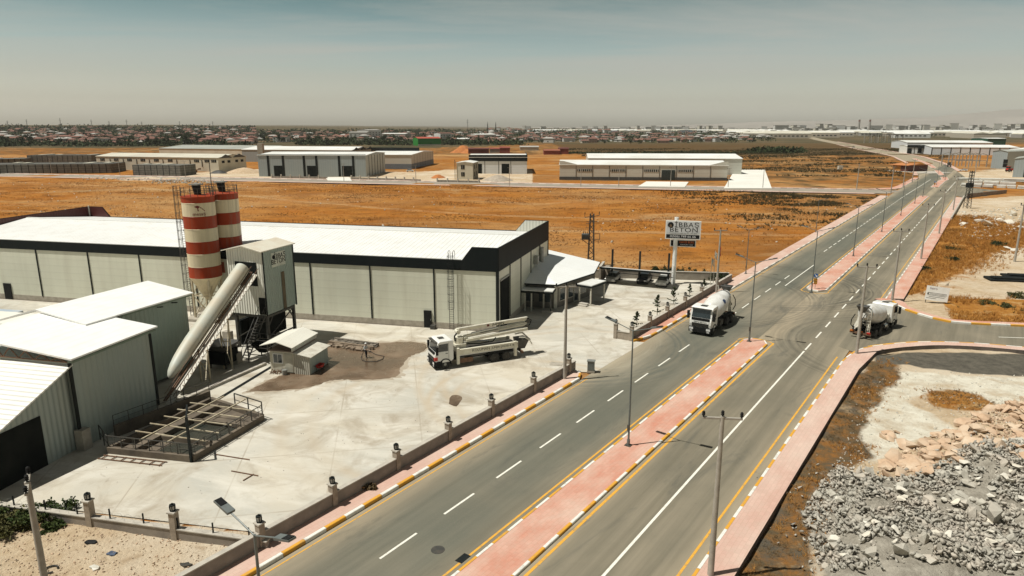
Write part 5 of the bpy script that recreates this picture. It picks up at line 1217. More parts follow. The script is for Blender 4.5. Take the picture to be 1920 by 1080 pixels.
def mixer(label, p, rot, banner, blue):
    T = thing('mixer_truck', label, 'mixer truck', p, rot)
    cab(T, 2.15, banner); chassis(T, -4.1, 3.6, (3.1, -1.35, -2.75) if not blue else (3.1, 1.35, -1.45, -2.8), (-1.35, -2.75, -1.45, -2.8))
    # drum on a tilted axis
    a = Vector((1.55, 0, 2.0)); b = Vector((-4.05, 0, 2.95)); d = (b - a).normalized(); L_ = (b - a).length
    M_ = Matrix.Translation(a) @ d.to_track_quat('Z', 'Y').to_matrix().to_4x4()
    m = MB(); m.M = M_
    prof = [(.25, 0), (.62, .02), (.95, .28), (1.14, .95), (1.19, 1.5), (1.19, 2.75), (1.16, 3.0), (.95, 4.1), (.70, 5.1), (.66, L_ - .2), (.58, L_)]
    m.lathe(prof, 40); dr = m.build('drum', DRUMW, T, smooth=50)
    m = MB(); m.M = M_
    m.lathe([(.80, 4.75), (.86, 4.75), (.86, 4.95), (.74, 4.95)], 32); m.build('drum_ring', CHROME, dr, smooth=40)
    dv = Vector((d.y, -d.x, 0))
    # emblem on the drum
    BL = mat('blue_emblem', (.03, .06, .16), .5)
    m = MB(); m.M = M_
    for q in (range(10) if blue else range(8)):
        ang0 = 2.55 if blue else 2.35; r_ = 1.205; da = .055
        z0_, z1_ = (.75, .95 + (.9 if q % 2 else 0)) if blue else (1.9 + abs(q - 3.5) * .02, 2.55 - abs(q - 3.5) * .06)
        rr = lambda z: np.interp(z, [p_[1] for p_ in prof], [p_[0] for p_ in prof]) + .012
        A0 = ang0 + q * da; m.add([(rr(z0_) * math.cos(A0), rr(z0_) * math.sin(A0), z0_), (rr(z1_) * math.cos(A0), rr(z1_) * math.sin(A0), z1_), (rr(z1_) * math.cos(A0 + da * .97), rr(z1_) * math.sin(A0 + da * .97), z1_), (rr(z0_) * math.cos(A0 + da * .97), rr(z0_) * math.sin(A0 + da * .97), z0_)], [(0, 1, 2, 3)])
    m.build('emblem', BL, dr)
    # front pedestal, water tank, rear frame, hopper, chute, ladder
    m = MB(); m.box(1.2, -.8, .95, 1.9, .8, 1.5); m.add([(1.3, -.7, 1.5), (1.85, -.7, 1.5), (1.85, .7, 1.5), (1.3, .7, 1.5), (1.5, -.35, 2.3), (1.8, -.35, 2.3), (1.8, .35, 2.3), (1.5, .35, 2.3)], [(0, 1, 5, 4), (1, 2, 6, 5), (2, 3, 7, 6), (3, 0, 4, 7), (4, 5, 6, 7)]); m.build('pedestal', DARK, T)
    MB().cyl((1.75, -1.0, 1.75), (1.75, 1.0, 1.75), .3, n=16).build('water_tank', WHITE2, T, smooth=40)
    m = MB()
    for y in (-.75, .75): m.bar((-3.3, y, .92), (-3.6, y * .8, 2.5), .16); m.bar((-4.0, y, .92), (-3.6, y * .8, 2.5), .12)
    m.bar((-3.6, -.7, 2.35), (-3.6, .7, 2.35), .14); m.build('rear_stand', WHITE2, T)
    m = MB(); m.add([(-4.75, -.62, 4.0), (-3.75, -.62, 4.0), (-3.75, .62, 4.0), (-4.75, .62, 4.0), (-4.5, -.25, 3.25), (-4.1, -.25, 3.25), (-4.1, .25, 3.25), (-4.5, .25, 3.25)], [(0, 1, 5, 4), (1, 2, 6, 5), (2, 3, 7, 6), (3, 0, 4, 7)]); hp = m.build('hopper', DARK, T); sm = hp.modifiers.new('t', 'SOLIDIFY'); sm.thickness = .05
    m = MB(); pts = [(-4.3, 0, 2.75), (-4.65, .12, 2.1), (-5.05, .3, 1.5)]
    for a_, b_ in zip(pts, pts[1:]): m.add([(a_[0], a_[1] - .28, a_[2] + .1), (a_[0], a_[1], a_[2] - .1), (a_[0], a_[1] + .28, a_[2] + .1), (b_[0], b_[1] - .25, b_[2] + .1), (b_[0], b_[1], b_[2] - .1), (b_[0], b_[1] + .25, b_[2] + .1)], [(0, 1, 4, 3), (1, 2, 5, 4)])
    ch = m.build('chute', WHITE2, T); sm = ch.modifiers.new('t', 'SOLIDIFY'); sm.thickness = .04
    m = MB()
    for y in (-1.0, -.62): m.bar((-4.25, y, .75), (-4.25, y, 3.9), .05)
    for k in range(9): m.bar((-4.25, -1.0, .9 + k * .33), (-4.25, -.62, .9 + k * .33), .04)
    m.bar((-4.25, -1.0, 3.9), (-3.7, -1.0, 3.9), .04); m.bar((-4.6, -1.05, 3.3), (-4.6, -.5, 3.3), .04); m.build('ladder', WHITE2, T)
    m = MB(); m.tube([(-4.5, .7, 2.9), (-4.9, .9, 2.3), (-4.7, 1.0, 1.6), (-4.2, .9, 1.2)], .05, 6); m.tube([(-4.4, -.5, 3.3), (-4.95, -.3, 2.6), (-4.8, -.2, 1.9)], .04, 6); m.build('hose', BLACKP, T)
    for s_ in (-1, 1):
        m = MB(); cx_ = -2.05; m.extr([(cx_ - 1.45, .95), (cx_ - 1.3, 1.2), (cx_ + 1.3, 1.2), (cx_ + 1.45, .95), (cx_ + 1.38, .95), (cx_ + 1.25, 1.15), (cx_ - 1.25, 1.15), (cx_ - 1.38, .95)], 'y', s_ * .75, s_ * 1.25); m.build('mudguard', BLACKP, T)
        if s_ < 0: MB().cyl((.1, -.95, .82), (.9, -.95, .82), .32, n=16).build('fuel_tank', CHROME, T, smooth=40)
        else: MB().box(.1, .7, .55, .95, 1.2, 1.1).build('battery_box', DARK, T)
        MB().box(-4.35, s_ * .95 - .2, .72, -4.25, s_ * .95 + .2, .9).build('rear_light', REDL if s_ < 0 else ORANGEL, T)
    MB().box(-4.3, -1.2, .5, -4.12, 1.2, .72).build('rear_bumper', RUST if blue else BLACKP, T)
    MB().box(-4.32, -.3, .76, -4.26, .3, .9).build('plate', ORANGEL, T)
    k_ = 1.02 if blue else 1.12; T.scale = (k_, k_, k_)
    return T
p = at(1336, 612); mixer('white mixer truck heading towards the camera on the left carriageway', (p.x, p.y, .01), R(180 + 54.9), 'İBBAŞ BETON', False)
p = at(1637, 621); mixer('white mixer truck seen from behind, turning into the right side road', (p.x, p.y, .016), R(43), None, True)

# ---- pump lorry
p0 = at(822, 694); p1 = at(980, 670)
pr_ = math.atan2((p0 - p1).y, (p0 - p1).x)
nrm = Vector((-math.sin(pr_), math.cos(pr_), 0))
pc_ = (p0 + p1) / 2 - nrm * 1.15
PMP = thing('pump_truck', 'white concrete pump truck with folded boom parked in the yard', 'pump truck', (pc_.x, pc_.y, .004), pr_)
T = PMP
cab(T, 3.2); chassis(T, -5.0, 4.6, (4.15, -1.5, -2.85), (-1.5, -2.85))
MB().box(5.0, 1.0, 1.05, 5.34, 1.27, 1.4).build('red_mark', REDP, T)
for s_ in (-1, 1):
    sp = MB().box(-4.3, s_ * 1.0, 1.35, 2.6, s_ * 1.27, 1.95).build('side_panel', CREAMW, T)
    MB().box(-4.3, s_ * 1.02, 1.28, 2.6, s_ * 1.29, 1.34).build('panel_rail', WHITE, sp)
    if s_ > 0:
        text_mesh('KOLUMAN', .42, 'lettering', BLACKP, sp, face_m((.1, 1.275, 1.66), (-1, 0, 0)), depth=.004)
        text_mesh('JUNJIN JXZ38-4.16HP', .34, 'lettering', BLACKP, sp, face_m((-2.7, 1.275, 1.66), (-1, 0, 0)), depth=.004)
    MB().box(1.0, s_ * .75, .45, 2.5, s_ * 1.2, .52).build('step_rail', STEELC, T); MB().box(1.0, s_ * 1.16, .45, 2.5, s_ * 1.22, .95).build('tool_rack', RUST, T)
    MB().box(2.55, s_ * 1.0, .35, 2.85, s_ * 1.3, 2.1).build('outrigger_leg', CREAMW, T)
    MB().box(-4.15, s_ * 1.0, .35, -3.85, s_ * 1.3, 2.0).build('outrigger_leg', CREAMW, T)
    MB().box(2.0, s_ * .8, .55, 2.5, s_ * 1.2, 1.1).build('water_box', DARK, T)
    m = MB(); m.extr([(-3.7, .95), (-3.5, 1.22), (-.8, 1.22), (-.6, .95)], 'y', s_ * .75, s_ * 1.22); m.build('mudguard', BLACKP, T)
MB().box(-4.4, -.95, .95, 2.5, .95, 1.6).build('deck', DARK, T)
MB().box(1.6, -.7, 1.6, 2.8, .7, 2.35).build('turret_base', CREAMW, T); MB().cyl((2.2, 0, 2.35), (2.2, 0, 3.0), .55, n=18).build('turret', CREAMW, T, smooth=40)
def beam(nm, a, b, h0, h1, w, mt=CREAMW, y=0.):
    a = Vector(a); b = Vector(b); d = (b - a).normalized(); up = Vector((-d.z, 0, d.x)); up = up if up.z > 0 else -up
    m = MB(); Y = Vector((0, w / 2, 0)); o = Vector((0, y, 0))
    m.add([tuple(q) for q in (a + o - Y - up * h0 / 2, a + o + Y - up * h0 / 2, a + o + Y + up * h0 / 2, a + o - Y + up * h0 / 2, b + o - Y - up * h1 / 2, b + o + Y - up * h1 / 2, b + o + Y + up * h1 / 2, b + o - Y + up * h1 / 2)], [(0, 1, 2, 3), (7, 6, 5, 4), (0, 4, 5, 1), (1, 5, 6, 2), (2, 6, 7, 3), (3, 7, 4, 0)])
    for t in np.linspace(.12, .9, 7):
        c = a.lerp(b, t) + o; hh = h0 + (h1 - h0) * t
        m.add([tuple(q) for q in (c - Y * 1.08 - up * hh * .52, c + Y * 1.08 - up * hh * .52, c + Y * 1.08 + up * hh * .52, c - Y * 1.08 + up * hh * .52)] + [tuple(q + d * .1) for q in (c - Y * 1.08 - up * hh * .52, c + Y * 1.08 - up * hh * .52, c + Y * 1.08 + up * hh * .52, c - Y * 1.08 + up * hh * .52)], [(3, 2, 1, 0), (4, 5, 6, 7), (0, 1, 5, 4), (1, 2, 6, 5), (2, 3, 7, 6), (3, 0, 4, 7)])
    return m.build(nm, mt, T)
bt = beam('boom_section', (2.4, 0, 3.78), (-6.0, 0, 4.08), .32, .36, .36)
text_mesh('JUNJIN', .42, 'lettering', BLACKP, bt, face_m((-2.4, .205, 3.96), (-1, 0, 0), (-.036, 0, .999)), squash=1.1, depth=.004)
m = MB(); m.M = face_m((-1.2, .205, 3.92), (-1, 0, 0)); m.prism([(-.14, -.14), (.1, -.14), (.16, .02), (-.02, .14), (-.14, .1)], 0, .008); m.build('maker_mark', LOGORED, bt)
beam('boom_section', (1.6, 0, 2.95), (-5.9, 0, 3.52), .26, .38, .36)
beam('boom_section', (1.5, 0, 2.62), (-5.8, 0, 3.02), .26, .3, .30, y=.45)
beam('boom_section', (1.2, 0, 2.35), (-5.6, 0, 2.75), .24, .24, .3, WHITE2, y=-.42)
m = MB()
for a_, b_, r_ in (((.8, .26, 3.30), (-2.2, .26, 3.58), .09), ((2.0, .26, 2.6), (-1.2, .26, 2.2), .11), ((-1.5, -.25, 3.1), (-4.2, -.25, 3.4), .09)): m.cyl(a_, b_, r_, n=8)
m.build('hydraulic_cylinder', CHROME, T, smooth=40)
m = MB(); m.tube([(2.5, .3, 3.5), (2.75, .3, 3.2), (2.7, .3, 2.7), (2.3, .3, 2.6), (1.9, .3, 3.0)], .09, 8); m.build('rubber_hose', BLACKP, T, smooth=40); m = MB(); m.tube([(-5.9, .25, 4.2), (-6.4, .25, 3.9), (-6.2, .25, 3.4), (-5.7, .25, 3.0)], .06, 8); m.build('rubber_hose', BLACKP, T, smooth=40); m = MB(); m.tube([(1.4, .5, 2.3), (0, .55, 2.1), (-1.6, .55, 2.15), (-2, .4, 2.5)], .06, 8); m.build('rubber_hose', BLACKP, T, smooth=40)
for x, z in ((2.3, 3.6), (-6.0, 3.85), (-5.85, 3.2), (1.45, 2.75)): MB().cyl((x, -.36, z), (x, .36, z), .24, n=14).build('boom_joint', DARK if x < 0 else CREAMW, T, smooth=40)
m = MB(); m.tube([(-.2, .30, 3.12), (-5.7, .30, 3.56)], .065, 8); m.tube([(2.2, .3, 4.0), (-5.9, .3, 4.3)], .06, 8); m.build('delivery_pipe', WHITE2, T, smooth=40)
m = MB(); m.add([(-5.9, -.8, 1.9), (-4.6, -.8, 1.9), (-4.6, .8, 1.9), (-5.9, .8, 1.9), (-5.5, -.5, .8), (-4.7, -.5, .8), (-4.7, .5, .8), (-5.5, .5, .8)], [(0, 1, 5, 4), (1, 2, 6, 5), (2, 3, 7, 6), (3, 0, 4, 7), (4, 5, 6, 7)]); hp = m.build('rear_hopper', DARK, T)
m = MB(); m.tube([(-4.6, .9, 2.3), (-5.3, .95, 2.2), (-5.9, .95, 1.8), (-6.2, .9, 1.3)], .06, 6); m.tube([(-4.6, -.2, 2.4), (-5.4, 0, 2.5), (-6.3, .2, 1.6)], .09, 6); m.build('rear_pipe', WHITE2, T)
MB().box(-5.0, -1.2, .5, -4.8, 1.2, .75).build('rear_bumper', RUST, T)

# ================================================================== POLES AND LAMPS
def utility_pole(label, p, h=9.6, rot=0.):
    T = thing('utility_pole', label, 'utility pole', p, rot, 'concrete line poles')
    MB().cyl((0, 0, -1.0), (0, 0, h), .19, .115, 14).build('pole', CONCP, T, smooth=40)
    MB().bar((-1.05, 0, h - .12), (1.05, 0, h - .12), .13, .11).build('crossarm', CONCP, T)
    for x in (-1.0, 0, 1.0):
        m = MB(); z = h - .06 if x else h
        m.M = Matrix.Translation((x, 0, z)); m.lathe([(.03, 0), (.04, .06), (.10, .09), (.06, .15), (.10, .18), (.07, .24), (.09, .28), (.03, .34)], 10); m.build('insulator', BLACKP, T)
    return T
UP = utility_pole('tall concrete pole nearest the camera, on the right pavement', road(34.4, 10.35, .15), 9.7, R(-6))
for (s_, t_, lab, rr, dh) in ((82.1, 10.3, 'concrete pole at the corner of the side road, partly in front of the turning mixer', -8, .3), (111.7, 10.2, 'concrete pole at the start of the far right pavement', -12, .6), (151.4, 9.9, 'third concrete pole along the far right pavement', -12, .6), (190.5, 9.5, 'fourth concrete pole along the far right pavement', -12, .4),
                   (248, 9.6, 'far concrete pole by the lattice mast', -12, .3), (10.0, 33.0, 'grey concrete pole at the lower left corner beside the rubble plot', -58, 0), (56.2, 33.0, 'concrete pole at the pavement end by the yard entrance', 10, 0), (101.7, 33.0, 'concrete pole beside the flagpoles', 8, 0)):
    c = dup(UP, road(s_, t_, .15), R(rr), lab, scale=(1, 1, (9.7 + dh) / 9.7))
dup(UP, at(1902, 492, -.4), R(30), 'leaning grey pole at the right edge of the picture by the rubble', scale=(1.2, 1.2, 1.15))
for px_, py_, lab in ((1670, 363, 'far pole at the street corner by the junction'), (1693, 352, 'far pole before the orange kiosk, left'), (1710, 343, 'far pole before the orange kiosk, right'), (1606, 355, 'far pole by the street left of the junction'), (1797, 303, 'far pole before the concrete frame, left'), (1815, 318, 'far pole before the concrete frame, centre'), (1829, 322, 'far pole before the concrete frame, right')):
    dup(UP, at(px_, py_), R(10), lab, scale=(1.1, 1.1, 1.05))
for px_, py_ in ((955, 349), (1089, 350), (1160, 350), (1257, 350), (1365, 352), (1430, 353), (780, 343), (645, 340), (225, 328), (97, 325), (348, 332)):
    dup(UP, at(px_, py_), R(10), 'thin pole along the far street past the halls at x %d' % px_ if False else {955: 'thin street pole before the small concrete block', 1089: 'thin street pole left of the long pale hall', 1160: 'thin street pole before the left half of the long pale hall', 1257: 'thin street pole by the white apron', 1365: 'thin street pole at the right end of the long pale hall', 1430: 'thin street pole by the big white apron', 780: 'thin street pole before the white hall', 645: 'thin street pole before the grey hall doors', 225: 'thin street pole by the dark block stacks', 97: 'thin street pole at the far left block stack', 348: 'thin street pole right of the dark block stacks'}[px_], scale=(.8, .8, .82))

def street_lamp(label, p, rot, h=9.6, tilt=R(12)):
    T = thing('street_lamp', label, 'street lamp', p, rot, 'double-armed lamps on the traffic islands')
    m = MB(); m.cyl((0, 0, 0), (0, 0, .5), .13, n=10); m.cyl((0, 0, .5), (0, 0, h), .085, .055, 10); m.build('pole', LAMPGREY, T, smooth=40)
    MB().box(-.25, -.25, -.02, .25, .25, .05).build('base_plate', DARK, T)
    MB().box(-.1, -.14, 1.3, .1, -.08, 1.8).build('hatch', DARK, T)
    for s_ in (-1, 1):
        MB().cyl((0, 0, h - .05), (s_ * 1.5, 0, h + .42), .035, n=8).build('arm', LAMPGREY, T, smooth=40)
        m = MB(); m.M = Matrix.Translation((s_ * 1.45, 0, h + .42)) @ Matrix.Rotation(-s_ * R(16), 4, 'Y')
        x0, x1 = (0, .95) if s_ > 0 else (-.95, 0)
        m.extr([(x0, -.03), (x1, -.03), (x1, .05), (x0, .08)] if s_ > 0 else [(x0, -.03), (x1, -.03), (x1, .08), (x0, .05)], 'y', -.17, .17); hd = m.build('lamp_head', LAMPGREY, T)
        m = MB(); m.M = Matrix.Translation((s_ * 1.45, 0, h + .42)) @ Matrix.Rotation(-s_ * R(16), 4, 'Y'); xa = .5 if s_ > 0 else -.92
        m.box(xa, -.15, .07, xa + .42, .15, .085); m.build('heat_sink', BLACKP, hd)
    return T
ARMROT = math.atan2(RL.y, RL.x) + math.pi
LA = street_lamp('double-armed lamp on the near island in front of the pump truck and yard', cline(46.5, .4, .15), ARMROT)
for s_, lab in ((13.4, 'double-armed lamp whose head shows at the lower left corner over the yard wall'), (79.6, 'double-armed lamp at the end of the near island by the mixer'), (110.5, 'double-armed lamp at the nose of the second island behind the blue arrow sign')):
    dup(LA, cline(s_, .6 if s_ < 100 else .2, .15 if s_ != 110.5 else .02), ARMROT, lab)
for k, s_ in enumerate((147, 186, 224, 262, 290)): dup(LA, cline(s_, .2, .15), ARMROT, 'double-armed lamp on the second island, ' + ('nearest of the row', 'second of the row', 'third of the row', 'fourth of the row', 'at its far end')[k])
for k, s_ in enumerate((352, 388, 405)): dup(LA, cline(s_, .2, .15), ARMROT, 'distant double-armed lamp on the island at the bend, ' + ('near end', 'middle', 'far end')[k])
for s_, t_, lab in ((118, 33.4, 'single lamp pole on the pavement beside the dry field, nearest'), (176, 34.0, 'lamp pole on the pavement along the dry field')):
    dup(LA, road(s_, t_, .15), ARMROT, lab, scale=(.9, .9, .8))

# ---- lattice mast with transformer behind the office, and black mast by the far junction
def lattice(name, label, p, h, wb, wt, mt, rot=0, k_=1.3):
    T = thing(name, label, 'lattice mast', p, rot)
    m = MB(); cs = ((-1, -1), (1, -1), (1, 1), (-1, 1)); n = int(h / .9)
    for a, b in cs: m.bar((a * wb, b * wb, -.5), (a * wt, b * wt, h), .09 * k_)
    for k in range(n):
        z0, z1 = h * k / n, h * (k + 1) / n; w0 = wb + (wt - wb) * k / n; w1 = wb + (wt - wb) * (k + 1) / n
        for i in range(4):
            a, b = cs[i], cs[(i + 1) % 4]; 
            if k % 2: a, b = b, a
            m.bar((a[0] * w0, a[1] * w0, z0), (b[0] * w1, b[1] * w1, z1), .05 * k_)
    m.build('lattice', mt, T); return T
LT = lattice('lattice_mast', 'lattice mast with transformer and insulators behind the office roof', fac(6.4, 44.5), 9.6, .55, .30, DARK, FROT, 2.0)
m = MB(); m.bar((-1.3, 0, 8.9), (0, 0, 9.1), .1); m.bar((1.3, 0, 9.3), (0, 0, 9.1), .1); m.bar((-1.0, 0, 8.2), (1.0, 0, 8.2), .08); m.bar((-1.3, 0, 8.9), (-1.3, 0, 9.5), .08); m.bar((1.3, 0, 9.3), (1.3, 0, 9.7), .08); m.build('crossarm', DARK, LT)
for x, z in ((-1.3, 9.5), (0, 9.6), (1.3, 9.7)): MB().cyl((x, 0, z), (x, 0, z + .35), .09, .05, 8).build('insulator', BLACKP, LT)
for x0, x1, z0, z1 in ((.6, 1.5, 4.9, 6.0), (-1.1, -.4, 7.0, 7.8)):
    m = MB()
    for a, b in (((x0, z0), (x1, z0)), ((x1, z0), (x1, z1)), ((x1, z1), (x0, z1))):
        for y in (-.45, .45): m.bar((a[0], y, a[1]), (b[0], y, b[1]), .05)
    for z in (z0, z1): m.bar((x1, -.45, z), (x1, .45, z), .05)
    m.build('work_cage', DARK, LT)
tr = MB().box(-1.75, -.5, 4.9, -.55, .5, 5.9).build('transformer', LAMPGREY, LT)
m = MB()
for k in range(8): m.box(-1.7 + k * .15, -.62, 5.0, -1.66 + k * .15, .62, 5.8)
m.build('cooling_fins', DARK, tr)
m = MB()
for k in range(3): m.cyl((-1.5 + k * .35, 0, 5.9), (-1.5 + k * .35, 0, 6.3), .06, n=6)
m.build('bushing', BLACKP, tr)
m = MB(); m.bar((-1.7, 0, 4.8), (-.4, 0, 3.9), .09); m.bar((-1.9, 0, 4.85), (0, 0, 4.85), .1); m.build('bracket', DARK, LT)
lattice('lattice_mast', 'black lattice mast at the far junction beside the slab stacks', at(1813, 389), 11.5, .75, .4, BLACK, R(20))
LM = bpy.data.objects['lattice_mast.001']; m = MB(); m.box(-1.1, -.7, 6.3, .6, .7, 7.7); m.build('transformer', BLACK, LM); m = MB(); m.bar((-1.5, 0, 10.9), (1.5, 0, 10.9), .12); m.bar((-1.3, 0, 9.9), (1.3, 0, 9.9), .1); m.build('crossarm', BLACK, LM)

# ---- traffic signs, billboard
BLUE = mat('sign_blue', (.02, .10, .30), .4)
def arrow_sign(label, p, rot):
    T = thing('traffic_sign', label, 'traffic sign', p, rot)
    MB().cyl((0, 0, 0), (0, 0, 2.2), .04, n=8).build('post', GALV, T)
    m = MB(); m.cyl((0, -.05, 2.1), (0, -.08, 2.1), .34, n=24); d_ = m.build('disc', BLUE, T)
    m = MB(); m.M = face_m((0, -.085, 2.1), (1, 0, 0)); m.prism([(-.2, .16), (.02, -.06), (-.08, -.16), (.2, -.18), (.18, .1), (.08, 0), (-.14, .22)], 0, .004); m.build('arrow', WHITE, d_)
    b_ = MB().box(-.26, -.07, .75, .26, -.05, 1.65).build('chevron_board', mat('amber_board', (.62, .28, .02), .5), T)
    m = MB(); m.M = face_m((0, -.072, 1.2), (1, 0, 0))
    for k in range(4): y = -.42 + k * .25; m.prism([(-.24, y), (.24, y + .16), (.24, min(.44, y + .27)), (-.24, min(.44, y + .11))], 0, .003)
    m.build('chevron', BLACKP, b_); return T
AS = arrow_sign('blue arrow sign over an amber chevron board at the nose of the second island', cline(112.9, .2, .15), R(-35))
dup(AS, cline(341, .2, .15), R(-35), 'distant chevron sign at the nose of the third island')
BB = thing('billboard', 'white leaning billboard with small print among the weeds', 'billboard', at(1753, 571, -.4), R(-22))
fc = MB().box(-1.45, -.06, .55, 1.45, .06, 2.65).build('panel', WHITE, BB); BB.rotation_euler = (R(-6), R(4), R(-24))
text_mesh('hero', .5, 'lettering', mat('purple_lettering', (.14, .06, .12), .5), fc, face_m((-.55, -.065, 2.3), (1, 0, 0)), depth=.003)
m = MB()
for z, x0, x1 in ((1.62, -1.2, 1.2), (1.45, -.9, 1.25), (1.28, -1.2, 1.1), (1.05, -1.0, 1.0), (.82, -1.3, 0)): m.box(x0, -.068, z, x1, -.061, z + .06)
m.cyl((-1.15, -.062, 1.5), (-1.15, -.07, 1.5), .12, n=10); m.build('printed_lines', DARK, fc)
for x in (-1.25, 1.25): MB().bar((x, .1, -.6), (x, .1, 2.5), .09).build('post', DARK, BB)

# ---- cars
def car(label, p, rot, body, cat='car'):
    T = thing('parked_car', label, cat, p, rot)
    m = MB(); m.extr([(-2.15, .35), (2.1, .32), (2.18, .6), (2.05, .82), (1.15, .95), (-1.6, 1.0), (-2.1, .92), (-2.2, .6)], 'y', -.86, .86); b = m.build('body', body, T); bv = b.modifiers.new('b', 'BEVEL'); bv.width = .08; bv.segments = 2
    m = MB(); m.add([(1.1, -.8, .95), (1.1, .8, .95), (-1.7, .8, .98), (-1.7, -.8, .98), (.35, -.62, 1.45), (.35, .62, 1.45), (-1.15, .62, 1.47), (-1.15, -.62, 1.47)], [(0, 1, 5, 4), (1, 2, 6, 5), (2, 3, 7, 6), (3, 0, 4, 7)]); m.build('windows', CABG, T)
    MB().box(-1.18, -.63, 1.45, .38, .63, 1.49).build('roof', body, T)
    for x in (-1.35, 1.35):
        for y in (-.8, .8): wheel(T, x, y, .31, .2)
    for y in (-.6, .6): MB().box(2.08, y - .2, .6, 2.19, y + .2, .76).build('headlight', HEADL, T); MB().box(-2.2, y - .2, .7, -2.12, y + .2, .86).build('rear_light', REDL, T)
    return T
SILVER = mat('silver_car_paint', (.52, .51, .47), .35, .3); DKCAR = mat('dark_car_paint', (.02, .022, .024), .3); CARW = mat('white_car_paint', (.7, .69, .64), .35)
crot = CP.rotation_euler.z - math.pi / 2
for px_, py_, mt_, lab in ((1149, 527, SILVER, 'silver car under the left end of the carport'), (1208, 529, DKCAR, 'dark car in the shade of the carport middle'), (1243, 534, CARW, 'pale car poking out at the right end of the carport')):
    p = at(px_, py_); car(lab, (p.x, p.y, .004), crot + R(0), mt_)
for px_, py_, mt_, rt, lab in ((1806, 321, CARW, R(140), 'white car parked at the roadside before the concrete frame'), (1698, 280, DKCAR, R(115), 'dark car driving on the far bend of the road'), (1600, 277, SILVER, R(110), 'small grey car far away on the bend'), (769, 322, CARW, R(0), 'pale car beside the white hall')):
    p = at(px_, py_); car(lab, (p.x, p.y, .01), rt, mt_)

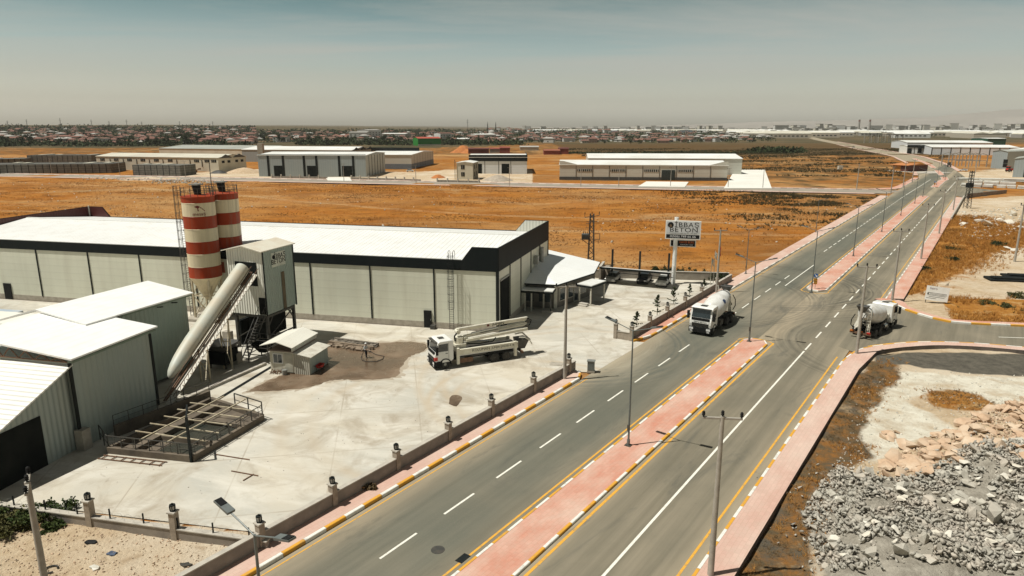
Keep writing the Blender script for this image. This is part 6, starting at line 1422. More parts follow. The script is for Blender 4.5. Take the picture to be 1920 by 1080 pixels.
# ================================================================== PERSON hosing down the yard
def person():
    T = thing('person', 'worker in pale shirt and dark trousers holding a hose on the wet concrete', 'person', at(686, 671), R(-25))
    J = {'pelvis': (0, 0, .93), 'waist': (0, .0, 1.08), 'chest': (.03, 0, 1.32), 'neck': (.05, 0, 1.50), 'skull': (.07, 0, 1.60), 'crown': (.08, 0, 1.72),
         'lhip': (0, .10, .90), 'lknee': (.05, .13, .50), 'lank': (-.02, .15, .09), 'ltoe': (.16, .17, .04), 'rhip': (0, -.10, .90), 'rknee': (.12, -.12, .50), 'rank': (.16, -.14, .09), 'rtoe': (.34, -.15, .04),
         'lsh': (.03, .19, 1.42), 'lel': (.08, .27, 1.14), 'lwr': (.30, .16, 1.02), 'lha': (.38, .12, 1.00), 'rsh': (.03, -.19, 1.42), 'rel': (.02, -.28, 1.15), 'rwr': (.24, -.2, 1.02), 'rha': (.32, -.15, 1.0)}
    Rr = {'pelvis': .15, 'waist': .14, 'chest': .16, 'neck': .062, 'skull': .095, 'crown': .075, 'lhip': .10, 'lknee': .07, 'lank': .048, 'ltoe': .035, 'rhip': .10, 'rknee': .07, 'rank': .048, 'rtoe': .035, 'lsh': .07, 'lel': .05, 'lwr': .036, 'lha': .04, 'rsh': .07, 'rel': .05, 'rwr': .036, 'rha': .04}
    E_ = [('pelvis', 'waist'), ('waist', 'chest'), ('chest', 'neck'), ('neck', 'skull'), ('skull', 'crown'), ('pelvis', 'lhip'), ('lhip', 'lknee'), ('lknee', 'lank'), ('lank', 'ltoe'), ('pelvis', 'rhip'), ('rhip', 'rknee'), ('rknee', 'rank'), ('rank', 'rtoe'), ('chest', 'lsh'), ('lsh', 'lel'), ('lel', 'lwr'), ('lwr', 'lha'), ('chest', 'rsh'), ('rsh', 'rel'), ('rel', 'rwr'), ('rwr', 'rha')]
    for sd, s_ in (('l', 1), ('r', -1)):                # five fingers curled round the lance
        h = Vector(J[sd + 'ha'])
        for k in range(4):
            a = h + Vector((.045, s_ * (.03 - .02 * k) * .8, .02 - .012 * k)); b = a + Vector((.035, -s_ * .012, -.03)); J['%sf%da' % (sd, k)] = tuple(a); J['%sf%db' % (sd, k)] = tuple(b); Rr['%sf%da' % (sd, k)] = .01; Rr['%sf%db' % (sd, k)] = .008
            E_ += [(sd + 'ha', '%sf%da' % (sd, k)), ('%sf%da' % (sd, k), '%sf%db' % (sd, k))]
        J[sd + 'th'] = tuple(h + Vector((.03, s_ * .035, .035))); Rr[sd + 'th'] = .01; E_.append((sd + 'ha', sd + 'th'))
    names = list(J); me = bpy.data.meshes.new('body'); me.from_pydata([J[n] for n in names], [(names.index(a), names.index(b)) for a, b in E_], [])
    SKIN = mat('skin', (.42, .24, .15), .6); SHIRT = mat('pale_shirt', (.55, .57, .55), .8); TROU = mat('dark_trousers', (.02, .022, .026), .9); 
    tmp = bpy.data.objects.new('tmp', me); COL.objects.link(tmp); md = tmp.modifiers.new('s', 'SKIN'); me.update()
    if not me.skin_vertices: bpy.context.view_layer.objects.active = tmp; bpy.ops.mesh.customdata_skin_add()
    for i, n in enumerate(names): v = me.skin_vertices[0].data[i]; v.radius = (Rr[n], Rr[n]); v.use_root = n == 'pelvis'
    tmp.modifiers.new('u', 'SUBSURF').levels = 2
    bpy.context.view_layer.update()
    bm_ = bpy.data.meshes.new_from_object(tmp.evaluated_get(bpy.context.evaluated_depsgraph_get())); bpy.data.objects.remove(tmp)
    bm_.name = 'body'
    for m_ in (SKIN, SHIRT, TROU, RUBBER): bm_.materials.append(m_)
    for p_ in bm_.polygons:
        c = p_.center; p_.use_smooth = True
        if c.z < .14: p_.material_index = 3
        elif c.z < .98 and abs(c.x) < .26 and not (c.x > .2 and c.z > .8): p_.material_index = 2
        elif c.z < 1.47 and c.x < .16: p_.material_index = 1
    b = bpy.data.objects.new('body', bm_); COL.objects.link(b); b.parent = T
    m = MB(); m.M = Matrix.Translation((.07, 0, 1.655)); m.lathe([(.118, -.02), (.12, .0), (.112, .05), (.08, .10), (.02, .125)], 16); m.build('cap', WHITE, T, smooth=50)
    m = MB()
    for y in (-.035, .035): m.box(.155, y - .014, 1.625, .168, y + .014, 1.64)
    m.box(.15, -.03, 1.555, .166, .03, 1.563); m.add([(.155, -.015, 1.585), (.155, .015, 1.585), (.185, 0, 1.585), (.16, 0, 1.63)], [(0, 1, 2), (0, 2, 3), (2, 1, 3)]); m.build('face', mat('face_shade', (.16, .08, .05), .7), T)
    return T
person()
HB = MB(); hp_ = at(686, 671); Mh = Matrix.Translation(hp_) @ Matrix.Rotation(R(-25), 4, 'Z'); HB.M = Mh
HB.tube([(.95, -.22, .85), (.36, -.12, 1.0), (0, .05, 1.0), (-.5, .5, .75), (-.75, .3, .12), (-.4, -.3, .05), (.2, -.9, .05), (.9, -1.1, .05), (1.9, -.6, .06), (2.0, .4, .06), (1.6, 1.2, .05), (.4, 1.3, .05), (-1.0, 2.0, .05), (-3, 2.2, .05)], .035, 6)
tag(HB.build('water_hose', RUBBER), 'black looping water hose in the worker\'s hands', 'hose')
# junk rows behind the worker
rb = random.Random(11)
a_, b_ = at(624, 641), at(706, 652)
for k in range(2):
    m = MB()
    for j in range(60):
        t = rb.random(); c = a_.lerp(b_, t) + FV * (rb.uniform(-.4, .4) - k * 1.3); sz = rb.uniform(.1, .35)
        m.M = Matrix.Translation((c.x, c.y, sz * .4)) @ Matrix.Rotation(rb.uniform(0, 3), 4, 'Z') @ Matrix.Rotation(rb.uniform(-.4, .4), 4, 'X'); m.box(-sz, -sz * .6, -sz * .45, sz, sz * .6, sz * .45)
    m.M = Matrix.Identity(4); c0 = a_ + FV * (.5 - k * 1.3); c1 = b_ + FV * (.5 - k * 1.3); m.bar((c0.x, c0.y, .2), (c1.x, c1.y, .2), .3, .4)
    o = m.build('debris_row', (mat('dark_debris', (.10, .085, .065), .9, c2=(.26, .22, .17), scale=2.5), mat('brown_debris', (.15, .105, .07), .9, c2=(.30, .24, .17), scale=2.5))[k]); struct(o, None, 'stuff'); tag(o, ('row of dark rubble and planks behind the worker', 'lower row of brown rubble by the worker')[k], 'debris', kind='stuff')
# ================================================================== HALLS ACROSS THE FIELD
GREYW = sheet('blue_grey_cladding', (.30, .34, .34), pitch=1.2, axis=0, joint=.2, depth=.03, strength=.4, dirt=(.36, .36, .32))
GREYS = sheet('blue_grey_side', (.40, .41, .37), pitch=1.2, axis=1, joint=.2, depth=.03, strength=.4, dirt=(.36, .35, .30))
PALE = sheet('pale_panels', (.56, .565, .49), pitch=1.4, axis=2, joint=.2, depth=.02, strength=.3, shape='box', dirt=(.48, .46, .38))
PALEW = sheet('white_panels', (.70, .72, .72), pitch=1.4, axis=2, joint=.2, depth=.02, strength=.3, shape='box', dirt=(.5, .5, .48))
CREAMB = mat('cream_render', (.62, .58, .46), .85, c2=(.50, .46, .36), scale=.15)
ROOFF = mat('far_white_roof', (.82, .82, .78), .5, c2=(.68, .67, .60), scale=.07)
ROOFC = mat('far_cream_roof', (.62, .59, .48), .6, c2=(.50, .47, .38), scale=.07)
ROOFG = mat('far_grey_roof', (.40, .41, .36), .6, c2=(.30, .31, .27), scale=.05)
GREYSTRIPE = mat('grey_blue_stripe', (.17, .21, .24), .6)
def hall(name, label, cat, A, B, depth, h, rise=1.2, ridge='x', wallm=PALE, sidem=None, roofm=ROOFF, group=None, ohang=.3, parapet=None):
    d = B - A; L_ = d.length; T = thing(name, label, cat, (A.x, A.y, 0), math.atan2(d.y, d.x), group)
    m = MB()
    if ridge == 'x': m.extr([(0, -1), (depth, -1), (depth, h), (depth / 2, h + rise), (0, h)], 'x', 0, L_)
    else: m.extr([(0, -1), (L_, -1), (L_, h), (L_ / 2, h + rise), (0, h)], 'y', 0, depth)
    m.build('wall', wallm, T)
    if sidem: MB().box(L_, .02, -.5, L_ + .06, depth - .02, h).build('side_wall', sidem, T)
    m = MB(); o = ohang
    if ridge == 'x': m.extr([(-o, h - .02), (depth / 2, h + rise + .05), (depth + o, h - .02), (depth + o, h + .2), (depth / 2, h + rise + .3), (-o, h + .2)], 'x', -o, L_ + o)
    else: m.extr([(-o, h - .02), (L_ / 2, h + rise + .05), (L_ + o, h - .02), (L_ + o, h + .2), (L_ / 2, h + rise + .3), (-o, h + .2)], 'y', -o, depth + o)
    m.build('roof', roofm, T)
    return T, L_
def front(T, x0, x1, z0, z1, m, nm, off=.08, y=0.): return MB().box(x0, y - off, z0, x1, y + .05, z1).build(nm, m, T)

# cream block factory
T, L_ = hall('block_factory', 'long cream factory with small upper windows and a name on its left end', 'factory', at(183, 317.5), at(411, 322), 25, 7.6, 1.5, 'x', CREAMB, None, ROOFC)
for x in (3, 13, 22.5, 32, 41.5, 51, 69, 76, 80.5):
    w_ = front(T, x, x + 3.2, 5.1, 6.6, BLACKP, 'window')
    for k in range(2): MB().box(x + 1 + k * 1.1, -.11, 5.1, x + 1.1 + k * 1.1, -.085, 6.6).build('mullion', CREAMB, w_)
for x in (10, 19.5, 29, 38, 47.5, 57, 66, 74): front(T, x, x + .35, 2.6, 6.4, DARK, 'downpipe', .25)
front(T, 57, 63, 2.2, 3.2, DARK, 'sign_board')
text_mesh('ONUR BİMS', 2.1, 'lettering', BLACKP, T, face_m((8.2, -.1, 3.7), (1, 0, 0)), depth=.02)
for k in range(2): MB().extr([(1 + k * 12, 7.4), (6.5 + k * 12, 9.4), (12 + k * 12, 7.4)], 'x', L_ + .05, L_ + .5).build('gable', DARK, T)
for y in (3, 8, 15, 20): MB().box(L_ - .05, y, 4.6, L_ + .08, y + 2.4, 6.0).build('window', BLACKP, T)
# roofs behind it
hall('factory_hall', 'low grey-roofed hall behind the cream factory', 'hall', at(300, 296), at(492, 299), 55, 7.5, 2, 'x', CREAMB, None, ROOFG)
T, L_ = hall('factory_hall', 'white-roofed hall behind the grey hall with black gable ends', 'hall', at(455, 303), at(660, 305), 40, 8.5, 1.8, 'x', GREYW, None, ROOFF)
for k in range(3): MB().extr([(2 + k * 13, 8.3), (8 + k * 13, 10.4), (14 + k * 13, 8.3)], 'x', L_ + .3, L_ + .7).build('gable', BLACK, T)
# chimney-like stack beside
MB_ = MB().box(-1.6, -1.6, 0, 1.6, 1.6, 15); tag(MB_.build('silo_stack', CONC, loc=at(492, 316)), 'square concrete stack rising behind the left end of the grey hall', 'stack')
# grey hall
T, L_ = hall('grey_hall', 'large blue-grey hall with black stripes and three dark doorways', 'hall', at(486, 330.3), at(687, 331.3), 39, 10.6, .9, 'x', GREYW, GREYS, ROOFF)
for f in (.095, .235, .43, .545, .755, .885): front(T, f * L_ - .6, f * L_ + .6, 0, 10.7, BLACK, 'stripe', .10)
for f in (.13, .44, .765): front(T, f * L_ + .8, f * L_ + .8 + 5.2, 0, 5.4, DARKIN, 'doorway', .07)
MB().box(-.1, -.14, 10.5, L_ + .15, .1, 11.2).build('parapet', GREYW, T)
for k in range(6): MB().box(L_ + .02, 5.5 + k * 5.6, 0, L_ + .12, 6.2 + k * 5.6, 10.4).build('stripe', BLACK, T)
# white hall further back
T, L_ = hall('white_hall', 'white hall with a grey-blue lower stripe right of the grey hall', 'hall', at(680, 316.5), at(772, 317), 66, 8.3, .9, 'x', PALE, None, ROOFF)
MB().box(L_ + .01, .1, 0, L_ + .08, 65.9, 3.0).build('lower_stripe', GREYSTRIPE, T); MB().box(.1, -.08, 0, L_ + .02, .02, 3.0).build('lower_stripe', GREYSTRIPE, T)
for k in range(8): MB().box(L_ + .085, 7 + k * 8, 0, L_ + .12, 7.3 + k * 8, 8.2).build('cover_strip', DARK, T)
MB().box(-6, 40, 9.1, L_ - 4, 40.5, 11.5).build('parapet', BLACK, T)
# small concrete block
T, L_ = hall('gatehouse_block', 'small two-storey concrete block with two stacked windows by the street', 'house', at(856.5, 337), at(887, 337.3), 14, 7.9, .5, 'y', CREAMB, mat('block_side', (.30, .27, .20), .9), ROOFF)
for z in (1.6, 5.0):
    f_ = front(T, 2.2, 3.9, z, z + 2.0, BLACKP, 'window'); MB().box(3.0, -.11, z, 3.1, -.085, z + 2).build('mullion', CREAMB, f_)
    MB().box(L_ + .04, 3, z, L_ + .1, 4.6, z + 2).build('window', BLACKP, T); MB().box(L_ + .04, 8.5, z, L_ + .1, 10, z + 2).build('window', BLACKP, T)
T_ = T; m = MB(); m.bar((-.8, -.3, 0), (-.8, -.3, 9.5), .2); m.bar((-.3, -.3, 0), (-.3, -.3, 9.0), .1); m.build('downpipe', DARK, T)
# white hall with deep black fascia
T, L_ = hall('white_hall', 'white hall with a deep black fascia and dark doorway', 'hall', at(880, 325.3), at(988, 325.3), 42, 8.6, .9, 'x', PALEW, None, ROOFF)
MB().box(-.2, -.25, 6.6, L_ + .25, .1, 10.0).build('fascia', BLACK, T); MB().box(L_ - .1, .1, 6.6, L_ + .25, 42, 10.0).build('fascia', BLACK, T)
for f in (.27, .51, .72): front(T, f * L_ - .15, f * L_ + .15, 0, 6.6, DARK, 'cover_strip')
for f in (.15, .56): front(T, f * L_, f * L_ + (2.2 if f < .2 else 4.2), 0, 5.2, DARKIN, 'doorway', .07)
for k in range(5): MB().box(L_ + .02, 7 + k * 7, 0, L_ + .09, 7.35 + k * 7, 6.6).build('cover_strip', DARK, T)
# long pale hall and its twin behind
T, L_ = hall('pale_hall', 'long pale hall with rows of small windows and a dark door in the middle', 'hall', at(1049, 337), at(1363, 339.2), 27, 7.05, 1.5, 'x', PALE, mat('pale_side', (.5, .5, .43), .8), ROOFF)
MB().extr([(-.1, 6.8), (L_ + .1, 6.8), (L_ + .1, 9.0), (L_ - 2, 8.9), (L_ - 8.5, 7.28), (8.5, 7.28), (2, 8.9), (-.1, 9.0)], 'y', -.2, .05).build('parapet', PALE, T)
MB().box(-.1, -.12, 0, L_ + .1, .02, 1.5).build('plinth', mat('grey_plinth', (.075, .08, .075), .8), T)
for k in range(1, 10): front(T, k * L_ / 10 - .12, k * L_ / 10 + .12, 0, 7.3, DARK, 'cover_strip', .14)
for k in (1, 3, 5, 7):
    w_ = front(T, k * L_ / 10 + .6, (k + 1) * L_ / 10 - .4, 4.0, 5.1, BLACKP, 'window_band', .1)
    for j in range(7): x = k * L_ / 10 + .6 + (L_ / 10 - 1) * (j + .5) / 7; MB().box(x - .14, -.14, 4.0, x + .14, -.105, 5.1).build('mullion', PALE, w_)
front(T, 6 * L_ / 10 + 1.0, 7 * L_ / 10 - .6, 0, 4.9, mat('dark_green_door', (.02, .035, .032), .6), 'door', .16)
MB().box(L_ + .06, 6, 0, L_ + .12, 9, 4.5).build('door', BLACKP, T)
T, L_ = hall('pale_hall', 'second pale hall standing right behind the long pale hall', 'hall', at(1078, 331.5), at(1383, 333), 34, 8.2, 1.8, 'x', PALE, None, ROOFF)
T.location.x += 9; T.location.y += 22
# stacks of concrete blocks (dark)
def stack_mat(name):
    m, t, b = _new(name); g = G(t); p = g.obj(); x, y, z = g.sep(p)
    def gap(cv, sp, w): return g.ramp(g.math('ABSOLUTE', g.math('SUBTRACT', g.math('FRACT', g.math('DIVIDE', cv, sp)), .5)), .5 - w, .5 - w * .5, 0, 1)
    k = g.math('MAXIMUM', gap(x, 3.6, .09), g.math('MULTIPLY', gap(z, 1.25, .12), .6))
    c = g.mix(g.ramp(g.noise(p, .6, 5, .6), .35, .65), (.115, .112, .095), (.19, .185, .155)); g.put(b.inputs['Base Color'], g.mix(k, c, (.02, .02, .018))); b.inputs['Roughness'].default_value = .95
    return m
STK = stack_mat('stacked_blocks')
for nm, A_, B_, dp, h, lab in ((0, at(-150, 327), at(209, 324), 20, 4.9, 'longest wall of stacked grey blocks at the left edge'), (1, at(250, 328.5), at(339, 329.8), 13, 5.4, 'shorter wall of stacked grey blocks by the street'), (2, at(52, 304.5), at(172, 304.5), 18, 5.0, 'rear wall of stacked grey blocks'), (3, at(-90, 309), at(46, 307), 16, 3.5, 'low brown rear stack at the left edge')):
    d = B_ - A_; T = thing('block_stack', lab, 'block stack', A_, math.atan2(d.y, d.x))
    MB().box(0, 0, -.3, d.length, dp, h).build('blocks', STK, T); m = MB()
    rb = random.Random(nm)
    for k in range(int(d.length / 3.6)):
        if rb.random() < .45: m.box(k * 3.6 + .3, rb.uniform(0, dp - 4), h, k * 3.6 + 3.3, rb.uniform(4, dp), h + rb.uniform(.2, .5))
    m.build('top_blocks', ROOFC, T)
# street walls before the grey hall
for A_, B_, lab in ((at(510, 333.5), at(614, 335), 'low fence wall before the left part of the grey hall'), (at(659, 335.5), at(789, 340), 'low fence wall before the right part of the grey hall'), (at(820, 341), at(900, 342.5), 'low fence wall before the small concrete block')):
    d = B_ - A_; T = thing('fence_wall', lab, 'wall', A_, math.atan2(d.y, d.x)); MB().box(0, -.15, -.3, d.length, .15, .9).build('wall_body', WALLC, T)
    for k in range(int(d.length / 5) + 1): MB().box(k * 5 - .25, -.3, -.3, k * 5 + .25, .3, 1.8).build('pillar', COPING, T)
# heaps
def heap(label, p, r, h, mt, seed, sq=1.0):
    n = 22; vs = [(0, 0, h)]; fs = []; rb = random.Random(seed)
    for j, (rr, hh) in enumerate(((.3, .8), (.65, .38), (1., -.1))):
        for i in range(n):
            t = 2 * math.pi * i / n; q = r * rr * rb.uniform(.82, 1.15); vs.append((q * math.cos(t), q * math.sin(t) * sq, h * hh * rb.uniform(.85, 1.15)))
    for i in range(n):
        fs.append((0, 1 + i, 1 + (i + 1) % n))
        for j in range(2): fs.append((1 + j * n + i, 1 + (j + 1) * n + i, 1 + (j + 1) * n + (i + 1) % n, 1 + j * n + (i + 1) % n))
    m = MB(); m.add(vs, fs); return tag(m.build('earth_heap', mt, loc=p, smooth=60), label, 'heap')
SOILP = mat('pale_soil', (.55, .42, .28), .95, c2=(.42, .30, .18), scale=.6, bump=.4); SOILO = mat('orange_soil', (.46, .17, .045), .95, c2=(.34, .12, .035), scale=.4, bump=.4); SOILG = mat('grey_spoil', (.42, .36, .28), .95, c2=(.28, .23, .18), scale=.8, bump=.5)
heap('long pale sand heap left of the grey hall', at(458, 323.5), 11, 2.8, SOILP, 1, .6); heap('dark spoil heap at the foot of the cream factory', at(410, 325), 5, 1.8, DARK, 2); heap('grey spoil heap right of the small concrete block', at(935, 338), 7.5, 2.6, SOILG, 3); heap('brown heap before the white hall', at(822, 333), 4, 1.6, SOILO, 4); heap('orange earth heap left of the brown farm sheds', at(868, 286), 13, 7, SOILO, 5); heap('small orange heap beside the farm sheds', at(880, 287), 9, 4.5, SOILO, 6)
def along(A, px):
    k = (px - 960) / FOC; L_ = (k * (A.y * _c + CAMH * _s) - A.x) / (FU.x - k * FU.y * _c); return A + FU * L_
# right side: white warehouse, portico, grey works, kiosk, concrete frame
T, L_ = hall('white_warehouse', 'long white warehouse with dark posts on the far right', 'warehouse', at(1746, 290), along(at(1746, 290), 1910), 45, 6.6, 1.6, 'x', PALEW, GREYS, ROOFF)
for k in range(0, 10): front(T, k * L_ / 9 - .3, k * L_ / 9 + .3, 0, 6.7, BLACK, 'post', .2)
T, L_ = hall('showroom', 'black and white showroom block at the left end of the white warehouse', 'building', at(1700, 288), along(at(1700, 288), 1744), 24, 7.0, .4, 'x', WHITE, PALEW, ROOFF)
MB().box(-.2, -.4, 5.6, L_ + .3, .05, 8.0).build('fascia', BLACK, T); MB().box(L_ * .45, -3.0, 5.0, L_ + .3, -.41, 8.0).build('canopy', BLACK, T); front(T, 9, 12.5, .6, 5, BLACKP, 'window'); front(T, 0, 4, 0, 5, DARKIN, 'doorway')
for x in (6, 14, 16.5): front(T, x, x + .6, 0, 6, BLACK, 'pilaster')
hall('white_warehouse', 'white roofed hall behind the showroom at the far right', 'warehouse', at(1700, 279), along(at(1700, 279), 1860), 60, 7, 1.8, 'x', PALEW, None, ROOFF)
T, L_ = hall('works_building', 'green-roofed block behind the white warehouse', 'building', at(1850, 278), at(1884, 278), 30, 11, .5, 'x', mat('dark_green', (.02, .09, .05), .7), None, ROOFF)
T, L_ = hall('works_building', 'grey works building with dark windows left of the red tractor', 'building', at(1857, 315.5), at(1885, 317), 50, 10.2, .8, 'y', GREYW, GREYS, ROOFG)
for z in (2.5, .1): front(T, 7, 9.5, z + 1, z + 3.2, BLACKP, 'window', .1)
hall('works_building', 'sloping white-roofed works hall behind the red tractor at the right edge', 'building', at(1887, 312), at(1990, 318), 40, 10.5, 1.5, 'x', GREYS, None, ROOFF)
T, L_ = hall('works_building', 'nearer grey works building at the right edge behind the slab stacks', 'building', at(1898, 331.5), at(1965, 334), 26, 9.0, 1.2, 'y', GREYW, GREYS, ROOFG)
front(T, 4.4, 8, 0, 6.0, DARKIN, 'doorway', .08)
T, L_ = hall('kiosk', 'small orange kiosk with a wide orange roof by the bend of the road', 'kiosk', at(1673, 320), at(1701, 322), 15, 3.4, .7, 'x', mat('orange_boards', (.50, .22, .04), .7, c2=(.36, .14, .03), scale=.6), mat('brown_boards', (.10, .03, .018), .7), mat('orange_roof', (.55, .22, .07), .7, c2=(.44, .17, .06), scale=.4), ohang=1.1)
MB().box(L_ * .55, -.1, .0, L_ + .1, .05, 3.3).build('shutter', mat('brown_shutter', (.12, .035, .02), .7), T); MB().box(-3, -3.2, -.6, L_ + 16, 16, .12).build('terrace', COPING, T)
CF = thing('concrete_frame', 'unfinished concrete frame of columns and gable beams', 'frame', at(1790, 313), FROT + R(8)); CF.scale = (.9, .9, .85)
for k in range(4):
    for j in range(3):
        MB().box(k * 7 - .28, j * 9 - .28, -.5, k * 7 + .28, j * 9 + .28, 8.6).build('column', CONCP, CF)
for j in range(3):
    m = MB()
    for k in range(3): m.bar((k * 7, j * 9, 8.6), (k * 7 + 3.5, j * 9, 9.9), .35); m.bar((k * 7 + 3.5, j * 9, 9.9), (k * 7 + 7, j * 9, 8.6), .35)
    m.bar((0, j * 9, 4.6), (21, j * 9, 4.6), .35); m.build('gable_beam', CONCP, CF)
SLABW = mat('white_slabs', (.72, .71, .64), .85, c2=(.55, .53, .46), scale=.4)
for k, (a, b, h, lab) in enumerate((((1795, 338), (1925, 341), 1.2, 'rear row of white concrete slabs by the far junction'), ((1812, 345), (1905, 349), 1.6, 'middle row of white concrete slabs by the far junction'), ((1800, 349.5), (1862, 352.5), 1.4, 'nearest row of white concrete slabs by the far junction'), ((1868, 352), (1925, 354.5), 1.1, 'right-hand row of white concrete slabs by the far junction'))):
    A_, B_ = at(*a), at(*b); d = B_ - A_; T = thing('slab_stack', lab, 'slab stack', A_, math.atan2(d.y, d.x)); n_ = max(3, int(d.length / 7)); rb = random.Random(k)
    for q in range(n_):
        m = MB(); x = q * d.length / n_
        for lv in range(4): m.box(x + .2 + rb.uniform(-.2, .2), rb.uniform(0, .3), lv * h / 4, x + d.length / n_ - .3, 3.2 + rb.uniform(0, .5), (lv + .85) * h / 4)
        m.build('slab_pile', SLABW, T)
def tractor(label, p, rot, c):
    T = thing('tractor', label, 'tractor', p, rot)
    MB().box(-.3, -.45, .8, 2.4, .45, 1.7).build('bonnet', c, T); m = MB(); m.box(-1.9, -.75, 1.0, -.3, .75, 2.0); m.build('body', c, T)
    m = MB(); m.box(-1.8, -.7, 2.0, -.4, .7, 2.9); cb_ = m.build('cabin', CABG, T); MB().box(-1.95, -.85, 2.9, -.25, .85, 3.05).build('cabin_roof', c, T)
    for y in (-.9, .9): wheel(T, -1.2, y, .85, .5); wheel(T, 1.9, y * .9, .5, .3)
    m = MB(); m.bar((2.3, -.5, 1), (4, -.5, 2.2), .2); m.bar((2.3, .5, 1), (4, .5, 2.2), .2); m.box(3.8, -1, 1.6, 4.5, 1, 2.4); m.build('loader', RUST, T); return T
tractor('red tractor with a front loader before the grey works buildings', at(1893, 322), R(10), REDP)
tractor('small dark tractor by the roadside under the concrete frame', at(1779, 313), R(60), DARK)
tractor('orange loader by the cream factory', at(361, 323.5), R(0), mat('loader_orange', (.5, .2, .03), .5))
# dark timber or pipe bundle in the weedy lot
for k, (px_, py_) in enumerate(((1890, 526), (1921, 521))):
    T = thing('pipe_stack', ('stack of black pipes lying in the weedy lot, nearest', 'second stack of black pipes farther right at the edge')[k], 'pipe stack', at(px_, py_, -.3), R(-12))
    for j in range(7): MB().cyl((-3.2, -1.3 + j * .42, .25), (3.2, -1.3 + j * .42 + .1, .25), .2, n=10).build('pipe', BLACK, T, smooth=40)
    for j in range(3): MB().cyl((-2.8, -1.1 + j * .42, .6), (3.3, -1.1 + j * .42, .6), .2, n=10).build('pipe', BLACK, T, smooth=40)
mm = MB().box(0, -.3, -.2, 30, 0, 1.5); o = mm.build('lot_wall', WALLC, loc=at(1811, 371)); o.rotation_euler.z = R(32); tag(o, 'dark low wall along the far right side road', 'wall')
o = MB().box(-1.2, -1, 0, 1.2, 1, 2.2).build('cabinet', WHITE2, loc=at(1575, 318)); tag(o, 'white transformer box standing alone in the dry field', 'cabinet')
# substation gantries by the bend
for k in range(5):
    p = at(1630 + k * 13, 268 - (k % 2)); T = thing('substation_gantry', ('leftmost', 'second', 'middle', 'fourth', 'rightmost')[k] + ' pale gantry of the distant substation by the road bend', 'gantry', p, R(10), 'gantries of the substation')
    for x in (-9, 0, 9): MB().bar((x, 0, 0), (x, 0, 13), .9).build('post', CONCP, T)
    MB().bar((-9, 0, 12.5), (9, 0, 12.5), .9).build('beam', CONCP, T)

# ================================================================== THE TOWN AND THE FAR WORKS
def gpos(px, py):
    """the first ground point met by looking along one direction from the camera"""
    p = at(px, py) if py > 238.5 else None
    y = 300.0; last = None
    u = (px - 960) / FOC; v = (540 - py) / FOC; dx, dy, dz = u, _c + v * _s, -_s + v * _c
    while y < 7000:
        t = y / dy; x = dx * t; z = CAMH + dz * t; g_ = groundz(x, y)
        if z <= g_: return Vector((x, y, g_))
        last = Vector((x, y, g_)); y *= 1.012
    return last
WALLS = [mat('town_wall_cream', (.52, .46, .36), .9), mat('town_wall_white', (.66, .65, .60), .9), mat('town_wall_grey', (.36, .34, .30), .9), mat('town_wall_pink', (.50, .34, .26), .9)]
ROOFS = [mat('roof_terracotta', (.21, .095, .068), .9, c2=(.16, .075, .055), scale=.3), mat('roof_brown', (.20, .11, .075), .9, c2=(.14, .085, .06), scale=.3), mat('roof_rust', (.24, .115, .08), .9), mat('roof_pale', (.42, .40, .36), .9)]
TOWNDARK = mat('town_window', (.03, .032, .03), .5)
def house_mesh(name, L_, D_, h, rise, hip, wm, rm, rows, cols):
    m = MB(); m.box(-L_ / 2, -D_ / 2, -3, L_ / 2, D_ / 2, h, 0); o = .7
    a, b, c, d = (-L_ / 2 - o, -D_ / 2 - o, h), (L_ / 2 + o, -D_ / 2 - o, h), (L_ / 2 + o, D_ / 2 + o, h), (-L_ / 2 - o, D_ / 2 + o, h)
    k = (L_ / 2 - (D_ / 2 if hip else -o)); k = max(.6, k); e, f = (-k, 0, h + rise), (k, 0, h + rise)
    m.add([a, b, c, d, e, f], [(0, 1, 5, 4), (2, 3, 4, 5), (1, 2, 5), (3, 0, 4), (3, 2, 1, 0)], 1)
    for r in range(rows):
        for q in range(cols):
            x = -L_ / 2 + L_ * (q + .5) / cols; z = .9 + r * (h / rows)
            m.box(x - .6, -D_ / 2 - .06, z, x + .6, -D_ / 2 + .05, z + 1.3, 2); m.box(x - .6, D_ / 2 - .05, z, x + .6, D_ / 2 + .06, z + 1.3, 2)
        for y in (-D_ / 4, D_ / 4):
            z = .9 + r * (h / rows); m.box(L_ / 2 - .05, y - .6, z, L_ / 2 + .06, y + .6, z + 1.3, 2)
    o_ = m.build(name, [wm, rm, TOWNDARK]); return o_
protos = []
rb = random.Random(21)
descr = []
for k in range(12):
    L_ = rb.uniform(11, 19); D_ = rb.uniform(9, 12); st_ = 1 if k % 3 else 2; h = 3.3 * st_ + rb.uniform(0, .6); wi = k % 4; ri = (0, 1, 2, 0, 0, 1, 3, 2, 0, 1, 2, 0)[k]
    protos.append(house_mesh('town_house', L_, D_, h, rb.uniform(1.6, 2.6), k % 2 == 0, WALLS[wi], ROOFS[ri], st_, 3))
    descr.append(('low ' if st_ == 1 else 'two-storey ') + ('cream', 'white', 'grey', 'pink')[wi] + ' house with a ' + ('terracotta', 'brown', 'rust-red', 'pale')[ri] + ' roof')
used = [False] * 12
placed = []
def far_house(px, py, where):
    p = gpos(px, py); k = rb.randrange(12)
    for q in placed:
        if (q - p).length < 15: return
    placed.append(p)
    if used[k]: o = protos[k].copy(); COL.objects.link(o)
    else: o = protos[k]; used[k] = True
    o.location = p; o.rotation_euler = (0, 0, rb.choice((0, 1)) * math.pi / 2 + rb.uniform(-.4, .4)); sc = rb.uniform(.85, 1.15); o.scale = (sc, sc, sc)
    tag(o, descr[k] + ' in the ' + where, 'house', 'houses of the ' + where)
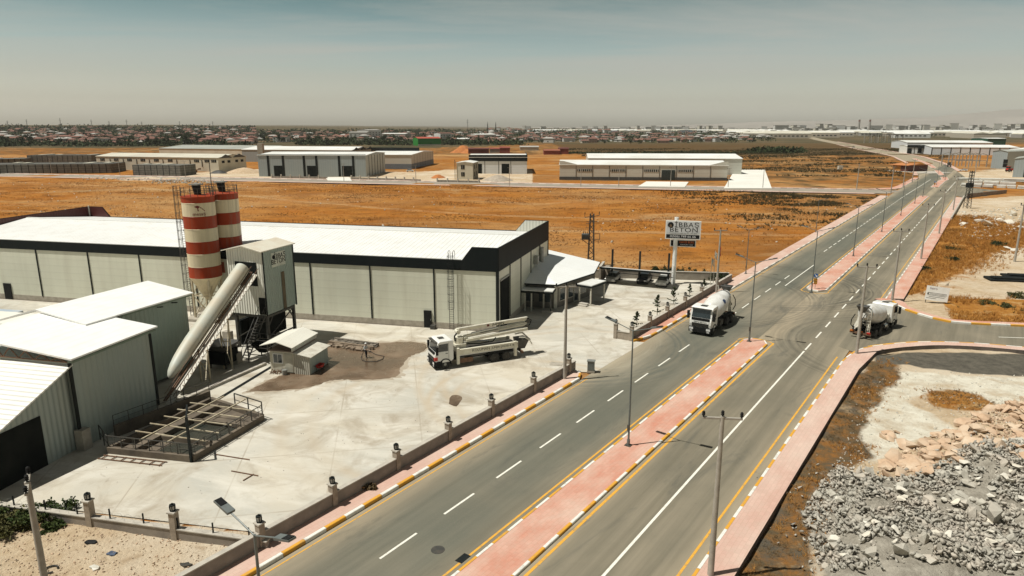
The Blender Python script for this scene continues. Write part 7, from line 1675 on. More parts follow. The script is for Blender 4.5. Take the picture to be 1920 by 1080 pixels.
for _ in range(330):
    x = rb.uniform(-10, 490); y = 246 + 25 * rb.random() ** .8 + (x / 490) * 2
    if y < 276 - x * .015: far_house(x, y, 'village at the left')
    if sum(u for u in used) and len(placed) > 150: break
n0 = len(placed)
for _ in range(300):
    x = rb.uniform(470, 960); y = rb.uniform(252, 266); far_house(x, y, 'town behind the grey hall')
    if len(placed) > n0 + 55: break
n0 = len(placed)
for _ in range(400):
    x = rb.uniform(880, 1450); y = 251 + 19 * rb.random() - max(0, (x - 1150) * .018); far_house(x, y, 'village beyond the long pale hall')
    if len(placed) > n0 + 95: break
for k in range(12):
    if not used[k]: bpy.data.objects.remove(protos[k])
# red farm sheds and other singled-out buildings in the middle distance
FARMW = mat('farm_brown', (.12, .03, .02), .8); FARMR = mat('farm_red', (.26, .06, .035), .8); 
for A_, B_, dp, h, wm, rm, lab in (((878, 288), (916, 288), 12, 6, FARMW, FARMW, 'dark red-brown farm shed behind the white hall'), ((918, 286), (938, 286), 12, 5, mat('farm_grey', (.36, .34, .3), .8), FARMR, 'grey farm shed with a red roof'), ((937, 287), (956, 287), 14, 7, FARMR, FARMR, 'bright red farm shed'), ((1020, 290), (1050, 290), 18, 5, FARMR, mat('farm_orange', (.30, .10, .05), .8), 'long red shed left of the twin pale halls'), ((1048, 289), (1066, 289), 12, 7, FARMR, FARMW, 'narrow red shed left of the twin pale halls'), ((975, 282), (1010, 282), 14, 5, WALLS[0], ROOFS[3], 'low pale farm shed in the dry field')):
    hall('farm_shed', lab, 'shed', at(*A_), at(*B_), dp, h * .68, 1.0, 'x', wm, None, rm)
GREENW = mat('bright_green_cladding', (.012, .22, .02), .6)
T, L_ = hall('green_hall', 'bright green hall with a red roof in the town', 'hall', at(784, 273), at(827, 272.5), 24, 9.2, 1.8, 'x', GREENW, mat('dark_green_side', (.02, .10, .02), .7), mat('hall_red_roof', (.42, .085, .05), .8))
MB().box(0, -.15, 0, L_, .05, 1.6).build('white_base', WHITE2, T)
for A_, B_, dp, h, wm, rm, lab in (((826, 264), (846, 264), 20, 13, WALLS[1], ROOFS[0], 'white apartment block with a red roof right of the green hall'), ((655, 262), (688, 262), 25, 14, WALLS[1], ROOFS[3], 'white office block in the town centre, left'), ((692, 261), (715, 260), 25, 18, WALLS[1], ROOFS[3], 'tallest white office block in the town centre'), ((716, 261), (760, 261), 25, 11, WALLS[2], ROOFF, 'wide office block in the town centre, right'), ((512, 267), (538, 267), 16, 9, WALLS[1], ROOFS[0], 'white house with a red roof left of the grey hall'), ((195, 271), (210, 270), 14, 8, WALLS[1], ROOFS[1], 'white gabled house at the edge of the left village'), ((214, 268), (237, 267), 14, 8, WALLS[2], ROOFS[0], 'red-roofed house beside the white gabled house'), ((462, 263), (478, 263), 20, 12, WALLS[0], ROOFS[0], 'cream apartment block at the edge of the village'), ((545, 258), (563, 258), 22, 13, WALLS[2], ROOFS[1], 'grey apartment block above the trees'), ((86, 252), (106, 252), 20, 12, WALLS[2], ROOFS[3], 'flat-roofed block on the village hill'), ((892, 262), (930, 262), 28, 10, WALLS[1], ROOFF, 'long white hall below the minarets'), ((857, 268), (880, 268), 18, 6, WALLS[1], ROOFF, 'small white hall right of the green hall')):
    T, L_ = hall('town_block', lab, 'building', gpos(*A_), gpos(*B_), dp, h, 1.2, 'x', wm, None, rm)
    for r in range(max(1, int(h / 4))):
        for q in range(4): front(T, L_ * (q + .25) / 4, L_ * (q + .6) / 4, 1.5 + r * 3.6, 3.2 + r * 3.6, TOWNDARK, 'window', .12)
# mosque with two minarets, far chimneys
MQ = thing('mosque', 'mosque with two slender dark minarets on the horizon', 'mosque', at(922, 256.5), 0)
MB().box(-11, -11, -1, 11, 11, 9).build('prayer_hall', WALLS[0], MQ)
m = MB(); m.M = Matrix.Translation((0, 0, 9)); m.lathe([(8 * math.cos(t), 8 * math.sin(t)) for t in np.linspace(0, 1.5, 8)], 20); m.build('dome', ROOFS[3], MQ, smooth=60)
for x in (-10, 10):
    m = MB(); m.M = Matrix.Translation((x, 0, 0)); m.lathe([(1.6, 0), (1.3, 20), (2.0, 21), (2.0, 22), (1.1, 22.2), (.95, 29), (.1, 37)], 10); m.build('minaret', DARK, MQ, smooth=40)
for px_, lab in ((1609, 'left of two tall chimneys on the right horizon'), (1629, 'right of two tall chimneys on the right horizon')):
    T = thing('chimney', lab, 'chimney', at(px_, 249), 0, 'tall far chimneys'); m = MB(); m.lathe([(5, -2), (3.6, 38), (3.4, 52)], 14); m.build('shaft', WALLS[2], T, smooth=40)
    m = MB(); m.lathe([(3.75, 44), (3.65, 50)], 14); m.build('red_band', ROOFS[0], T, smooth=40)
for px_, h in ((16, 26), (52, 30), (115, 34), (173, 30), (206, 26), (239, 30), (267, 24), (338, 26), (400, 26), (877, 40)):
    T = thing('power_pylon', 'thin power pylon on the horizon ' + {16: 'at the left edge', 52: 'above the village hill, left', 115: 'above the village, tallest', 173: 'above the middle of the village', 206: 'right of the middle of the village', 239: 'above the village trees', 267: 'shortest above the village', 338: 'left of the slim minaret', 400: 'at the end of the village', 877: 'left of the mosque'}[px_], 'pylon', gpos(px_, 243 if px_ < 800 else 252), 0, 'pylons on the horizon')
    m = MB(); m.bar((-1.6, 0, 0), (0, 0, h), .5); m.bar((1.6, 0, 0), (0, 0, h), .5); m.bar((-4, 0, h * .8), (4, 0, h * .8), .4); m.bar((-3, 0, h * .93), (3, 0, h * .93), .4); m.build('frame', DARK, T)
# white factory belt on the right, city blocks beyond
fac_mats = [(WALLS[1], ROOFF), (WALLS[0], ROOFF), (WALLS[2], ROOFC), (GREYSTRIPE, ROOFF), (WALLS[0], ROOFC)]
fprot = []
for k in range(5):
    m = MB(); L_ = (70, 110, 50, 90, 140)[k]; D_ = (40, 50, 30, 45, 60)[k]; h = (9, 10, 8, 11, 10)[k]
    m.box(-L_ / 2, -D_ / 2, -2, L_ / 2, D_ / 2, h, 0); nb = 1 + k % 3
    for b_ in range(nb):
        x0 = -D_ / 2 + D_ * b_ / nb; x1 = -D_ / 2 + D_ * (b_ + 1) / nb
        m.extr([(x0 - .3, h), ((x0 + x1) / 2, h + 3), (x1 + .3, h)], 'x', -L_ / 2 - .5, L_ / 2 + .5, 1)
    for q in range(int(L_ / 9)): m.box(-L_ / 2 + 2 + q * 9, -D_ / 2 - .15, 3.5, -L_ / 2 + 7 + q * 9, -D_ / 2 + .1, 6, 2)
    fprot.append(m.build('far_factory', [fac_mats[k][0], fac_mats[k][1], TOWNDARK]))
fl = ['wide white-roofed factory', 'large cream factory with white roof', 'small grey factory with pale roof', 'dark-walled factory with white roof', 'very long cream factory']
usedf = [False] * 5; fp_ = []
for k_ in range(220):
    if len(fp_) > 95: break
    if k_ < 150: x = rb.uniform(1380, 1960); y = 250.5 + 8.5 * rb.random() - (0 if x > 1450 else 3); wh = 'industrial belt on the right'
    else: x = rb.uniform(960, 1450); y = rb.uniform(246.5, 251); wh = 'hazy works beyond the village'
    if 1560 < x < 1700 and y > 255: continue
    p = at(x, y)
    if any((p - q).length < 85 for q in fp_): continue
    fp_.append(p); k = rb.randrange(5)
    if usedf[k]: o = fprot[k].copy(); COL.objects.link(o)
    else: o = fprot[k]; usedf[k] = True
    o.location = p; o.rotation_euler.z = FROT + rb.choice((0, 0, 0, math.pi / 2)) + R(rb.uniform(-6, 6)); tag(o, fl[k] + ' in the ' + wh, 'factory', 'factories in the ' + wh)
for k in range(5):
    if not usedf[k]: bpy.data.objects.remove(fprot[k])
bprot = []
for k in range(5):
    m = MB(); L_ = (24, 40, 18, 60, 22)[k]; h = (17, 22, 28, 13, 24)[k]; m.box(-L_ / 2, -8, -2, L_ / 2, 8, h, 0); m.box(-L_ / 2 - .5, -8.5, h, L_ / 2 + .5, 8.5, h + 1, 1)
    for r in range(int(h / 3.4)): m.box(-L_ / 2 + 1, -8.2, 1.5 + r * 3.4, L_ / 2 - 1, -7.9, 3.1 + r * 3.4, 2)
    bprot.append(m.build('apartment_block', [(WHITE2, WALLS[1], WHITE2, WALLS[1], WALLS[1])[k], ROOFS[3], mat('far_window_band', (.38, .38, .36), .5)]))
bl = ['broad apartment block', 'wide tall apartment block', 'slim tower block', 'long low apartment block', 'square tower block']; usedb = [False] * 5; nb_ = 0
for k_ in range(150):
    x = 1920 - 480 * rb.random() ** 1.2 if k_ < 115 else rb.uniform(980, 1450); y = rb.uniform(243.8, 248.5) if k_ < 115 else rb.uniform(244, 246.5); p = at(x, y); k = rb.randrange(5)
    if usedb[k]: o = bprot[k].copy(); COL.objects.link(o)
    else: o = bprot[k]; usedb[k] = True
    sc = 1.0 if k_ >= 115 else rb.uniform(.9, 1.35); o.scale = (sc * 1.3, sc, sc)
    o.location = p; o.rotation_euler.z = R(rb.uniform(-40, 40)); tag(o, 'pale ' + bl[k] + ' of the hazy city on the horizon', 'apartment block', 'blocks of the hazy city')
# the rest of the villages: one mass of small houses too many to count
mb = MB(); rb = random.Random(99)
mass = [(rb.uniform(-60, 480), 240.5 + 31 * rb.random() ** 1.1) for _ in range(420)] + [(rb.uniform(470, 960), rb.uniform(249, 264)) for _ in range(150)] + [(rb.uniform(880, 1450), 247.5 + 20 * rb.random() ** 1.2) for _ in range(300)] + [(rb.uniform(1380, 2000), rb.uniform(244.5, 250)) for _ in range(160)]
for px, py in mass:
    if px > 1150: py = min(py, 268 - (px - 1150) * .03)
    p = gpos(px, py); L_, D_, h = rb.uniform(9, 20), rb.uniform(8, 12), rb.choice((3.2, 3.5, 3.8, 6.4)) + (rb.choice((0, 0, 5, 9)) if px > 900 and py < 252 else 0); ri = rb.choice((0, 0, 0, 1, 1, 2, 3)) if px < 1300 else 3
    mb.M = Matrix.Translation(p) @ Matrix.Rotation(rb.uniform(-.5, .5) + rb.choice((0, math.pi / 2)), 4, 'Z')
    mb.box(-L_ / 2, -D_ / 2, -3, L_ / 2, D_ / 2, h, rb.choice((0, 1, 1, 2)))
    mb.add([(-L_ / 2 - .6, -D_ / 2 - .6, h), (L_ / 2 + .6, -D_ / 2 - .6, h), (L_ / 2 + .6, D_ / 2 + .6, h), (-L_ / 2 - .6, D_ / 2 + .6, h), (-L_ / 4, 0, h + 2), (L_ / 4, 0, h + 2)], [(0, 1, 5, 4), (2, 3, 4, 5), (1, 2, 5), (3, 0, 4)], 3 + ri)
    mb.box(-1, -D_ / 2 - .1, .8, 1, -D_ / 2 + .1, 2.4, 7)
tag(mb.build('village_houses', WALLS[:3] + ROOFS + [TOWNDARK]), 'dense mass of small red-roofed and pale houses over the far plain', 'houses', kind='stuff')
# ================================================================== TREES, WEEDS, ROCKS, HAZE
nr = np.random.default_rng(5)
def np_mesh(name, V, F, mt, smooth=False, matidx=None):
    me = bpy.data.meshes.new(name); F = np.asarray(F, np.int32); k = F.shape[1]
    me.vertices.add(len(V)); me.vertices.foreach_set('co', np.asarray(V, np.float32).ravel()); me.loops.add(F.size); me.loops.foreach_set('vertex_index', F.ravel())
    me.polygons.add(len(F)); me.polygons.foreach_set('loop_start', np.arange(0, F.size, k, dtype=np.int32))
    mts = mt if isinstance(mt, (list, tuple)) else [mt]
    for m_ in mts: me.materials.append(m_)
    if matidx is not None: me.polygons.foreach_set('material_index', np.asarray(matidx, np.int32))
    me.update(calc_edges=True); me.validate(); return me
def leaf_quads(C, size, rng, flat=.0):
    """random leaf-clump quads round the centres C"""
    n = len(C); a = rng.normal(size=(n, 3)); a /= np.linalg.norm(a, axis=1, keepdims=True); b = rng.normal(size=(n, 3)); b -= a * (a * b).sum(1, keepdims=True); b /= np.linalg.norm(b, axis=1, keepdims=True)
    s = (size * rng.uniform(.6, 1.3, n))[:, None]; V = np.stack([C - a * s - b * s * .6, C + a * s - b * s * .5, C + a * s * .9 + b * s * .6, C - a * s + b * s * .5], 1).reshape(-1, 3)
    return V, np.arange(4 * n).reshape(n, 4)
LEAFD = foliage('dark_leaves', (.018, .030, .010), (.050, .062, .020), .5); LEAFG = foliage('green_leaves', (.025, .045, .012), (.065, .085, .022), .8); LEAFO = foliage('olive_leaves', (.06, .065, .022), (.11, .10, .035), .6)
BARK = mat('bark', (.10, .075, .05), .9)
def far_tree_mesh(k):
    rng = np.random.default_rng(40 + k); h = (7, 9, 6, 11, 5)[k]; r = (2.6, 3.0, 3.2, 2.2, 2.4)[k]; C = []
    for _ in range(9):
        c = rng.normal(size=3) * (r * .45, r * .45, h * .17) + (0, 0, h * .6); q = rng.normal(size=(26, 3)) * (r * .30, r * .30, h * .12); C.append(c + q)
    V, F = leaf_quads(np.concatenate(C), r * .2, rng)
    n = 6; tv = []; 
    for z, rr in ((-1, .3), (h * .6, .14)):
        for i in range(n): tv.append((rr * math.cos(i * math.pi / 3), rr * math.sin(i * math.pi / 3), z))
    tf = [(i, (i + 1) % n, n + (i + 1) % n, n + i) for i in range(n)]
    return np_mesh('far_tree', np.concatenate([V, np.array(tv)]), np.concatenate([F, np.array(tf) + len(V)]), [(LEAFD, LEAFD, LEAFG, LEAFD, LEAFO)[k], BARK], matidx=[0] * len(F) + [1] * n)
ftm = [far_tree_mesh(k) for k in range(5)]
tl = ['dark round tree', 'tall dark tree', 'broad green tree', 'slim dark poplar', 'small olive-green tree']
rb = random.Random(77); nt_ = 0
def far_tree(px, py, where, sc=1.):
    global nt_
    k = rb.choice((0, 0, 1, 2, 3, 4, 1)); p = gpos(px, py); o = bpy.data.objects.new('tree', ftm[k]); COL.objects.link(o); o.location = p; s_ = rb.uniform(.7, 1.25) * sc; o.scale = (s_ * rb.uniform(.9, 1.3), s_, s_); o.rotation_euler.z = rb.uniform(0, 6.28)
    tag(o, tl[k] + ' among the houses of the ' + where, 'tree', 'trees of the ' + where); nt_ += 1
for _ in range(125): x = rb.uniform(-10, 480); far_tree(x, 248 + 26 * rb.random() ** .7, 'village at the left', 1.05)
for _ in range(26): far_tree(rb.uniform(290, 380), rb.uniform(262, 272), 'village at the left', 1.5)
for _ in range(12): far_tree(rb.uniform(-5, 60), rb.uniform(268, 277), 'village at the left', 1.4)
for _ in range(75): far_tree(rb.uniform(470, 900), rb.uniform(254, 271), 'town behind the grey hall', 1.15)
for _ in range(60): x = rb.uniform(900, 1440); far_tree(x, rb.uniform(252, 272 - max(0, (x - 1150) * .02)), 'village beyond the long pale hall', .85)
# far mass of trees and scrub: one object
P_ = []
for _ in range(1500):
    x = rb.uniform(-100, 2000)
    if x < 1000: y = rb.uniform(238.5, 252) if x < 480 else rb.uniform(245.5, 256)
    else: y = rb.uniform(244, 250) if rb.random() < .6 else rb.uniform(247, 257)
    P_.append(gpos(x, y))
for _ in range(420): P_.append(gpos(rb.uniform(-80, 480), 240 + 35 * rb.random() ** .8))
for _ in range(260): P_.append(gpos(rb.uniform(-80, 330), rb.uniform(266, 275)))
for _ in range(240): P_.append(gpos(rb.uniform(470, 960), rb.uniform(250, 268)))
for _ in range(200): P_.append(at(rb.uniform(880, 1450), rb.uniform(249, 268)))
for _ in range(240): P_.append(at(rb.uniform(560, 980), rb.uniform(268.5, 272.5)))
for _ in range(260): x = rb.uniform(1060, 1500); P_.append(at(x, 286.5 + (1500 - x) * .003 + rb.uniform(-.8, .8)))
C = []; sz = []
for p in P_:
    d = p.length; r = 2.2 + .0012 * d
    if 250 < d < 720: r = 1.0
    C.append(np.array(p) + nr.normal(size=(22, 3)) * (r * 1.5, r * 1.5, r * .5) + (0, 0, r * .7)); sz += [r * .42] * 22
C = np.concatenate(C); n = len(C)
V, F = leaf_quads(C, np.array(sz), nr)
o = bpy.data.objects.new('treeline', np_mesh('treeline', V, F, LEAFD)); COL.objects.link(o); tag(o, 'hazy mass of far trees and hedges along the plain', 'trees', kind='stuff')

# ---- shrubs close by
def shrub(label, p, r, h, mt, seed, name='shrub', group=None):
    T = thing(name, label, 'shrub', p, 0, group); rng = np.random.default_rng(seed); C = []
    for _ in range(22):
        c = rng.normal(size=3) * (r * .48, r * .48, h * .2) + (0, 0, h * .42); C.append(c + rng.normal(size=(60, 3)) * (r * .17, r * .17, h * .12))
    C = np.concatenate(C); C[:, 2] = np.abs(C[:, 2]); V, F = leaf_quads(C, .085, rng); o = bpy.data.objects.new('foliage', np_mesh('foliage', V, F, mt)); COL.objects.link(o); o.parent = T
    m = MB(); rr = random.Random(seed)
    for _ in range(9): m.cyl((0, 0, -.1), (rr.uniform(-r, r) * .6, rr.uniform(-r, r) * .6, h * .6), .03, .012, 5)
    m.build('stem', BARK, T); return T
for k, (px_, py_, r, h, mt_, lab) in enumerate(((25, 985, 1.0, .9, LEAFO, 'olive shrub behind the corner pole at the lower left'), (62, 972, 1.2, .95, LEAFG, 'largest green shrub below the side wall'), (105, 968, 1.0, .75, LEAFG, 'green shrub at the right end of the clump below the side wall'), (5, 1000, 1.0, .9, LEAFO, 'yellowish shrub at the left edge'), (100, 992, .6, .4, LEAFG, 'small green tuft in front of the shrubs'), (-25, 975, 1.2, 1.1, LEAFG, 'green shrub cut by the left edge'))):
    shrub(lab, at(px_, py_, -.05), r, h, mt_, 100 + k)
for k, (px_, py_, r, h, lab) in enumerate(((1868, 462, 1.5, 1.3, 'dark shrub in the weedy lot near the rubble'), (1735, 508, .8, .9, 'small dark shrub beside the far right pavement'), (1789, 492, .8, 1.3, 'upright dark shrub in the golden weeds'), (1848, 572, .9, .8, 'green shrub behind the billboard weeds'), (1905, 560, 1.3, 1.0, 'green shrub at the right edge behind the kerb'), (1785, 470, 1.6, .8, 'flat dark shrub by the white stones'), (1885, 578, .9, .8, 'low green shrub near the kerb bend'))):
    shrub(lab, at(px_, py_, -.5), r, h, LEAFD if k < 3 or k == 5 else LEAFO, 200 + k)
def conifer(label, p, h, seed):
    T = thing('young_conifer', label, 'young tree', p, 0); rng = np.random.default_rng(seed)
    MB().cyl((0, 0, -.05), (0, 0, h * .9), .05, .015, 7).build('trunk', BARK, T)
    C = []
    for k in range(26):
        t = k / 26; z = h * (.28 + .7 * t) if k > 4 else h * .16; L_ = (.62 * (1 - t) + .06) * h / 2.2 * rng.uniform(.6, 1.35)
        a = rng.uniform(0, 6.28); q = np.linspace(.1, 1, 18)[:, None]; C.append(np.array([math.cos(a), math.sin(a), .35]) * q * L_ + (0, 0, z) + rng.normal(size=(18, 3)) * .035)
    V, F = leaf_quads(np.concatenate(C), .075, rng); o = bpy.data.objects.new('crown', np_mesh('crown', V, F, LEAFD)); COL.objects.link(o); o.parent = T
for k, (px_, py_, h, lab) in enumerate(((1194, 613, 2.1, 'young conifer nearest the gate behind the forecourt wall'), (1232, 591, 2.9, 'second young conifer from the gate, the tallest'), (1263, 570, 2.6, 'third young conifer from the gate'), (1292, 560, 2.3, 'fourth young conifer from the gate'), (1320, 545, 1.9, 'fifth young conifer, nearest the flagpoles'))):
    conifer(lab, at(px_, py_), h, 300 + k)
for k in range(9):
    p = ST(110.6 - k * .2, 35.3 + k * 1.35); shrub('dark shrub along the rear wall right of the sign, ' + ('first', 'second', 'third', 'fourth', 'fifth', 'sixth', 'seventh', 'eighth', 'ninth')[k] + ' from the road', p, .8, 1.5, LEAFD, 400 + k)

# ---- dry grass and weeds: one object per kind
def zone_at(k, x, y):
    i = np.clip(np.searchsorted(xs, x) - 1, 0, len(xs) - 2); j = np.clip(np.searchsorted(ys, y) - 1, 0, len(ys) - 2); return zones[k][j, i], GZ[j, i]
def tufts(name, label, X, Y, Z, h, wdt, blades, mt, lean=.5):
    n = len(X); N_ = n * blades; b = np.repeat(np.stack([X, Y, Z], -1), blades, 0) + nr.normal(size=(N_, 3)) * (.12, .12, 0) * np.repeat(h, blades)[:, None] * 1.6
    a = nr.uniform(0, 6.283, N_); hh = np.repeat(h, blades) * nr.uniform(.5, 1.2, N_); ww = np.repeat(np.broadcast_to(wdt, n), blades)
    dx = np.stack([np.cos(a), np.sin(a), 0 * a], -1); ln = nr.normal(size=(N_, 3)) * (1, 1, 0) * lean * hh[:, None]
    V = np.stack([b - dx * ww[:, None], b + dx * ww[:, None], b + ln + np.stack([0 * a, 0 * a, hh], -1)], 1).reshape(-1, 3)
    o = bpy.data.objects.new(name, np_mesh(name, V, np.arange(3 * N_).reshape(N_, 3), mt)); COL.objects.link(o); return tag(o, label, 'grass', kind='stuff')
GOLD = foliage('golden_grass', (.36, .15, .025), (.46, .24, .06), .7); GOLD2 = foliage('orange_grass', (.30, .105, .014), (.42, .175, .035), .12); GREYWEED = foliage('grey_weeds', (.12, .095, .055), (.22, .13, .05), .5); BROWNWEED = foliage('brown_weeds', (.09, .05, .018), (.20, .09, .025), .2); DKWEED = foliage('dark_weeds', (.035, .032, .013), (.085, .066, .025), .2)
def scatter(n, x0, x1, y0, y1, fn):
    X = nr.uniform(x0, x1, n); Y = nr.uniform(y0, y1, n); k = fn(X, Y) > nr.random(n); return X[k], Y[k]
# rubble lot edge strip
X, Y = scatter(60000, 10, 60, 25, 80, lambda x, y: np.clip(zone_at('weed', x, y)[0] - .2, 0, 1) * (fbm(x * .5, y * .5) > .44) * (x * RL.x + y * RL.y < 8.9))
tufts('weeds', 'grey-brown weeds along the rubble lot pavement', X, Y, zone_at('weed', X, Y)[1], nr.uniform(.08, .3, len(X)), .012, 8, GREYWEED, .8)
X, Y = scatter(40000, 10, 75, 25, 84, lambda x, y: np.clip(zone_at('weed', x, y)[0] * (fbm(x * .32 + 7, y * .32) > .50) * .7 + .8 * zone_at('red', x, y)[0] * (fbm(x * .5 + 3, y * .5) > .45), 0, 1) * (x * RL.x + y * RL.y < 8.9))
tufts('dry_grass', 'golden dry grass clumps on the rubble lot', X, Y, zone_at('weed', X, Y)[1], nr.uniform(.12, .42, len(X)), .016, 9, GOLD, .6)
X, Y = scatter(150000, 45, 180, 85, 245, lambda x, y: np.clip(zone_at('weed', x, y)[0] * 1.2, 0, 1) * (fbm(x * .2, y * .2) > .36) * (x * RL.x + y * RL.y < 8.8))
tufts('dry_grass', 'golden weeds of the lot behind the billboard', X, Y, zone_at('weed', X, Y)[1], nr.uniform(.25, .8, len(X)), .035, 6, GOLD, .45)
X, Y = scatter(26000, 45, 180, 85, 245, lambda x, y: np.clip(zone_at('weed', x, y)[0], 0, 1) * (fbm(x * .25 + 5, y * .25) > .60) * (x * RL.x + y * RL.y < 8.8))
tufts('weeds', 'dark weeds of the lot behind the billboard', X, Y, zone_at('weed', X, Y)[1], nr.uniform(.3, .8, len(X)), .04, 6, DKWEED, .5)
_CLX = np.array([p.x for p in CLS]); _CLY = np.array([p.y for p in CLS])
def off_road(x, y):
    return np.array([np.min((_CLX - a) ** 2 + (_CLY - b) ** 2) for a, b in zip(np.atleast_1d(x), np.atleast_1d(y))]) > 19 ** 2
def in_field(x, y):
    t = x * RL.x + y * RL.y; fu = (x - F0.x) * FU.x + (y - F0.y) * FU.y; fv = (x - F0.x) * FV.x + (y - F0.y) * FV.y; s_ = x * RD.x + y * RD.y
    return (t > 34.6) & (fv < 205) & ((fv > 32) | ((fu > 10) & (s_ > 113))) & ~((s_ < 112) & (t < 57))
X, Y = scatter(90000, -230, 150, 105, 330, lambda x, y: in_field(x, y) * (.25 + .75 * (fbm(x * .12, y * .12) > .47)))
tufts('dry_grass', 'short orange grass over the open field', X, Y, zone_at('soil', X, Y)[1], nr.uniform(.10, .34, len(X)), .05, 3, GOLD2, .9)
X, Y = scatter(60000, 30, 150, 110, 300, lambda x, y: in_field(x, y) * np.clip((zone_at('scrub', x, y)[0]) * 2.2, 0, 1) * (fbm(x * .07 + 31, y * .13) > .485))
tufts('weeds', 'dark weeds in the field beside the road', X, Y, zone_at('soil', X, Y)[1], nr.uniform(.3, .9, len(X)), .08, 6, DKWEED, .6)
X, Y = scatter(55000, 60, 460, 300, 800, lambda x, y: (x * RL.x + y * RL.y > 36 + 0 * x) * ((x - F0.x) * FV.x + (y - F0.y) * FV.y > np.where((x - F0.x) * FU.x + (y - F0.y) * FU.y < 118, 300, 232)) * (fbm(x * .018 + 3, y * .05) > .52) * .8)
k_ = off_road(X, Y); X, Y = X[k_], Y[k_]
tufts('weeds', 'dark weeds in the far field behind the halls', X, Y, zone_at('soil', X, Y)[1], nr.uniform(.5, 1.3, len(X)), .22, 5, DKWEED, .6)

X, Y = scatter(120000, -230, 150, 105, 330, lambda x, y: in_field(x, y) * (fbm(x * .06 + 50, y * .12 + 3) > .57) * .7 + in_field(x, y) * .01)
tufts('weeds', 'brown weed specks over the open field', X, Y, zone_at('soil', X, Y)[1], nr.uniform(.12, .38, len(X)), .06, 4, BROWNWEED, .8)
# ---- rocks
def rock_mesh(name, seed, sx, sy, sz, mt, npts=14):
    rr = random.Random(seed); bm = bmesh.new()
    for _ in range(npts):
        v = Vector((rr.gauss(0, 1), rr.gauss(0, 1), rr.gauss(0, 1))).normalized() * rr.uniform(.72, 1.08); bm.verts.new((v.x * sx, v.y * sy, v.z * sz))
    r_ = bmesh.ops.convex_hull(bm, input=bm.verts); bmesh.ops.delete(bm, geom=[g_ for g_ in r_['geom_interior'] if isinstance(g_, bmesh.types.BMVert)], context='VERTS')
    bmesh.ops.triangulate(bm, faces=bm.faces); me = bpy.data.meshes.new(name); bm.to_mesh(me); bm.free(); me.materials.append(mt); return me
def stone(name, c, c2, c3):
    m, t, b = _new(name); g = G(t); p = g.obj(); oi = g.n('ShaderNodeObjectInfo'); q = g.pos()
    f = g.noise(q, 2.2, 6, .65); f2 = g.noise(q, .55, 3, .6); tone = g.n('ShaderNodeAttribute', attribute_name='tone').outputs['Fac']
    col = g.mix(g.ramp(f, .35, .68), c, c2); col = g.mix(g.ramp(f2, .45, .62), col, c3); col = g.mix(g.math('MULTIPLY', oi.outputs['Random'], .5), col, c2); col = g.mix(g.math('MULTIPLY', tone, .6), col, tuple(k * .42 for k in c2))
    g.put(b.inputs['Base Color'], col); b.inputs['Roughness'].default_value = .95; b.inputs['Specular IOR Level'].default_value = .15
    g.put(b.inputs['Normal'], g.bump(g.noise(p, 7, 6, .7), .5, .05)); return m
GREYST = stone('grey_stone', (.55, .52, .44), (.36, .335, .28), (.52, .46, .38)); TANST = stone('tan_stone', (.60, .44, .30), (.46, .31, .20), (.66, .54, .40)); WHST = stone('white_stone', (.74, .71, .62), (.58, .54, .45), (.70, .64, .52))
gm = [rock_mesh('rock', 500 + k, 1, .6 + .1 * (k % 4), .42 + .08 * (k % 3), GREYST, 10 + 2 * (k % 4)) for k in range(8)]
gs = [rock_mesh('chip', 560 + k, 1, .6 + .08 * (k % 4), .45 + .08 * (k % 3), GREYST, 8 + k % 3) for k in range(8)]
tm = [rock_mesh('flat_stone', 600 + k, 1, .75, .26 + .14 * (k % 3), TANST, 13) for k in range(6)]
def put(me, name, x, y, z, s_, tilt, label, cat, group):
    o = bpy.data.objects.new(name, me); COL.objects.link(o); o.location = (x, y, z); o.scale = (s_, s_, s_); o.rotation_euler = (rb.gauss(0, tilt), rb.gauss(0, tilt), rb.uniform(0, 6.28)); return tag(o, label, cat, group)
def pts_in(poly, n):
    x0 = min(p.x for p in poly); x1 = max(p.x for p in poly); y0 = min(p.y for p in poly); y1 = max(p.y for p in poly); o = []
    while len(o) < n:
        x = rb.uniform(x0, x1); y = rb.uniform(y0, y1)
        if inpoly(np.array([x]), np.array([y]), poly)[0]: o.append((x, y))
    return o
hg_v = Q((1548, 900), (1590, 862), (1640, 905), (1700, 905), (1790, 868), (1860, 845), (1940, 845), (1940, 1090), (1560, 1090), (1525, 1040), (1505, 960))
ht_v = Q((1640, 885), (1700, 835), (1790, 800), (1850, 762), (1940, 750), (1940, 900), (1870, 872), (1780, 885), (1690, 915))
def seen(x, y):
    v = Vector((x, y, 0)); dz = y * _c + CAMH * _s; return abs(960 + FOC * x / dz - 960) < 985 and (540 - FOC * (y * _s - CAMH * _c) / dz) < 1090
for (x, y) in pts_in(hg_v, 230):
    s_ = rb.choice((.22, .26, .3, .36, .45, .6)) * rb.uniform(.8, 1.2)
    if rb.random() < .09: s_ *= 1.6
    put(rb.choice(gm), 'rock', x, y, groundz(x, y) + s_ * .22, s_, .5, 'jagged grey rock lying in the grey rubble heap', 'rock', 'rocks of the grey rubble heap')
for (x, y) in pts_in(ht_v, 150):
    s_ = rb.choice((.4, .55, .7, .85)) * rb.uniform(.8, 1.2); put(rb.choice(tm), 'flat_stone', x, y, groundz(x, y) + s_ * .2, s_, .35, 'tan broken stone slab in the heap above the grey rubble', 'stone slab', 'tan slabs above the grey rubble')
SLABP = rock_mesh('pale_slab', 640, 1, .62, .2, WHST, 12)
for (x, y) in pts_in(hg_v, 34):
    s_ = rb.uniform(.4, .85); put(SLABP, 'flat_stone', x, y, groundz(x, y) + .25 + rb.random() * .2, s_, .3, 'pale broken slab lying on the grey rubble heap', 'stone slab', 'pale slabs on the grey rubble heap')
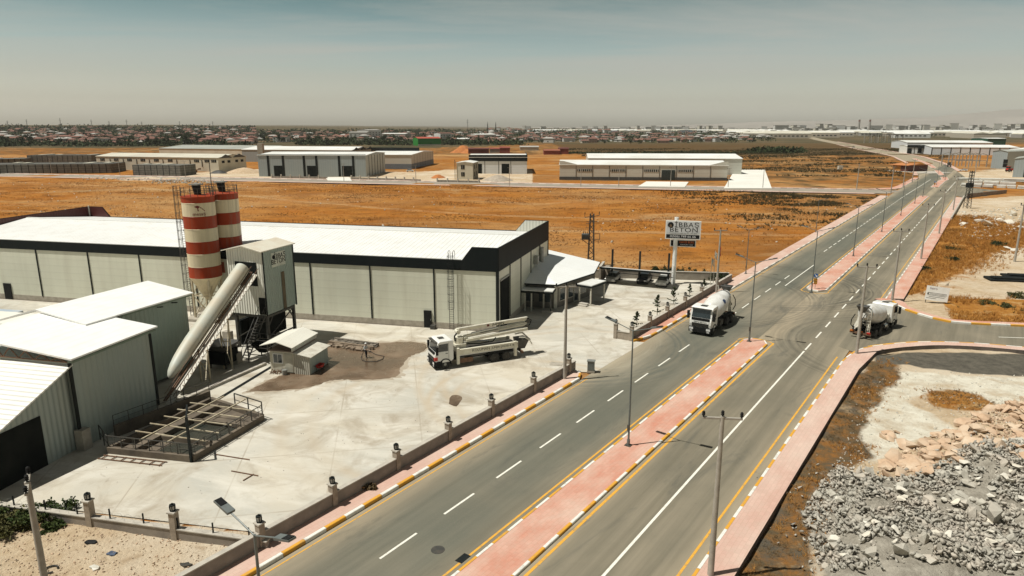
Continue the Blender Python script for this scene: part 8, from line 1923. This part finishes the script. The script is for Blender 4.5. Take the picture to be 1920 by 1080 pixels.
for k, (px_, py_) in enumerate(((1662, 815), (1672, 820), (1656, 822), (1680, 812), (1668, 826))): p = at(px_, py_, -.4); put(tm[k % 6], 'flat_stone', p.x, p.y, groundz(p.x, p.y) + .1, .55, .35, 'grey slab of the small pile on the white ground', 'stone slab', 'slabs of the small pile on white ground').material_slots
def rock_mass(name, label, meshes, P, S_, mt, tilt=.7):
    Vs, Fs, o0 = [], [], 0; base = []
    for me in meshes:
        v = np.empty(len(me.vertices) * 3); me.vertices.foreach_get('co', v); f = np.empty(len(me.polygons) * 3, np.int32); me.polygons.foreach_get('vertices', f); base.append((v.reshape(-1, 3), f.reshape(-1, 3)))
    for i in range(len(P)):
        v, f = base[i % len(base)]; a, b, c = nr.normal(0, tilt), nr.normal(0, tilt), nr.uniform(0, 6.28)
        ca, sa, cb, sb, cc, sc = math.cos(a), math.sin(a), math.cos(b), math.sin(b), math.cos(c), math.sin(c)
        Rm = np.array([[cc, -sc, 0], [sc, cc, 0], [0, 0, 1]]) @ np.array([[cb, 0, sb], [0, 1, 0], [-sb, 0, cb]]) @ np.array([[1, 0, 0], [0, ca, -sa], [0, sa, ca]])
        Vs.append((v * S_[i]) @ Rm.T + P[i]); Fs.append(f + o0); o0 += len(v)
    me = np_mesh(name, np.concatenate(Vs), np.concatenate(Fs), mt); tn = me.attributes.new('tone', 'FLOAT', 'POINT'); tn.data.foreach_set('value', np.concatenate([np.full(len(v), t_) for v, t_ in zip(Vs, nr.random(len(Vs)) ** 1.6)]).astype(np.float32))
    o = bpy.data.objects.new(name, me); COL.objects.link(o); return tag(o, label, 'rubble', kind='stuff')
pp = [q for q in pts_in(hg_v, 8600) if fbm(np.array([q[0] * .45]), np.array([q[1] * .45]))[0] > .36] + [(x + rb.gauss(0, 1.7), y + rb.gauss(0, 1.7)) for x, y in pts_in(hg_v, 700)]; sz = nr.choice((.06, .08, .11, .15, .20, .26), len(pp)) * nr.uniform(.8, 1.25, len(pp))
rock_mass('rubble', 'small grey rubble between the rocks of the heap', gs, [(x, y, groundz(x, y) + s_ * .3 + rb.random() ** 2 * .3) for (x, y), s_ in zip(pp, sz)], sz, GREYST)
pp = pts_in(ht_v, 900); sz = nr.uniform(.08, .26, len(pp)); rock_mass('rubble', 'small tan chips between the tan slabs', tm, [(x, y, groundz(x, y) + s_ * .2) for (x, y), s_ in zip(pp, sz)], sz, TANST)
pp = pts_in(Q((1600, 720), (1700, 690), (1930, 700), (1930, 800), (1640, 880), (1590, 810)), 500) + pts_in(Q((1560, 870), (1600, 800), (1640, 880), (1570, 910)), 110); sz = nr.uniform(.03, .14, len(pp)); rock_mass('rubble', 'loose stones on the white ground of the rubble lot', tm, [(x, y, groundz(x, y) + s_ * .2) for (x, y), s_ in zip(pp, sz)], sz, WHST)
pp = pts_in(Q((-60, 985), (140, 960), (480, 1010), (430, 1085), (-60, 1085)), 1100); sz = nr.uniform(.02, .11, len(pp)); rock_mass('rubble', 'loose stones and chips on the plot below the side wall', tm, [(x, y, groundz(x, y) + s_ * .2) for (x, y), s_ in zip(pp, sz)], sz, TANST)
pp = pts_in(Q((1800, 395), (1800, 440), (1850, 450), (1930, 430), (1930, 385)), 420); sz = nr.uniform(.1, .5, len(pp)); rock_mass('rubble', 'pale scattered stones in the weedy lot', tm, [(x, y, groundz(x, y) + s_ * .2) for (x, y), s_ in zip(pp, sz)], sz, WHST)
for k, (px_, py_, s_) in enumerate(((1840, 418, 2.2), (1852, 424, 1.8), (1892, 420, 2.0), (1912, 428, 2.4), (1805, 422, 1.4), (1872, 416, 1.4), (1900, 405, 2.0), (1890, 468, 1.1), (1902, 472, 1.2), (1880, 475, 1.0))):
    p = at(px_, py_, -.4); put(tm[k % 6], 'boulder', p.x, p.y, groundz(p.x, p.y) + .2, s_, .4, 'white boulder among the weeds of the far right lot', 'boulder', 'white boulders of the far right lot').material_slots[0].link = 'OBJECT'; bpy.context.view_layer.update(); COL.objects[-1].material_slots[0].material = WHST
pp = []
for _ in range(700):
    x = rb.uniform(-230, 120); y = rb.uniform(112, 320)
    if in_field(np.array([x]), np.array([y]))[0] and fbm(np.array([x * .03]), np.array([y * .05]))[0] > .45: pp.append((x, y))
sz = nr.uniform(.12, .5, len(pp)); rock_mass('field_stones', 'pale stones strewn over the open field', tm, [(x, y, groundz(x, y) + .05) for x, y in pp], sz, WHST)
pp = pts_in(Q((286, 344), (420, 345), (420, 338), (286, 337)), 300) + pts_in(Q((150, 337), (360, 341), (360, 336), (150, 333)), 120); sz = nr.uniform(.2, .8, len(pp)); rock_mass('rubble', 'grey spoil along the street behind the silos', gm, [(x, y, groundz(x, y) + .1) for x, y in pp], sz, GREYST)
pp = [(p.x + rb.gauss(0, .3), p.y + rb.gauss(0, .3)) for p in [fac(rb.uniform(-28, 8), rb.uniform(-42, -6)) for _ in range(420)] if st(p)[1] > 34.5]
sz = nr.uniform(.02, .07, len(pp)); rock_mass('spilt_gravel', 'spilt gravel and crumbs on the concrete yard', gs, [(x, y, .02) for x, y in pp], sz, GREYST)
# litter on the lower left plot
for k, (px_, py_, mt_, lab) in enumerate(((171, 1017, BLACKP, 'black rag lying on the plot below the side wall'), (211, 1037, mat('blue_rag', (.08, .11, .17), .8), 'blue rag lying on the plot'), (348, 1057, DARK, 'dark broken board on the plot by the yard wall'), (407, 1010, mat('orange_crate', (.6, .25, .03), .6), 'orange plastic scrap at the foot of the wall'), (178, 1062, WHITE2, 'white sheet lying on the plot'))):
    m = MB(); n_ = 9; rr = random.Random(k)
    pts_ = [(math.cos(t) * rr.uniform(.2, .42), math.sin(t) * rr.uniform(.12, .3)) for t in np.linspace(0, 2 * math.pi, n_ + 1)[:-1]]
    m.prism(pts_, 0, [rr.uniform(.03, .14) for _ in pts_]); p = at(px_, py_); tag(m.build('litter', mt_, loc=(p.x, p.y, groundz(p.x, p.y))), lab, 'litter')
m = MB(); m.tube([(.35 * math.cos(t), .35 * math.sin(t), .06) for t in np.linspace(.3, 5.6, 18)], .05, 6); p = at(95, 1066); tag(m.build('old_hose', RUBBER, loc=(p.x, p.y, groundz(p.x, p.y) + .02)), 'curl of black hose on the plot at the lower left', 'hose')
shrub('dry weed growing at the foot of the yard wall', road(29.8, 33.1, .1), .35, .4, GREYWEED, 901)

# ---- haze
m = MB(); m.box(-14500, -600, -60, 16500, 13000, 330); hz = m.build('haze', []) if False else m.build('haze', [bpy.data.materials.new('haze_air')]); hm = hz.data.materials[0]; hm.use_nodes = True; t = hm.node_tree; t.nodes.clear()
vo = t.nodes.new('ShaderNodeVolumePrincipled'); vo.inputs['Color'].default_value = (1.0, .975, .90, 1); vo.inputs['Density'].default_value = .000045; vo.inputs['Anisotropy'].default_value = -.05
ou = t.nodes.new('ShaderNodeOutputMaterial'); t.links.new(vo.outputs[0], ou.inputs['Volume']); tag(hz, 'thin warm haze over the whole plain', 'haze', kind='stuff')
